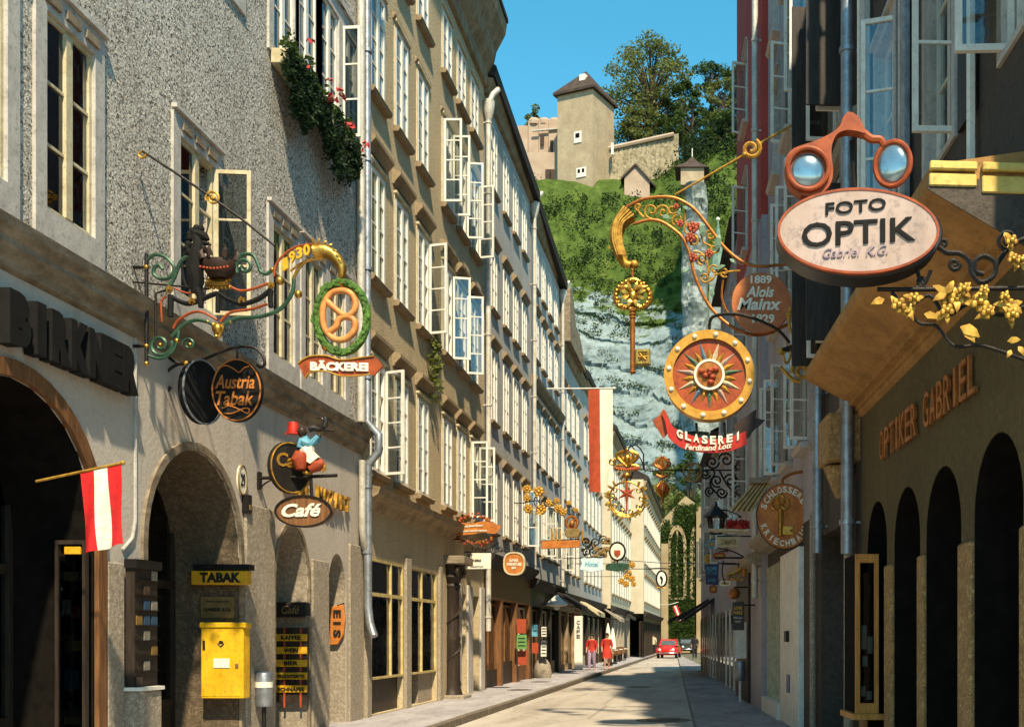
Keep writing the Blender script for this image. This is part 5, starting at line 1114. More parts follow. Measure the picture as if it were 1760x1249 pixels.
m = MB(); q = Sg(14.9); q.ball(m, 379, 1103, 4, 3, .012, 1); q.tube(m, [(374,1105),(379,1110),(384,1105)], 1.2, .012); m.build('posthorn_emblem', M_['blackpaint'], t, world=True); sbox(MB(), 348, 352, 1100, 1116, 14.905, 14.92).build('hinge', M_['blackpaint'], t, world=True); sbox(MB(), 404, 409, 1140, 1146, 14.9, 14.915).build('lock', M_['brass'], t, world=True)
t = thing('ash_bin', 'small grey metal litter cylinder with pale band on the wall', 'litter bin', (LWX+.16, 15.62, .66))
MB().lathe([(.10,.0),(.115,.02),(.115,.46),(.1,.48),(.05,.5)], (0,0,0), 16).build('body', M_['zinc'], t, smooth=True); MB().lathe([(.12,.27),(.12,.35)], (0,0,0), 16).build('band', M_['whitepaint'], t); MB().tube([(0,0,-.55),(0,0,0)], .03, 8).build('post', M_['iron'], t); MB().box(-.18,-.1,-.03,.03,.2,.3).build('wall_bracket', M_['iron'], t)
M_['cards'] = [mat('card_%s' % n, c, None, .5, scale=12) for n, c in (('red',(.22,.04,.02)), ('blue',(.04,.08,.13)), ('white',(.26,.23,.18)), ('ochre',(.25,.14,.04)), ('brown',(.08,.05,.03)))]
def card_rack(lab, x, y0, y1, z0, z1, nx, nz_, th=.1):
    t = thing('postcard_rack', lab, 'card rack', (x, (y0+y1)/2, z0)); w = y1-y0
    MB().box(-th, 0, -w/2, w/2, 0, z1-z0).build('board', M_['darkwood'], t); MB().box(-th, .04, -w/2-.03, w/2+.03, z1-z0, z1-z0+.1).build('top', M_['iron'], t)
    for i in range(nx):
        for j in range(nz_):
            if random.random() < .4: continue
            yy, zz = -w/2+w*(i+.5)/nx, (z1-z0)*(j+.3)/nz_; MB().box(.004, .012, yy-w/nx*.38, yy+w/nx*.38, zz, zz+(z1-z0)/nz_*.62).build('postcard', random.choice(M_['cards']), t)
    for j in range(nz_): MB().box(0, .03, -w/2, w/2, (z1-z0)*(j+.26)/nz_, (z1-z0)*(j+.3)/nz_).build('wire_shelf', M_['iron'], t)
card_rack('dark postcard rack on the pier between the two big arches', LWX+.14, 12.16, 12.66, 1.05, 2.4, 3, 8)
card_rack('postcard rack standing on the door side inside the tobacco arch', LWX-.35, 12.75, 13.45, .5, 2.2, 3, 7)
t = thing('stone_block', 'pale stone block standing at the foot of the pier', 'stone block', (LWX+.12, 12.35, .13)); MB().box(-.1,.12,-.22,.22,0,.92).build('block', M_['conglo'], t, bevel=.02); MB().box(-.12,.14,-.24,.24,.92,.96).build('cap', M_['white'], t)
t = thing('house_number', 'oval white enamel house number plate beside the tobacco arch', 'number plate', (LWX, 15.22, 3.8))
MB().prism(ellipse(0,0,.13,.2,24), lambda a,b,q: Vector((q,a,b)), 0, .03).build('plate', M_['whitepaint'], t); m = MB(); text(m, '29', lambda u,v,q: Vector((.034+q*.006,(u-.5)*.14,(v-.5)*.18)), 0, .02); m.build('numeral', M_['blackpaint'], t)
m = MB(); m.tube([(.03,.13*math.cos(a),.2*math.sin(a)) for a in [2*math.pi*i/24 for i in range(24)]], .012, 5, True); m.build('rim', M_['brass'], t)
t = thing('bell_box', 'small black bell box on the wall under the number plate', 'bell', (LWX, 15.32, 3.35)); MB().box(0,.09,-.07,.07,0,.26).build('case', M_['iron'], t, bevel=.01); MB().box(.09,.1,-.03,.03,.05,.12).build('button', M_['brass'], t)
# menu boards and ice sign in the narrow arches
t = thing('menu_board', 'black board with five yellow drink plates in the narrow arch', 'menu board', P(500,1200,17.6))
sbox(MB(), 474, 528, 1078, 1206, 17.62, 17.7).build('board', M_['darkwood'], t, world=True); q = Sg(17.58)
for k, w in enumerate(('KAFFEE','WEIN','BIER','FRUCHTSÄFTE','SCHNÄPSE')):
    yy = 1095+k*22; p = sbox(MB(), 474, 527, yy-6, yy+6, 17.59, 17.62).build('plate', M_['tabakyellow'], t, world=True)
    m = MB(); sg_text(m, q, w, 500, yy, 24 if len(w) < 5 else 34 if len(w) < 7 else 46, 7.5, 0, .01, 0, .03); m.build('lettering', M_['blackpaint'], p, world=True)
for x in (487, 515): sbox(MB(), x, x+3, 1078, 1215, 17.6, 17.625).build('strap', M_['brick_red'], t, world=True)
t = thing('small_cafe_plate', 'small black cafe plate above the drinks board', 'shop sign', P(500,1062,17.6))
sbox(MB(), 472, 526, 1034, 1060, 17.5, 17.7).build('plate', M_['blackpaint'], t, world=True, bevel=.02); m = MB(); sg_text(m, Sg(17.48), 'Café', 499, 1047, 30, 14, 0, .01, .3); m.build('lettering', M_['brass'], t, world=True)
t = thing('ice_cream_sign', 'orange shield sign reading EIS downwards in the small niche', 'shop sign', P(580,1105,19.5)); q = Sg(19.5)
MB().prism([(567,1042),(590,1038),(593,1062),(590,1090),(580,1107),(567,1108)], q, 0, .06).build('plate', M_['orange'], t, world=True, bevel=.01)
m = MB()
for k, ch in enumerate('EIS'):
    cy = (1054,1070,1088)[k]; text(m, ch, lambda u,v,w: q(573+(v)*13, cy+(u-.5)*(13 if ch != 'I' else 4), -.01+w*.012), 0, .05)
m.build('lettering', M_['blackpaint'], t, world=True); MB().tube([q(580,1040), q(588,1036,.1)], .015, 5).build('hook', M_['iron'], t, world=True)
# flower boxes high on the near house
def flower_box(lab, y0, y1, z, hang, seed, red=True):
    rg = random.Random(seed); t = thing('flower_box', lab, 'flower box', (LWX+.2, (y0+y1)/2, z), 0, 'flower boxes on the near house'); w = y1-y0
    MB().box(-.18, .08, -w/2, w/2, -.2, .02).build('box', M_['cream'], t, bevel=.01)
    m = MB(); m2 = MB(); fl = MB(); yl = MB()
    for _ in range(40): leafquads(m, (rg.uniform(-.12,.1), rg.uniform(-w/2,w/2), rg.uniform(-.05,.25)), .12, .12, .12, 9, .05, rg)
    for k in range(46):
        yy = rg.uniform(-w/2,w/2); L = hang*(.45+.55*math.sin((yy/w+.5)*3.14)) * rg.uniform(.7,1)
        for s in range(10): leafquads(m2, (.08+rg.uniform(-.05,.05), yy+rg.uniform(-.05,.05), -L*s/10), .07, .07, .1, 6, .045, rg)
    for _ in range(13 if red else 2): leafquads(fl, (.1+rg.uniform(-.05,.15), rg.uniform(-w/2,w/2), rg.uniform(-.15,.4)), .06, .06, .06, 9, .045, rg)
    m.build('foliage', M_['leaf_a'], t); m2.build('trailing_foliage', M_['leaf_d'], t); fl.build('blossoms', M_['flowers'], t)
flower_box('flower box with dark trailing greenery under the upper window near the roof', 16.2, 17.35, 10.25, 1.05, 1, False)
flower_box('flower box with red geraniums and trailing leaves beside the downpipe', 17.5, 19.4, 10.22, 1.15, 2)
t = thing('climbing_plant', 'yellowish hanging plant on the sill of the ochre house', 'plant', (LWX+.15, 25.3, 8.4)); m = MB()
for _ in range(60): leafquads(m, (random.uniform(-.1,.1), random.uniform(-.25,.25), random.uniform(-1.4,.1)), .1, .1, .12, 6, .06)
m.build('foliage', M_['leaf_b'], t)
# carved doorway figure between the shops
t = thing('doorway_column', 'dark twisted doorway column with a scrolled head beside the shop window', 'column', (LWX+.1, 27.2, .1))
MB().lathe([(.26,.1),(.22,.2),(.19,.3),(.18,1.4),(.2,1.5),(.17,1.6),(.16,2.7),(.2,2.78),(.16,2.85)], (0,0,0), 14, sq=1.2).build('shaft', M_['darkwood'], t, smooth=True)
m = MB(); m.tube([(.17*math.cos(a*1.1)*1.05, .2*math.sin(a*1.1), .35+a*.16) for a in [i*.35 for i in range(42)]], .035, 6); m.build('twisted_rib', M_['darkwood'], t, smooth=True)
m = MB().lathe([(.16,2.85),(.24,3.0),(.22,3.1),(.32,3.3)], (0,0,0), 12, sq=1.3)
for s_ in (-1, 1): m.tube([(.2, s_*.32+.14*math.cos(a)*(1-a/9), 3.1+.14*math.sin(a)*(1-a/9)) for a in [i*.5 for i in range(15)]], .04, 6)
m.build('carved_head', M_['darkwood'], t, smooth=True); MB().box(-.3,.4,-.5,.5,3.3,3.5).build('capital', M_['ledge1'], t, bevel=.02); MB().box(-.3,.38,-.42,.42,-.1,.12).build('plinth', M_['conglo'], t, bevel=.02)

# ---- wreath banner sign, white board, round orange sign
def bracket_back(m, sg, X, Y): p = sg(X, Y); m.tube([p, Vector((LWX-.02, p.y, p.z))], .016, 6)
g = Sg(27.6, 760, 860, 7.805)
t = thing('wreath_sign', 'orange ribbon sign ringed by a wreath of fruit on the ochre house', 'guild sign', g(125,470))
m = MB(); bracket_back(m, g, 300, 300); bracket_back(m, g, 300, 520); g.tube(m, [(300,520),(420,600),(620,640),(760,560)], 9); m.build('bracket', M_['iron'], t, world=True)
m = MB(); m2 = MB()
for i in range(90):
    a = 2*math.pi*i/90
    if .0 < math.sin(a)*0+abs(math.sin(a)) < .25: continue
    (g.ball if i % 3 else g.flower)(m if i % 2 else m2, 440+270*math.cos(a)+random.uniform(-22,22), 390+190*math.sin(a)+random.uniform(-26,26), random.uniform(13,24), t=random.uniform(-.06,.06))
stuffb(m, 'fruit', M_['copper'], t, world=True); stuffb(m2, 'berries', M_['brick_red'], t, world=True)
bn = ribbon(MB(), g, [(150,340),(250,300),(400,308),(560,280),(690,300),(800,352)], [(170,470),(250,465),(400,455),(560,430),(690,450),(740,430)], .03, -.08).build('banner', M_['orange'], t, world=True)
m = MB(); sg_text(m, g, 'Weinhandlung', 410, 350, 300, 42, -.09, .012, .2, .02, -6, -20); sg_text(m, g, 'Getreidegasse', 440, 412, 340, 38, -.09, .012, .2, .02, -4, -14); m.build('lettering', M_['whitepaint'], bn, world=True)
g = Sg(29.0, 760, 860, 7.805)
t = thing('hanging_board', 'cream rectangular hanging board with dark lettering below an iron scroll', 'shop sign', g(305,700))
m = MB(); bracket_back(m, g, 660, 690)
for a, b in ((430,655),(520,655)): g.tube(m, spiral(a,b,36,10,180,1.3), 6)
g.tube(m, [(305,690),(480,690),(665,690)], 6); m.build('bracket', M_['iron'], t, world=True)
MB().prism([(310,705),(658,705),(652,915),(318,920)], g, -.03, .03).build('board', M_['whitepaint'], t, world=True, bevel=.008)
m = MB(); sg_text(m, g, 'SEIT', 370, 740, 85, 45, -.035, .01, 0, .03); sg_text(m, g, 'JUNKERS', 420, 808, 210, 42, -.035, .01, 0, .03); sg_text(m, g, 'Gasthof', 470, 882, 180, 28, -.035, .01, .2); m.build('lettering', M_['blackpaint'], t, world=True)
g = Sg(30.3, 760, 860, 7.805)
t = thing('round_hanging_sign', 'round orange hanging sign with cream rim and cream lettering', 'shop sign', g(690,720))
m = MB(); bracket_back(m, g, 680, 720); g.tube(m, [(660,720),(740,685),(850,668),(960,690)], 7); g.tube(m, spiral(985,640,40,10,90,1.3), 6); g.tube(m, spiral(790,650,40,10,0,1.3), 6); g.tube(m, spiral(700,650,36,10,0,1.3), 6); g.tube(m, [(690,740),(700,800),(705,860)], 6); m.build('bracket', M_['iron'], t, world=True)
def sq(cx, cy, rx, ry, n=32): return [(cx+rx*math.copysign(abs(math.cos(a))**.75, math.cos(a)), cy+ry*math.copysign(abs(math.sin(a))**.75, math.sin(a))) for a in [2*math.pi*i/n for i in range(n)]]
MB().prism(sq(970,845,138,148), g, -.05, .05).build('plate', M_['orange'], t, world=True); MB().ring(sq(970,845,146,156), sq(970,845,126,136), g, -.07, .07).build('rim', M_['cream'], t, world=True)
m = MB(); sg_text(m, g, 'ELMAR', 968, 800, 120, 40, -.055, .012, 0, .03); sg_text(m, g, 'WEINSTUBE', 968, 852, 200, 40, -.055, .012, 0, .03); sg_text(m, g, 'BAR', 968, 900, 60, 32, -.055, .012, 0, .03); m.build('lettering', M_['whitepaint'], t, world=True)
# ---- further signs up the left side
D_ = lambda d: Sg(d, 900, 760, 4.997)
g = D_(36.0); t = thing('gilt_flower_sign', 'gilded flower spray bracket sticking out from the grey house', 'guild sign', g(-60,520))
m = MB(); bracket_back(m, g, 0, 520); g.tube(m, [(0,520),(120,500),(230,560),(340,600),(430,620)], 6); g.tube(m, spiral(150,500,70,14,90,1.4), 5); m.build('bracket', M_['iron'], t, world=True)
m = MB()
for a, b, r in ((30,400,38),(30,480,34),(130,420,46),(150,575,46),(40,570,40),(215,520,34),(280,500,26),(290,570,34),(340,600,34),(390,520,22),(450,580,22)):
    g.flower(m, a, b, r, random.uniform(-.06,.06), 7)
    for k in range(3): g.leaf(m, a, b, r*1.5, random.uniform(0,360), .03)
stuffb(m, 'flowers', M_['goldpaint'], t, world=True)
g = D_(41.0); t = thing('beam_sign', 'long reddish plank sign with a gilt ring emblem on top', 'shop sign', g(120,880))
m = MB(); bracket_back(m, g, 160, 860); g.tube(m, [(150,845),(480,830)], 6, sm=0); m.build('bracket', M_['iron'], t, world=True)
MB().prism([(155,848),(485,840),(485,900),(155,915)], g, -.05, .05).build('plank', M_['orange'], t, world=True, bevel=.01)
m = MB().tube(g.L(ellipse(415,690,48,55,24)), 12*g.u, 7, True); g.ball(m, 415, 700, 26, 34); g.flower(m, 440, 660, 22); m.build('emblem', M_['copper'], t, world=True, smooth=True)
MB().prism([(350,770),(370,740),(470,740),(490,770),(470,820),(370,820)], g, -.08, .08).build('emblem_base', M_['brass'], t, world=True, bevel=.02)
m = MB(); 
for x in (240, 275, 310, 500): g.tube(m, [(x,845),(x+5,780),(x-6,730)], [12,9,4], n=6)
m.split('finial', M_['goldpaint'], t, world=True)
g = D_(44.0); t = thing('scroll_bracket', 'tangled gilt and iron scroll bracket with fruit', 'guild sign', g(330,880))
m = MB(); bracket_back(m, g, 500, 880)
for a, b, r, s in ((540,850,50,0),(620,860,46,90),(690,840,40,180),(600,940,44,30),(680,945,44,200),(545,940,36,120)): g.tube(m, spiral(a,b,r,8,s,1.5), 6)
m.split('scrollwork', M_['iron'], t, world=True)
m = MB()
for _ in range(26): g.flower(m, random.uniform(500,735), random.uniform(805,975), random.uniform(14,24), random.uniform(-.08,.08))
stuffb(m, 'fruit', M_['brass'], t, world=True)
g = D_(46.5); t = thing('pale_blue_board', 'pale blue and white scalloped hanging board', 'shop sign', g(285,1000))
m = MB(); bracket_back(m, g, 500, 995); g.tube(m, [(480,990),(700,985)], 6, sm=0); m.build('bracket', M_['iron'], t, world=True)
MB().prism([(490,1000),(520,990),(560,1000),(600,990),(640,1000),(690,995),(680,1050),(690,1095),(580,1115),(480,1090),(500,1040)], g, -.04, .04).build('board', mat('pale_blue_enamel', (.62,.78,.80), (.5,.68,.72), .4), t, world=True, bevel=.01)
m = MB(); sg_text(m, g, 'Hotel', 585, 1045, 120, 44, -.045, .012, .2, .02); m.build('lettering', M_['skyblue'], t, world=True)
g = D_(50.0); t = thing('crest_ring_sign', 'round ring sign with a small red crest over a long green board', 'shop sign', g(390,1000))
m = MB(); bracket_back(m, g, 740, 1040); g.tube(m, [(805,1010),(805,1045)], 8, sm=0); m.tube(g.L(ellipse(805,935,66,76,32)), 9*g.u, 7, True); m.build('ring', M_['iron'], t, world=True, smooth=True)
MB().prism(ellipse(805,935,58,68,28), g, -.02, .02).build('disc', M_['whitepaint'], t, world=True); m = MB().prism([(778,925),(832,925),(832,960),(805,985),(778,960)], g, -.05, -.02); m.build('crest', M_['brick_red'], t, world=True)
MB().prism([(705,1050),(760,1035),(850,1035),(905,1045),(900,1090),(800,1108),(705,1095)], g, -.05, .05).build('board', M_['greenpaint'], t, world=True, bevel=.01); m = MB(); g.flower(m, 930, 1050, 30); m.build('flower', M_['goldpaint'], t, world=True)
g = D_(56.0); t = thing('gilt_figure_sign', 'small gilt hanging ornament above the cafe tables', 'guild sign', g(500,1180))
m = MB(); bracket_back(m, g, 840, 1150); m.build('bracket', M_['iron'], t, world=True); m = MB()
for a, b, r in ((840,1190,30),(885,1150,28),(930,1170,30),(880,1215,30),(945,1215,24),(910,1110,18)): g.flower(m, a, b, r)
stuffb(m, 'ornament', M_['goldpaint'], t, world=True)
g = D_(75.0); t = thing('oval_ring_sign', 'dark oval ring sign with a gilt fish at the far end', 'shop sign', g(1000,1100))
m = MB(); g.tube(m, [(1060,1085),(1185,1080),(1250,1085)], 7); p = g(1060,1085); m.tube([p, Vector((LWX+.5,p.y,p.z))], .03, 6); m.tube(g.L(ellipse(1185,1170,44,68,28)), 9*g.u, 6, True); m.build('ring', M_['iron'], t, world=True, smooth=True)
MB().prism(ellipse(1185,1170,36,58,24), g, -.03, .03).build('disc', M_['whitepaint'], t, world=True); m = MB(); g.tube(m, [(1175,1150),(1190,1170),(1185,1210)], [10,16,8], t=-.06); m.build('emblem', M_['blackpaint'], t, world=True)
m = MB(); g.tube(m, [(1140,1250),(1180,1240),(1215,1255)], [8,22,6]); m.build('fish', M_['goldpaint'], t, world=True, smooth=True)
# ---- red and white banner
g = Sg(40.0); t = thing('street_banner', 'tall hanging banner, rust red on one half and white on the other', 'flag', g(960,667))
m = MB(); m.tube([g(940,668), g(1056,667)], .025, 6); g.ball(m, 1056, 667, 2.5); m.build('pole', M_['white'], t, world=True)
wavy_flag(MB(), g, [(1011,668),(1053,667),(1054,846),(1013,845)], 0, .47, .07).build('red_half', M_['flagrust'], t, world=True, smooth=True); wavy_flag(MB(), g, [(1011,668),(1053,667),(1054,846),(1013,845)], .47, 1, .07).build('white_half', M_['flagwhite'], t, world=True, smooth=True)

# ---- glazed showcase on the far side of the big arch
t = thing('arch_showcase', 'dark glazed showcase with a yellow header inside the big arch', 'showcase', P(125,1249,11.45)); q = Sg(11.45)
m = MB(); m.ring([(96,928),(148,928),(148,1262),(96,1262)], [(101,935),(143,935),(143,1256),(101,1256)], q, -.02, .05); m.build('frame', M_['darkwood'], t, world=True)
sbox(MB(), 97, 147, 930, 1260, 11.5, 11.56).build('back', M_['interior'], t, world=True); sbox(MB(), 101, 143, 955, 1256, 11.455, 11.459).build('pane', M_['darkglass'], t, world=True)
sbox(MB(), 110, 138, 939, 952, 11.44, 11.47).build('header', M_['tabakyellow'], t, world=True, bevel=.004)
for x0, x1, y0, y1, mt in ((109,134,982,998,'ochre'), (107,120,1030,1055,'white'), (122,138,1040,1062,'red'), (108,124,1090,1120,'brown'), (124,139,1100,1118,'ochre'), (110,136,1150,1185,'blue'), (110,138,1232,1244,'ochre')): sbox(MB(), x0, x1, y0, y1, 11.475, 11.485).build('card', M_['cards'][('red','blue','white','ochre','brown').index(mt)], t, world=True)
m = MB(); 
for y in (1010, 1075, 1135, 1200): sbox(m, 101, 143, y, y+2, 11.46, 11.5)
m.split('shelf', M_['darkwood'], t, world=True)
# ================================================================== SIGNS, RIGHT SIDE
def bracket_right(m, sg, X, Y, r=.02): p = sg(X, Y); m.tube([p, Vector((rwx(p.y)+.02, p.y, p.z))], r, 6)
# ---- locksmith's key
g = Sg(18.5, 1030, 320, 4.461)
t = thing('locksmith_key_sign', 'large gilt key hanging from an ornate copper coloured horn bracket', 'guild sign', g(1560,850))
OUT = [(200,165),(320,105),(440,85),(570,90),(680,140),(760,210),(860,340),(960,470),(1080,570),(1190,610),(1290,612)]; INN = [(265,290),(380,260),(480,275),(580,340),(640,400),(690,510),(720,640),(770,780),(840,910),(950,1030),(1080,1110),(1200,1140),(1320,1120),(1440,1060)]
m = MB(); g.tube(m, OUT, 13, n=8); g.tube(m, INN, 13, n=8); g.tube(m, [(1290,612),(1440,600),(1600,600)], 12); g.tube(m, [(1440,1060),(1600,1020)], 12); g.tube(m, [(950,720),(940,850),(980,960),(1060,1010)], 9)
bracket_right(m, g, 1560, 600); bracket_right(m, g, 1560, 1020); m.build('bracket', M_['copper'], t, world=True, smooth=True)
m = MB()
for a, b, r, s, tn in ((400,190,60,90,1.3),(490,200,56,200,1.4),(560,180,40,0,1.2),(600,260,46,120,1.3),(690,320,52,30,1.4),(720,420,50,180,1.4),(790,560,46,90,1.3),(810,700,44,0,1.3),(880,480,46,260,1.3),(880,640,40,150,1.2),(960,660,40,60,1.2),(300,160,30,90,1.1),(850,380,44,180,1.3)): g.tube(m, spiral(a,b,r,8,s,tn), 8, n=6)
for a in ([(310,140),(300,190),(340,240)],[(660,180),(660,280),(700,360),(700,450)],[(770,330),(800,430),(860,470),(840,560)],[(880,680),(1000,655),(1080,650)],[(820,740),(880,700),(900,620)],[(720,500),(790,520),(830,600),(830,680)]): g.tube(m, a, 8, n=6)
m.split('scrollwork', M_['goldpaint'], t, world=True, smooth=True)
m = MB()
for a, b, r in ((720,320,44),(700,400,40),(620,290,30),(720,550,36),(840,520,34),(760,310,26),(590,160,24)): g.flower(m, a, b, r, -.04)
stuffb(m, 'red_flowers', M_['brick_red'], t, world=True)
m = MB()
for a, b, L, q in ((600,240,70,-70),(800,400,120,-100),(900,500,130,-80),(640,160,60,30),(760,620,70,60),(680,640,60,150),(890,640,80,-20),(690,740,50,100),(480,230,80,20),(870,860,90,-100),(1000,560,60,40)): g.leaf(m, a, b, L, q, -.03, .42)
stuffb(m, 'green_leaves', mat('verdigris_paint', (.22,.36,.26), (.14,.24,.15), .55), t, world=True)
m = MB(); g.tube(m, [(235,215),(165,280),(130,370),(135,450),(160,530),(195,590),(240,605)], [66,66,56,48,44,40,26], n=12)
for k in range(5): g.tube(m, [(200+k*18,190+k*14),(130+k*14,300+k*4),(112+k*16,430),(150+k*14,560)], 11, -.20-.02*math.sin(k*1.2), n=5)
g.leaf(m, 110, 500, 46, 200, -.1); g.ball(m, 268, 600, 32, 34); g.ball(m, 255, 640, 14, 22); m.build('horn', M_['goldpaint'], t, world=True, smooth=True)
ky = MB(); g.tube(ky, [(255,645),(255,700)], 9, sm=0, n=8); g.tube(ky, [(255,930),(255,1420)], 20, sm=0, n=10); g.ball(ky, 255, 1425, 25, 14)
for y in (960, 985, 1010): g.ball(ky, 255, y, 28, 10)
kk = ky.build('key', M_['copper'], t, world=True, smooth=True)
m = MB(); m.tube(g.L(ellipse(190,850,68,78,24)), 20*g.u, 8, True); m.tube(g.L(ellipse(325,850,68,78,24)), 20*g.u, 8, True); m.tube(g.L(ellipse(257,790,70,72,24)), 20*g.u, 8, True); g.ball(m, 257, 850, 40, 56)
for i in range(22): a = 2*math.pi*i/22; g.ball(m, 257+128*math.cos(a), 835+110*math.sin(a), 17, t=-.02)
for a in (20,70,110,160,200,250,290,340): g.leaf(m, 257+30*math.cos(R(a)), 840+26*math.sin(R(a)), 80, a, -.05, .4)
m.build('key_bow', M_['gold'], kk, world=True, smooth=True)
m = MB(); g.plate(m, [(275,1255),(392,1250),(392,1372),(275,1376)], -.05, .05); m.build('key_bit', M_['brass'], kk, world=True, bevel=.012); m = MB(); m.ring([(285,1262),(384,1258),(384,1364),(285,1367)], [(300,1277),(370,1273),(370,1350),(300,1352)], g, -.07, -.05)
for q in (0,45,90,135): g.tube(m, [(335-34*math.cos(R(q)),1313-34*math.sin(R(q))),(335+34*math.cos(R(q)),1313+34*math.sin(R(q)))], 7, -.06, sm=0)
m.build('key_bit_cross', M_['gold'], kk, world=True)
M_['mahogany'] = mat('red_brown_sign_paint', (.55,.18,.06), (.40,.12,.04), .5, scale=8)
h = Sg(18.35); m = MB().prism(ellipse(1308,521,51,52,40), h, -.04, .04); dk = m.build('name_disc', M_['mahogany'], t, world=True, bevel=.01)
m = MB(); sg_text(m, h, '1889', 1308, 482, 36, 14, -.05, .015, 0, .03); sg_text(m, h, 'Alois', 1306, 503, 48, 19, -.05, .015, .25, .03); sg_text(m, h, 'Mainx', 1305, 524, 76, 21, -.05, .015, .25, .03); sg_text(m, h, '1929', 1312, 549, 38, 15, -.05, .015, 0, .03); m.build('lettering', M_['whitepaint'], dk, world=True)
m = MB(); h2 = Sg(18.5); m.tube([P(1440,170,18.5), P(1306,247,18.5)], .022, 6); m.tube([P(1276,268,18.5), P(1160,335,18.5)], .018, 6); h2.tube(m, spiral(1291,256,17,4,-60,1.5), 3.6, n=6); h2.ball(m, 1280,266,5); bracket_right(m, h2, 1438, 171); m.build('tie_rod', M_['goldpaint'], t, world=True, smooth=True)

# ---- glazier's wheel
g = Sg(17.0, 1120, 480, 3.122)
t = thing('glazier_wheel_sign', 'round stained glass wheel sign with coloured rays over a red ribbon', 'guild sign', g(760,380))
M_['glassred'] = mat('red_amber_glass', (.40,.085,.022), (.24,.05,.015), .35, scale=9)
M_['amber'] = mat('amber_glass_rim', (.66,.34,.05), (.50,.23,.03), .35, .2, scale=7)
m = MB().prism(ellipse(310,520,236,236,48), g, -.06, .10); m.build('disc', M_['glassred'], t, world=True)
m = MB().ring(ellipse(310,520,242,240,48), ellipse(310,520,196,194,48), g, -.11, .14); m.build('rim', M_['amber'], t, world=True, smooth=True)
m = MB()
for i in range(12): a = 2*math.pi*(i+.3)/12; g.ball(m, 310+218*math.cos(a), 520+217*math.sin(a), 14, t=-.11); 
m.ring(ellipse(310,520,82,82,32), ellipse(310,520,70,70,32), g, -.13, -.05); m.split('pearl', M_['whitepaint'], t, world=True)
raycol = [M_['goldpaint'], M_['cream'], M_['goldpaint'], mat('pale_rose_glass', (.50,.36,.30), None, .3), M_['amber'], mat('leaf_green_glass', (.10,.19,.12), None, .3), M_['goldpaint'], mat('steel_blue_glass', (.13,.22,.28), None, .3)]
for i in range(22):
    a = 2*math.pi*(i+.5)/22; ca, sa = math.cos(a), math.sin(a); L = 185 if i % 2 else 150; w = 13
    pts = [(310+ca*78-sa*w*.7, 520+sa*78+ca*w*.7), (310+ca*108-sa*w, 520+sa*108+ca*w), (310+ca*L, 520+sa*L), (310+ca*108+sa*w, 520+sa*108-ca*w), (310+ca*78+sa*w*.7, 520+sa*78-ca*w*.7)]
    c = g(310+ca*108, 520+sa*108, -.10); vs = [g(*p, -.065) for p in pts] + [c]; MB().add(vs, [(i_, (i_+1) % 5, 5) for i_ in range(5)] + [(4,3,2,1,0)]).build('ray', raycol[i % 8], t, world=True)
m = MB().prism(ellipse(310,520,70,70,28), g, -.12, -.06); ro = m.build('rosette', M_['copper'], t, world=True); m = MB()
for i in range(9): a = i*.7; g.ball(m, 310+34*math.cos(a)*(i % 3)/1.6, 520+34*math.sin(a)*(i % 3)/1.6, 20, 16, -.13)
m.split('rosette_glass', M_['brick_red'], ro, world=True)
bn = ribbon(MB(), g, [(60,700),(110,790),(180,830),(300,862),(420,850),(505,820)], [(90,850),(120,880),(180,915),(300,935),(420,925),(510,890)], .03, -.1).build('ribbon', M_['redpaint'], t, world=True)
ribbon(MB(), g, [(5,760),(40,730),(70,700),(110,790)], [(60,850),(75,840),(90,830),(130,870)], .03, -.02).build('ribbon_tail', M_['orangered'], t, world=True); ribbon(MB(), g, [(440,780),(500,740),(560,700),(555,740),(610,755)], [(470,860),(520,850),(540,820),(560,800),(575,790)], .03, -.02).build('ribbon_tail', M_['darkskin'], t, world=True)
m = MB()
for i, ch in enumerate('GLASEREI'):
    f = i/7; a = 152+f*310; b = 836+math.sin(f*2.6)*38-f*8; text(m, ch, lambda u,v,q: g(a+(u-.5)*(32 if ch != 'I' else 10), b-(v-.5)*44+(u-.5)*(14-24*f), -.115+q*.02), 0, .04)
sg_text(m, g, 'Ferdinand Lott', 305, 898, 250, 30, -.115, .015, .25, .02, 12, -8); m.build('lettering', M_['whitepaint'], bn, world=True)
m = MB(); g.tube(m, [(310,280),(330,200),(480,190),(660,260),(740,340)], 9); g.tube(m, [(240,770),(245,850)], 8, sm=0); g.tube(m, [(390,770),(395,850)], 8, sm=0); bracket_right(m, g, 700, 380, .03); g.tube(m, [(700,380),(780,360),(900,380)], 12); m.split('bracket', M_['iron'], t, world=True)
m = MB(); g.tube(m, spiral(810,490,58,12,170,1.6), 11, n=8); g.tube(m, [(690,470),(720,500),(760,540),(800,550)], 11); g.tube(m, [(740,350),(745,410),(720,450),(700,380)], [10,16,12,6]); g.flower(m, 700, 385, 24); g.tube(m, [(880,90),(860,200),(880,280),(890,380)], 9); g.tube(m, [(900,130),(920,180),(890,260)], 9); g.flower(m, 880, 105, 36); g.flower(m, 745, 190, 26); g.tube(m, [(745,150),(740,260),(790,330)], 9); g.tube(m, [(805,110),(800,300)], 9); stuffb(m, 'gilt_scroll', M_['goldpaint'], t, world=True, smooth=True)

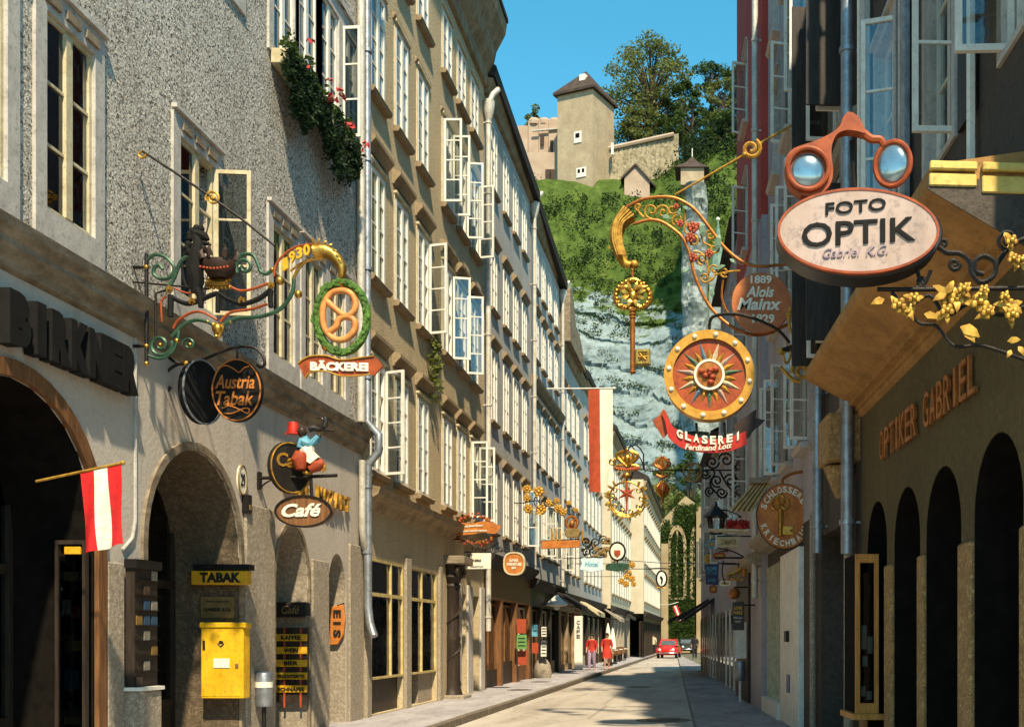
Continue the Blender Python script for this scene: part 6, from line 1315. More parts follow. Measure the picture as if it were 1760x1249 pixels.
# ---- round locksmith shop disc
g = Sg(19.2, 1250, 780, 5.678)
t = thing('locksmith_disc', 'round orange locksmith disc with a gilt key, letters round its edge', 'shop sign', g(800,280))
MB().prism(ellipse(560,610,268,312,48), g, -.05, .05).build('disc', M_['orange'], t, world=True)
m = MB(); m.tube(g.L(ellipse(560,610,270,314,48)), 9*g.u, 6, True); m.build('rim', M_['iron'], t, world=True)
m = MB()
def ring_text(m, st, a0, a1, rx, ry, cx, cy, h, inv=False):
    for i, ch in enumerate(st):
        a = R(a0 + (a1-a0)*(i+.5)/len(st)); ux, uy = -math.sin(a), math.cos(a)
        if inv: ux, uy = -ux, -uy
        rx_, ry_ = math.cos(a), math.sin(a); s = -1 if inv else 1
        text(m, ch, lambda u,v,q: g(cx+rx*rx_ + (u-.5)*h*.7*ux*(.35 if ch == 'I' else 1) + (v-.5)*h*rx_*s, cy+ry*ry_ + (u-.5)*h*.7*uy*(.35 if ch == 'I' else 1) + (v-.5)*h*ry_*s, -.06+q*.012), 0, .03)
ring_text(m, 'SCHLOSSEREI', 195, 345, 218, 262, 560, 610, 62); m.build('lettering', M_['whitepaint'], t, world=True); m = MB(); ring_text(m, 'KRIECHBAUM', 165, 15, 218, 262, 560, 610, 62, True); m.build('lettering', M_['whitepaint'], t, world=True)
m = MB(); g.tube(m, [(520,540),(520,800)], 26, -.05, n=8, sm=0); m.tube(g.L(ellipse(465,490,36,50,20), -.06), 13*g.u, 6, True); m.tube(g.L(ellipse(565,490,36,50,20), -.06), 13*g.u, 6, True); m.tube(g.L(ellipse(518,450,36,44,20), -.06), 13*g.u, 6, True); g.plate(m, [(540,710),(635,710),(635,740),(605,740),(605,760),(635,760),(635,790),(540,790)], -.09, -.05); m.build('key_emblem', M_['gold'], t, world=True, smooth=True)
m = MB(); g.tube(m, [(540,300),(545,240),(620,195),(720,175),(830,175)], 16, n=8); bracket_right(m, g, 800, 176, .03); m.build('bracket', M_['copper'], t, world=True, smooth=True)
t = thing('striped_blind', 'small striped wooden blind on a ledge behind the locksmith disc', 'blind', P(1300,870,23.0)); q = Sg(23.0)
sbox(MB(), 1288, 1372, 820, 829, 22.9, 23.3).build('ledge', M_['conglo'], t, world=True)
for k in range(9): MB().tube([q(1296+k*3,832,0), q(1256+k*4.2,880,-.3)], .03, 5).build('slat', M_['brownwood'] if k % 2 else M_['yellowframe'], t, world=True)

# ---- optician's sign with spectacles
g = Sg(7.0, 1240, 150, 3.202)
M_['lens'] = mat('silvered_lens', (.40,.50,.52), (.22,.30,.33), .16, .75, scale=2)
M_['signpink'] = mat('cream_enamel_face', (.46,.34,.29), (.38,.26,.20), .4, scale=2.5)
t = thing('optician_sign', 'large oval optician sign lettered FOTO OPTIK under giant orange spectacles', 'shop sign', g(1500,1080))
MB().prism(ellipse(765,800,455,245,56), g, .0, .22).build('case', M_['blackpaint'], t, world=True, bevel=.01)
f = MB().prism(ellipse(750,800,432,224,56), g, -.03, .01).build('face', M_['signpink'], t, world=True); MB().ring(ellipse(750,800,444,236,56), ellipse(750,800,430,222,56), g, -.035, .0).build('rim', M_['orangered'], f, world=True)
m = MB(); sg_text(m, g, 'FOTO', 735, 668, 330, 66, -.035, .014, 0, .01, 0, -30); sg_text(m, g, 'OPTIK', 750, 808, 620, 132, -.035, .014, 0, .012, 0, -40); m.build('lettering', M_['mattblack'], f, world=True)
M_['violet'] = mat('faded_violet', (.30,.22,.26), None, .5)
for st_, cx_, cy_, w_x in (('Gabriel', 660, 920, 210), ('K.G.', 850, 910, 120)): m = MB(); sg_text(m, g, st_, cx_, cy_, w_x, 52, -.035, .01, .3, 0, 0, -12); m.build('lettering', M_['violet'], f, world=True)
def lens(cx, cy, rx, ry, yaw, nm='lens'):
    c = g(cx, cy, .02); rot = Matrix.Rotation(yaw, 3, 'Z'); o = MB()
    o.lathe([(1,0),(.97,-.12),(.85,-.3),(.6,-.45),(.3,-.53),(.02,-.55)], n=24, axis='y'); o.v = [tuple(c + rot @ Vector((x*rx*g.u, y*rx*g.u*.6, z*ry*g.u))) for x, y, z in o.v]; return o.build(nm, M_['lens'], t, world=True, smooth=True)
lens(475,455,104,104,0); lens(945,415,84,106,R(-20))
po = cr([(440,592),(380,545),(352,470),(355,390),(400,335),(500,300),(590,260),(650,215),(670,165),(700,135),(740,150),(775,195),(792,250),(745,240),(690,235),(640,255),(610,310),(606,380),(615,450),(605,520),(570,570),(510,595)], 3, True)
sp = MB()
ctr = ellipse(475,455,98,98,len(po), 0)
# spectacle frame: outline plate with the lens seated in front of it
m = MB().prism(po, g, .0, .09); m.build('spectacle_frame', M_['orangered'], t, world=True)
m = MB(); m.tube(g.L(ellipse(475,455,112,114,32), -.02), 13*g.u, 8, True); m.tube([g(945,415,.02) + Matrix.Rotation(R(-20),3,'Z') @ Vector((98*g.u*math.cos(a),0,122*g.u*math.sin(a))) for a in [2*math.pi*i/32 for i in range(32)]], 15*g.u, 8, True)
g.tube(m, [(780,235),(830,270),(880,275),(900,310)], [26,30,30,20], .04, n=8); m.split('spectacle_rim', M_['orangered'], t, world=True, smooth=True)
m = MB(); g.tube(m, [(600,560),(640,590)], 14, .1, sm=0); g.tube(m, [(940,540),(960,600)], 16, .1, sm=0); g.tube(m, [(730,250),(735,420),(750,580)], 14, .12, sm=0); m.split('spectacle_stand', M_['iron'], t, world=True)
m = MB(); g.tube(m, [(870,1085),(1150,1085),(1480,1080),(1900,1075)], 13, .1, sm=0, n=8); bracket_right(m, g, 1850, 1076, .03)
g.tube(m, [(1200,840),(1260,880),(1330,885),(1385,930),(1400,1000),(1450,1045),(1520,1010),(1530,940),(1470,900),(1415,930),(1420,985),(1465,1000)], 15, .1); g.tube(m, spiral(1300,945,34,8,0,1.3), 13, .1); g.tube(m, spiral(1240,830,26,8,90,1.2), 12, .1); g.tube(m, [(1170,980),(1130,1060),(1080,1080)], 12, .1); g.tube(m, [(1090,960),(1110,1040),(1140,1085)], 12, .1); g.tube(m, spiral(1120,1040,26,8,90,1.2), 11, .1)
g.tube(m, [(1530,960),(1600,860),(1700,800),(1850,790)], 14, .1); g.tube(m, spiral(1600,810,60,14,90,1.4), 12, .1); g.tube(m, [(950,1100),(1040,1180),(1160,1120),(1260,1230),(1400,1160),(1560,1230),(1750,1150)], 11, .1); g.tube(m, [(1040,1180),(1100,1270),(1200,1290),(1300,1400),(1460,1400),(1700,1480)], 10, .1); m.build('bracket', M_['iron'], t, world=True, smooth=True)
m = MB()
for a, b, r in ((975,1200,44),(1060,1160,36),(1030,1230,34),(1240,1130,50),(1300,1160,44),(1330,1110,36),(1240,1230,40),(1425,1180,54),(1460,1240,40),(1440,1120,30),(1590,1190,50),(1560,1150,30),(1600,1250,40),(1600,840,36),(1610,940,34),(1650,950,30)):
    g.flower(m, a, b, r, .02+random.uniform(-.05,.05), 5)
    for k in range(3): g.leaf(m, a, b, r*1.7, random.uniform(0,360), .05+random.uniform(-.04,.02), .5)
for a, b, L, q in ((1320,1310,120,30),(1340,1330,90,50),(1580,1390,70,-5),(1600,1440,50,120),(1640,1420,60,60),(900,1160,80,160),(1120,1240,80,20)): g.leaf(m, a, b, L, q, .02, .55)
stuffb(m, 'gilt_blossom', M_['goldpaint'], t, world=True, smooth=True)

# ---- gilded star sign and lantern on the long bracket
g = Sg(30.0, 900, 760, 4.997)
t = thing('gilt_star_sign', 'gilded wreath with a dark star below a golden crown on a long bar', 'guild sign', g(1900,238))
m = MB(); g.tube(m, [(890,60),(920,20),(1010,150),(1030,238)][1:], 6, sm=3); g.tube(m, [(890,70),(890,130)], 6, sm=0); g.tube(m, [(885,60),(960,20),(1030,100),(1040,238),(1200,238),(1500,238),(1905,238)], 7, sm=2); bracket_right(m, g, 1890, 238, .02)
m.build('bar', M_['iron'], t, world=True)
m = MB()
for a, b, r, s in ((1620,170,60,0),(1740,150,66,180),(1850,170,60,90),(1660,330,56,60),(1780,330,60,200),(1700,430,50,0),(1850,420,56,120),(1600,420,44,90),(1560,270,44,10)): g.tube(m, spiral(a,b,r,8,s,1.5), 9)
for p in ([(1560,180),(1640,260),(1600,360),(1700,480)],[(1900,120),(1800,250),(1900,380)],[(1680,240),(1760,380),(1880,480)]): g.tube(m, p, 9)
m.split('scrollwork', M_['iron'], t, world=True)
m = MB(); m.tube(g.L(ellipse(1450,255,78,78,28)), 10*g.u, 6, True); g.flower(m, 1440, 190, 28); g.flower(m, 1500, 300, 26); g.flower(m, 1410, 310, 24); g.tube(m, spiral(1450,255,50,10,0,1.3), 8)
for a, b in ((1720,90),(1800,70),(1880,90),(1650,110)): g.flower(m, a, b, 26)
stuffb(m, 'gilt_ring', M_['brass'], t, world=True)
m = MB()
for a in (150,120,90,60,30): g.tube(m, [(890,210),(890+105*math.cos(R(a)),130-20*math.sin(R(a))),(890+40*math.cos(R(a)),72)], [20,24,14], n=6)
g.ball(m, 890, 62, 18); m.tube(g.L(ellipse(890,215,98,22,24)), 14*g.u, 6, True); g.ball(m, 890, 140, 34, 44); g.tube(m, spiral(760,165,34,8,-60,1.3), 9)
cw = m.build('crown', M_['gold'], t, world=True, smooth=True); m = MB()
for i in range(11): g.ball(m, 790+i*20, 222+10*math.sin(i*.31), 17)
m.split('crown_cap', M_['brick_red'], cw, world=True)
m = MB(); m.tube(g.L(ellipse(885,480,148,142,40)), 9*g.u, 6, True); g.ball(m, 885, 285, 40, 30)
for i in range(30):
    a = 2*math.pi*i/30
    if math.sin(a) < -.75: continue
    g.leaf(m, 885+148*math.cos(a), 480+142*math.sin(a), 52, math.degrees(a)+random.uniform(-60,60), -.03, .5)
    if i % 3 == 0: g.tube(m, spiral(885+125*math.cos(a), 480+120*math.sin(a), 26, 6, math.degrees(a), 1.1), 7)
g.tube(m, [(730,545),(790,610),(885,640),(990,610),(1045,545)], [8,16,20,16,8]); m.build('wreath', M_['gold'], t, world=True, smooth=True)
m = MB(); n = 6; 
for i in range(n):
    a = R(-90 + i*60); L = 150 if i % 3 == 0 else 92; ca, sa = math.cos(a), math.sin(a); vs = [g(885+ca*20-sa*16, 440+sa*20+ca*16, -.02), g(885+ca*L, 440+sa*L, 0), g(885+ca*20+sa*16, 440+sa*20-ca*16, -.02), g(885,440,-.07), g(885,440,.05)]
    m.add(vs, [(0,1,3),(1,2,3),(0,4,1),(1,4,2)])
g.tube(m, [(885,300),(885,590)], 10, sm=0); m.build('star', M_['brick_red'], t, world=True)
t = thing('crowned_lantern', 'red and gold crowned lantern ornament hanging from the long bar', 'lantern', g(1190,238))
m = MB(); g.tube(m, [(1190,120),(1190,520)], 6, sm=0)
for a in (160,130,100,80,50,20): g.tube(m, [(1190,230),(1190+75*math.cos(R(a)),190-10*math.sin(R(a))),(1190+20*math.cos(R(a)),130)], [14,16,8], n=6)
g.ball(m, 1190, 125, 14); g.tube(m, [(1140,280),(1190,300),(1240,280)], 14); m.build('crown', M_['copper'], t, world=True, smooth=True)
m = MB()
for k in range(8): a = R(k*45); m.tube([g(1195+70*math.sin(f*3.14)*math.cos(a), 330+f*140, 70*g.u*math.sin(f*3.14)*math.sin(a)) for f in (0,.2,.4,.6,.8,1)], 9*g.u, 5)
g.tube(m, [(1195,470),(1197,520)], [20,6], n=6); m.build('cage', M_['gold'], t, world=True); m = MB(); g.ball(m, 1195, 400, 48, 56); m.build('globe', M_['brick_red'], t, world=True, smooth=True)

# ---- small signs over the awnings on the right
K = lambda d: Sg(d, 1090, 860, 3.904)
g = K(29.5); t = thing('street_lantern', 'black roofed wall lantern above the awnings', 'lamp', g(700,190))
m = MB(); c = g(550,110); m.lathe([(.36,0),(.3,.06),(.14,.2),(.05,.3),(.02,.42)], c, 6); bracket_right(m, g, 700, 110); g.tube(m, [(560,60),(640,70),(720,110)], 5); m.build('roof', M_['iron'], t, world=True); m = MB().lathe([(.16,-.44),(.24,0)], c, 6); m.build('glass', M_['glass'], t, world=True); m = MB()
for k in range(6): a = R(60*k); m.tube([c+Vector((.16*math.cos(a),.16*math.sin(a),-.44)), c+Vector((.24*math.cos(a),.24*math.sin(a),0))], .018, 5)
m.lathe([(.18,-.46),(.18,-.43)], c, 6); m.build('frame', M_['iron'], t, world=True)
g = K(25.8); t = thing('red_flower_box', 'box of red flowers on a ledge beside the wall lantern', 'flower box', g(660,190)); MB().prism([(500,188),(770,195),(770,210),(500,202)], g, -.1, .3).build('ledge', M_['cream'], t, world=True); m = MB(); 
for _ in range(60): leafquads(m, g(random.uniform(620,760), random.uniform(145,185), random.uniform(-.1,.2)), .1, .1, .08, 8, .05)
m.build('blossoms', M_['flowers'], t, world=True)
g = K(27.0); t = thing('cream_board', 'plain cream hanging board under the red flower box', 'shop sign', g(720,250)); MB().prism([(550,245),(712,240),(712,315),(555,312)], g, -.04, .04).build('board', M_['cream'], t, world=True, bevel=.01); m = MB(); g.tube(m, [(555,238),(790,238)], 5, sm=0); bracket_right(m, g, 760, 238); g.tube(m, [(540,382),(740,384)], 7, sm=0); g.tube(m, [(560,318),(660,340),(740,380)], 5); m.build('bracket', M_['iron'], t, world=True)
m = MB(); sg_text(m, g, 'ZIMMER', 632, 278, 110, 34, -.045, .01, 0, .02); m.build('lettering', M_['brass'], t, world=True)
g = K(33.0); t = thing('blue_board', 'dark blue board with pale lettering at the edge of the awning', 'shop sign', g(560,430)); MB().prism([(478,428),(568,425),(562,565),(480,560)], g, -.05, .05).build('board', mat('navy_enamel', (.012,.03,.11), None, .35), t, world=True, bevel=.01); m = MB(); bracket_right(m, g, 560, 420); m.build('bracket', M_['iron'], t, world=True)
m = MB(); sg_text(m, g, 'ROME', 522, 455, 70, 24, -.055, .012, 0, .02); sg_text(m, g, 'STYLE', 522, 483, 66, 22, -.055, .012); sg_text(m, g, 'only', 524, 535, 62, 30, -.055, .012, .25); m.build('lettering', M_['skyblue'], t, world=True)
g = K(26.5); t = thing('gilt_shoe_sign', 'golden shoe shaped sign over the awnings', 'shop sign', g(740,470)); m = MB(); g.tube(m, [(620,495),(660,490),(700,470),(738,445)], [8,24,28,20], n=8); g.tube(m, [(738,445),(742,490),(735,510)], [20,14,8], n=6); m.build('shoe', M_['gold'], t, world=True, smooth=True); m = MB(); bracket_right(m, g, 700, 425); g.tube(m, [(600,425),(745,425)], 6, sm=0); g.tube(m, [(700,425),(700,460)], 4, sm=0); g.tube(m, [(600,400),(590,480),(610,560)], 5); m.build('bracket', M_['iron'], t, world=True); m = MB(); sg_text(m, g, 'Schuhe', 670, 525, 120, 26, 0, .03, .2, .02); m.build('lettering', M_['goldpaint'], t, world=True)
g = K(27.2); t = thing('copper_ball_lamp', 'round copper ball lamp hanging above the awning', 'lamp', g(740,620)); m = MB(); g.ball(m, 672, 622, 40); m.build('globe', M_['copper'], t, world=True, smooth=True); m = MB(); bracket_right(m, g, 670, 580); g.tube(m, [(670,580),(670,600)], 6, sm=0); m.build('bracket', M_['iron'], t, world=True)
g = K(26.0); t = thing('black_vertical_sign', 'narrow black signboard with yellow lettering beside the shop door', 'shop sign', g(740,680)); MB().prism([(660,680),(738,680),(738,868),(662,868)], g, -.04, .04).build('board', M_['blackpaint'], t, world=True, bevel=.01); m = MB(); bracket_right(m, g, 738, 700); m.build('bracket', M_['iron'], t, world=True); m = MB(); sg_text(m, g, 'LOVE', 696, 720, 52, 22, -.05, .012, 0, .03); sg_text(m, g, 'NAILS', 696, 750, 58, 22, -.05, .012, 0, .03); m.build('lettering', M_['tabakyellow'], t, world=True)
m = MB(); sg_text(m, g, 'Maß und', 696, 785, 56, 14, -.05, .012); sg_text(m, g, 'nach', 696, 808, 40, 14, -.05, .012); m.build('small_lettering', M_['whitepaint'], t, world=True)
for k, (px, py, w, h, d, mt, lab) in enumerate(((1236,955,22,12,36,'redpaint','small red hanging sign in the row over the awnings'), (1222,935,16,14,40,'skyblue','small sky blue hanging sign far along the shaded side'), (1217,960,12,16,44,'tabakyellow','narrow yellow hanging sign at the far awning'), (1246,1002,20,10,30,'whitepaint','small white hanging sign under the golden shoe'), (1226,1012,14,14,36,'brick_red','square brick red sign just above the dark awning'))):
    q = Sg(d); t = thing('hanging_sign', lab, 'shop sign', q(px, py), 0, 'small signs on the shaded side'); MB().prism(sq(px,py,w/2,h/2,20), q, -.03, .03).build('board', M_[mt], t, world=True); m = MB(); bracket_right(m, q, px, py-h/2-2); q.tube(m, [(px,py-h/2-2),(px,py-h/2+1)], .8, sm=0); q.tube(m, spiral(px+w*.6,py-h/2-6,4,1,90,1.3), .7); m.build('bracket', M_['iron'], t, world=True); MB().prism(sq(px,py,w/2-3,h/2-3,20), q, -.04, -.03).build('emblem', M_['goldpaint'], t, world=True)
t = thing('wall_bin', 'grey wall litter bin on a white post on the shaded pavement', 'litter bin', (P(1272,0,27.5).x, 27.5, 0)); MB().lathe([(.11,.55),(.13,.58),(.13,1.0),(.1,1.04)], n=14).build('body', M_['zinc'], t, smooth=True); MB().tube([(0,0,-.02),(0,0,.56)], .035, 8).build('post', M_['white'], t); MB().box(-.12,.2,-.02,.02,1.1,2.0).build('panel', M_['white'], t)
# ================================================================== PEOPLE, CARS, STREET CLUTTER
M_['skin'] = mat('skin', (.48,.27,.18), (.42,.22,.15), .6)
M_['hairdark'] = mat('dark_hair', (.03,.018,.012), None, .6)
M_['dressred'] = mat('red_dress_cloth', (.55,.045,.03), (.42,.03,.022), .8, scale=6)
M_['lavender'] = mat('lavender_trousers', (.36,.27,.36), (.28,.20,.29), .85, scale=6)
M_['darkcoat'] = mat('dark_coat', (.025,.02,.022), None, .85)
def skin_body(name, edges, mt, par, sub=2):
    ids = {}; vs = []; rs = []; es = []
    for ch in edges:
        prev = None
        for (k, co, r) in ch:
            if k not in ids: ids[k] = len(vs); vs.append(co); rs.append(r)
            if prev is not None: es.append((prev, ids[k]))
            prev = ids[k]
    me = bpy.data.meshes.new(name); me.from_pydata(vs, es, []); o = bpy.data.objects.new(name, me); COL.objects.link(o); o.parent = par
    sk = o.modifiers.new('skin', 'SKIN'); sk.use_smooth_shade = True
    lay = me.skin_vertices[0].data if me.skin_vertices else None
    if lay is None:
        bpy.context.view_layer.objects.active = o; bm = bmesh.new(); bm.from_mesh(me); bm.verts.layers.skin.verify(); bm.to_mesh(me); bm.free(); lay = me.skin_vertices[0].data
    for i, r in enumerate(rs): lay[i].radius = (r, r); lay[i].use_root = (i == ids.get('pelvis', 0))
    ss = o.modifiers.new('sub', 'SUBSURF'); ss.levels = sub; ss.render_levels = sub
    me.materials.append(mt); return o
def person(lab, x, y, z, yaw, top, bottom, dress=False, stride=.12, hair='hairdark', h=1.66, bag=None):
    t = thing('person', lab, 'person', (x, y, z), yaw); s = h/1.66
    def V(a, b, c): return (a*s, b*s, c*s)
    st = stride
    body = skin_body('body', [
        [('pelvis',V(0,0,.90),.12*s),('waist',V(0,.0,1.04),.105*s),('chest',V(0,0,1.24),.125*s),('neck0',V(0,0,1.38),.06*s),('neck',V(0,-.01,1.44),.05*s),('head0',V(0,-.02,1.50),.075*s),('head1',V(0,-.015,1.57),.088*s),('head2',V(0,0,1.63),.05*s)],
        [('neck0',V(0,0,1.38),.06*s),('shL',V(-.17,0,1.34),.055*s),('elL',V(-.23,.03,1.08),.042*s),('wrL',V(-.22,-.10*st/.12,.86),.03*s),('haL',V(-.22,-.13*st/.12,.79),.032*s)],
        [('neck0',V(0,0,1.38),.06*s),('shR',V(.17,0,1.34),.055*s),('elR',V(.23,.02,1.08),.042*s),('wrR',V(.22,.02,.86),.03*s),('haR',V(.22,.01,.79),.032*s)],
        [('pelvis',V(0,0,.90),.12*s),('hiL',V(-.09,0,.82),.088*s),('knL',V(-.09,-st*.9,.47),.058*s),('anL',V(-.09,-st*.7,.09),.038*s),('toL',V(-.09,-st*.7-.13,.035),.033*s)],
        [('pelvis',V(0,0,.90),.12*s),('hiR',V(.09,0,.82),.088*s),('knR',V(.09,st*.3,.47),.058*s),('anR',V(.09,st*1.2,.10),.038*s),('toR',V(.09,st*1.2-.12,.035),.033*s)]], M_['skin'], t)
    m = MB(); m.ell(V(0,.015,1.59), .105*s, .115*s, .10*s, 10, 7); m.ell(V(0,.06,1.52), .095*s, .07*s, .11*s, 8, 6); m.build('hair', M_[hair], t, smooth=True)
    m = MB(); m.ell(V(0,-.108,1.525), .014*s, .02*s, .018*s, 6, 4); m.build('nose', M_['skin'], t)
    m = MB()
    for e in (-1, 1): m.ell(V(e*.032,-.088,1.55), .012*s, .01*s, .009*s, 6, 4)
    m.ell(V(0,-.09,1.475), .025*s, .008*s, .007*s, 6, 4); m.build('eyes_and_mouth', M_['hairdark'], t)
    prof = [(.155,1.40),(.20,1.36),(.17,1.22),(.155,1.10),(.145,1.03),(.17,.94)] 
    if dress: prof += [(.19,.85),(.21,.7),(.225,.52)]
    else: prof += [(.175,.84)]
    m = MB(); m.lathe([(r*s,q*s) for r, q in prof], n=16, sq=.72); 
    for e in (-1, 1): m.tube([V(e*.15,0,1.36), V(e*.215,.02,1.2), V(e*.235,.03,1.04)], [.075*s,.064*s,.058*s], 8)
    if not dress or True: pass
    m.build('dress' if dress else 'jacket', M_[top], t, smooth=True)
    if not dress:
        m = MB()
        m.tube([V(-.085,0,.92), V(-.09,-st*.5,.66), V(-.09,-st*.9,.46), V(-.09,-st*.75,.12)], [.105*s,.098*s,.08*s,.068*s], 10); m.tube([V(.085,0,.92), V(.09,st*.15,.66), V(.09,st*.35,.46), V(.09,st*1.15,.13)], [.105*s,.098*s,.08*s,.068*s], 10); m.build('trousers', M_[bottom], t, smooth=True)
    if bag:
        m = MB().box(.2*s, .3*s, -.1*s, .16*s, .48*s, .74*s); m.tube([V(.25,-.06,.73), V(.24,.02,.84), V(.25,.12,.73)], .012*s, 5); m.build('handbag', M_[bag], t, bevel=.015)
    return t
def gx(px, py, z=.13): d = F*(EYE-z)/(py-VY); return P(px, py, d)
c = gx(1017,1151); person('person in a red jacket and lavender trousers walking on the pavement', c.x, c.y, .13, R(-8), 'dressred', 'lavender', False, .14, 'hairdark', 1.62)
c = gx(1043,1150); person('person in a red knee length dress walking beside the kerb', c.x, c.y, .13, R(6), 'dressred', 'lavender', True, .12, 'hairdark', 1.66, 'brownwood')
c = P(1194,1128,80); person('distant person in dark clothes at the street bend', c.x, 80, 0, R(180), 'darkcoat', 'darkcoat', False, .14, 'hairdark', 1.75)
c = P(1121,1121,95); person('far person in a pale coat on the pavement near the red car', -4.95, 92, .13, R(0), 'cream', 'darkcoat', False, .12, 'hairdark', 1.7)

# ---- small rounded cars
M_['carred'] = mat('red_car_paint', (.55,.02,.015), (.46,.015,.012), .25, scale=3, coat=.6); M_['cardark'] = mat('dark_car_paint', (.03,.035,.03), None, .25, coat=.6)
M_['chrome'] = mat('chrome', (.75,.74,.70), (.6,.6,.58), .15, 1.0); M_['tyre'] = mat('tyre_rubber', (.02,.02,.02), None, .9); M_['headlamp'] = mat('headlamp_glass', (.85,.82,.72), None, .15, .2)
def car(lab, x, y, yaw, paint, name='parked_car'):
    t = thing(name, lab, 'car', (x, y, 0), yaw, 'cars at the top of the lane')   # front faces local -y
    secs = [(-2.0,.42,.30,.62),(-1.85,.66,.26,.74),(-1.3,.74,.24,.86),(-.75,.77,.24,.92),(-.3,.78,.24,.95),(.6,.78,.24,.96),(1.2,.76,.24,.92),(1.7,.66,.28,.80),(1.98,.40,.34,.62)]
    m = MB(); ring = []
    for (yy, w, z0, z1) in secs:
        ring.append([(-w*.8,yy,z0),(-w,yy,(z0+z1)/2-.05),(-w*.95,yy,z1-.12),(-w*.7,yy,z1),(0,yy,z1+.035),(w*.7,yy,z1),(w*.95,yy,z1-.12),(w,yy,(z0+z1)/2-.05),(w*.8,yy,z0)])
    n = 9; m.add([p for r in ring for p in r], [(i*n+k, i*n+(k+1) % n, (i+1)*n+(k+1) % n, (i+1)*n+k) for i in range(len(ring)-1) for k in range(n)] + [tuple(range(n)), tuple((len(ring)-1)*n+k for k in range(n))])
    body = m.build('body', M_[paint], t, smooth=True)
    cab = [(-.85,.70,.93,0),(-.35,.60,1.38,1),(.2,.60,1.46,1),(.75,.60,1.40,1),(1.45,.66,.92,0)]
    m = MB(); v = []
    for (yy, w, z, _) in cab: v += [(-w,yy,z),(w,yy,z)]
    v += [(-.72,-.85,.9),(.72,-.85,.9),(-.74,1.45,.88),(.74,1.45,.88)]
    m.add(v, [(0,1,3,2),(2,3,5,4),(4,5,7,6),(6,7,9,8),(0,2,4,6,8,12,10),(1,11,13,9,7,5,3)]); m.build('cabin', M_[paint], t)
    def strip(a, b, w0, w1, z0, z1, nm):
        o = .012; MB().add([(-w0,a-o,z0),(w0,a-o,z0),(w1,b-o,z1),(-w1,b-o,z1),(-w0,a+.01,z0-.01),(w0,a+.01,z0-.01),(w1,b+.01,z1-.01),(-w1,b+.01,z1-.01)], [(0,1,2,3),(7,6,5,4),(0,4,5,1),(2,6,7,3),(1,5,6,2),(3,7,4,0)]).build(nm, M_['darkglass'] if 0 else M_['carglass'], t)
    strip(-.80, -.40, .58, .50, .99, 1.34, 'windscreen')
    MB().add([(-.5,.85,1.33),(.5,.85,1.33),(.56,1.33,1.02),(-.56,1.33,1.02)], [(0,1,2,3)]).build('rear_window', M_['carglass'], t, loc=(0,.012,.015))
    for s in (-1, 1):
        MB().add([(s*.675,-.62,1.0),(s*.615,-.3,1.34),(s*.61,.2,1.40),(s*.615,.7,1.34),(s*.66,1.1,1.0)], [(0,1,2,3,4)]).build('side_window', M_['carglass'], t, loc=(s*.014,0,0))
        m = MB().ell((s*.5,-1.93,.64), .115, .06, .115, 14, 8); m.build('headlight', M_['headlamp'], t, smooth=True)
        for yy in (-1.25, 1.25):
            wv = MB().lathe([(.20,-.09),(.30,-.09),(.33,-.05),(.33,.05),(.30,.09),(.20,.09)], (s*.68,yy,.33), 20, 'x').build('wheel', M_['tyre'], t, smooth=True); MB().lathe([(.20,-.1),(.18,.0),(.20,.1)], (s*.68,yy,.33), 16, 'x').build('rim', M_['chrome'], wv, smooth=True)
            m = MB().tube([(s*.74,yy+.40*math.cos(R(a)),.36+.40*math.sin(R(a))) for a in range(0,181,20)], .06, 6); m.build('fender', M_[paint], t, smooth=True)
    for yy in (-2.06, 2.04): m = MB().tube([(-.72,yy+.12*(1 if yy < 0 else -1),.42),(-.5,yy,.42),(.5,yy,.42),(.72,yy+.12*(1 if yy < 0 else -1),.42)], .05, 8); m.build('bumper', M_['chrome'], t, smooth=True)
    MB().box(-.24,.24,-2.1,-2.08,.36,.48).build('number_plate', M_['blackpaint'], t); return t
M_['carglass'] = mat('car_window_glass', (.10,.12,.13), (.06,.07,.08), .08)
c = gx(1150,1130,0); car('small rounded red car driving down the lane towards the viewer', c.x, c.y, R(-4), 'carred')
c = gx(1177,1122,0); car('dark green car half hidden behind the red car', c.x+.1, c.y, R(8), 'cardark')
# ---- small flag above the far end
g = Sg(102.0); t = thing('distant_flag', 'little tilted red white red flag in front of the ivy', 'flag', g(1158,1040)); m = MB(); m.tube([g(1152,1038), g(1166,1034)], .03, 5); m.tube([g(1152,1038), Vector((-4.9,103,g(0,1038).z))], .03, 5); m.build('pole', M_['white'], t, world=True)
for k, mt in enumerate(('flagred','flagwhite','flagred')): wavy_flag(MB(), g, [(1156,1042),(1164,1039),(1173,1062),(1166,1068)], k/3, (k+1)/3, .03).build('stripe', M_[mt], t, world=True)
# ---- notices, posts and cafe clutter along the sunny pavement
def board(name, lab, cat, px0, px1, py0, py1, d, mt, th=.04, lines=0, frame=None):
    t = thing(name, lab, cat, P((px0+px1)/2, py1, d)); sbox(MB(), px0, px1, py0, py1, d, d+th).build('panel', M_[mt], t, world=True)
    for k in range(lines):
        y = py0+(py1-py0)*(k+1)/(lines+1); sbox(MB(), px0+(px1-px0)*.15, px1-(px1-px0)*.15, y-.8, y+.8, d-.012, d-.001).build('text_line', M_['blackpaint'], t, world=True)
    if frame:
        q = Sg(d); MB().ring([(px0-1,py0-1),(px1+1,py0-1),(px1+1,py1+1),(px0-1,py1+1)], [(px0+.6,py0+.6),(px1-.6,py0+.6),(px1-.6,py1-.6),(px0+.6,py1-.6)], q, -.02, th).build('frame', M_[frame], t, world=True)
    MB().tube([P((px0+px1)/2, (py0+py1)/2, d+th*.5), Vector((LWX+.02, d+th*.5+.2, P(0,(py0+py1)/2,d).z))], .015, 5).build('wall_arm', M_['iron'], t, world=True)
    return t
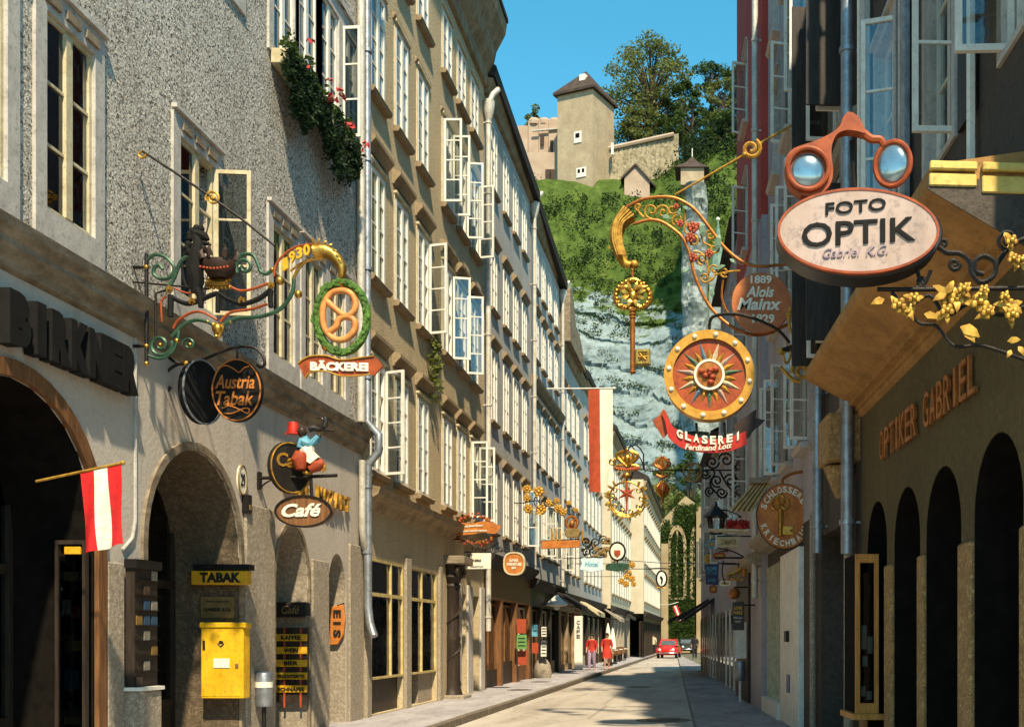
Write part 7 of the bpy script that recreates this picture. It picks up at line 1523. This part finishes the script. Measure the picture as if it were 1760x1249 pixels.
M_['noticegreen'] = mat('green_notice', (.15,.32,.10), (.11,.25,.07), .6)
board('green_notice', 'green notice board fixed by the brown shop front', 'notice board', 888, 905, 1090, 1115, 36.2, 'noticegreen', lines=3)
board('red_shop_box', 'brick red panel under the green notice board', 'shop sign', 890, 906, 1118, 1142, 36.4, 'brick_red'); board('red_shop_box', 'brick red panel above the green notice board', 'shop sign', 888, 904, 1063, 1088, 36.4, 'brick_red')
board('menu_sheet', 'upper white menu sheet in the restaurant doorway', 'menu', 930, 940, 1075, 1094, 40.0, 'white', lines=3, frame='iron'); board('menu_sheet', 'lower white menu sheet in the restaurant doorway', 'menu', 929, 940, 1099, 1128, 40.2, 'white', lines=4, frame='iron')
board('poster', 'grey poster with a red card below beside the menu sheets', 'poster', 914, 924, 1073, 1093, 39.0, 'skyblue', lines=1); board('red_card', 'small red card on the wall under the grey poster', 'notice', 914, 925, 1104, 1122, 39.1, 'brick_red')
t = thing('white_signpost', 'tall white sign pillar with dark vertical lettering outside the cafe', 'sign pillar', P(994,1150,50)); sbox(MB(), 987, 1001, 1058, 1151, 50, 50.25).build('pillar', M_['white'], t, world=True, bevel=.01); m = MB(); q = Sg(49.98)
for k, ch in enumerate('CAFE'): text(m, ch, lambda u,v,w: q(991+u*6, 1072+k*8-v*6, w*.01))
m.build('lettering', M_['blackpaint'], t, world=True)
def parasol(lab, px, py0, py1, d):
    a, b = P(px,py1,d), P(px,py0,d); t = thing('closed_parasol', lab, 'parasol', a, 0, 'folded parasols at the cafe'); H = b.z-a.z
    MB().tube([(0,0,0),(0,0,H)], .03, 6).build('pole', M_['white'], t); MB().lathe([(.10,H*.38),(.2,H*.42),(.17,H*.6),(.1,H*.85),(.03,H*.98)], n=12).build('canopy', M_['whitepaint'], t, smooth=True); MB().lathe([(.25,0),(.25,.08),(.05,.1)], n=12).build('foot', M_['iron'], t)
parasol('folded cream parasol standing behind the person in the dress', 1045, 1070, 1143, 57); parasol('folded cream parasol further along the cafe wall', 1053, 1078, 1140, 61)
def lampfix(lab, px, py, d):
    c = P(px,py,d); t = thing('wall_lamp', lab, 'lamp', c); MB().lathe([(.06,.45),(.1,.4),(.42,.12),(.44,.06),(.2,.0)], n=16).build('shade', M_['white'], t, smooth=True); MB().ell((0,0,-.02), .13, .13, .12).build('bulb_glass', M_['whitepaint'], t, smooth=True); MB().tube([(0,0,.44),(-.1,0,.8),(LWX-c.x,0,.9)], .03, 6).build('arm', M_['iron'], t)
lampfix('white enamel shaded wall lamp above the restaurant door', 957, 1042, 43)
def awn(lab, px0, px1, py, d, mt):
    a, b = P(px0,py,d), P(px1,py,d); t = thing('shop_awning', lab, 'awning', a); m = MB(); w = 2.4
    m.add([(LWX,d,a.z+.7),(LWX,d+w,a.z+.7),(LWX+1.2,d+w,a.z),(LWX+1.2,d,a.z),(LWX,d,a.z+.66),(LWX,d+w,a.z+.66),(LWX+1.2,d+w,a.z-.2),(LWX+1.2,d,a.z-.2)], [(0,1,2,3),(7,6,5,4),(0,3,7,4),(1,5,6,2),(3,2,6,7)]); m.build('cloth', M_[mt], t, world=True); MB().tube([(LWX,d+.05,a.z+.1),(LWX+1.2,d+.05,a.z-.1)], .02, 5).build('arm', M_['iron'], t, world=True)
awn('cream shop awning above the walking people', 1020, 1046, 1052, 52, 'cream'); awn('dark shop awning over the restaurant door', 960, 990, 1040, 44.5, 'roof'); awn('faded shop awning further up the lane', 1070, 1090, 1062, 64, 'conglo'); awn('dark awning at the far cream house', 1095, 1115, 1060, 74, 'roof')
def cafe_table(lab, x, y):
    t = thing('cafe_table', lab, 'table', (x,y,.13), 0, 'tables outside the cafe'); MB().lathe([(.35,.72),(.36,.74),(.35,.76)], n=16).build('top', M_['white'], t); MB().tube([(0,0,0),(0,0,.72)], .03, 6).build('leg', M_['iron'], t); MB().lathe([(.22,0),(.2,.04)], n=12).build('foot', M_['iron'], t)
def cafe_chair(lab, x, y, yaw):
    t = thing('cafe_chair', lab, 'chair', (x,y,.13), yaw, 'chairs outside the cafe'); MB().box(-.2,.2,-.2,.2,.43,.46).build('seat', M_['brownwood'], t); MB().box(-.2,.2,.18,.21,.5,.86).build('backrest', M_['brownwood'], t)
    for a in (-.18,.18):
        for b in (-.18,.18): MB().tube([(a,b,0),(a,b,.44 if b < 0 else .86)], .018, 5).build('leg', M_['iron'], t)
for k, y in enumerate((63.0, 66.5, 70.0)):
    nm = ('nearest', 'middle', 'farthest')[k]; ps = ('below the cream shop awning', 'between the other two', 'towards the red car')[k]
    cafe_table('round white cafe table %s on the sunny pavement' % ps, -5.75, y); cafe_chair('brown cafe chair facing down the lane at the table %s' % ps, -5.75, y+.62, 0); cafe_chair('brown cafe chair facing up the lane at the table %s' % ps, -5.75, y-.62, R(180))
t = thing('stone_bollard', 'low dark stone guard block at the restaurant corner', 'guard stone', (LWX+.25, 40.6, .13)); MB().lathe([(.32,-.02),(.34,.2),(.28,.5),(.18,.66),(.04,.7)], n=12).build('stone', M_['conglo'], t, smooth=True)
t = thing('overhead_cable', 'thin dark cable strung across the lane in front of the church', 'cable', (-6,70,7.5)); m = MB(); m.tube([(-6.0,70,P(0,967,70).z+.2), (-3,70,P(0,967,70).z-.02), (-.6,70,P(0,967,70).z)], .02, 5); m.build('cable', M_['iron'], t, world=True)
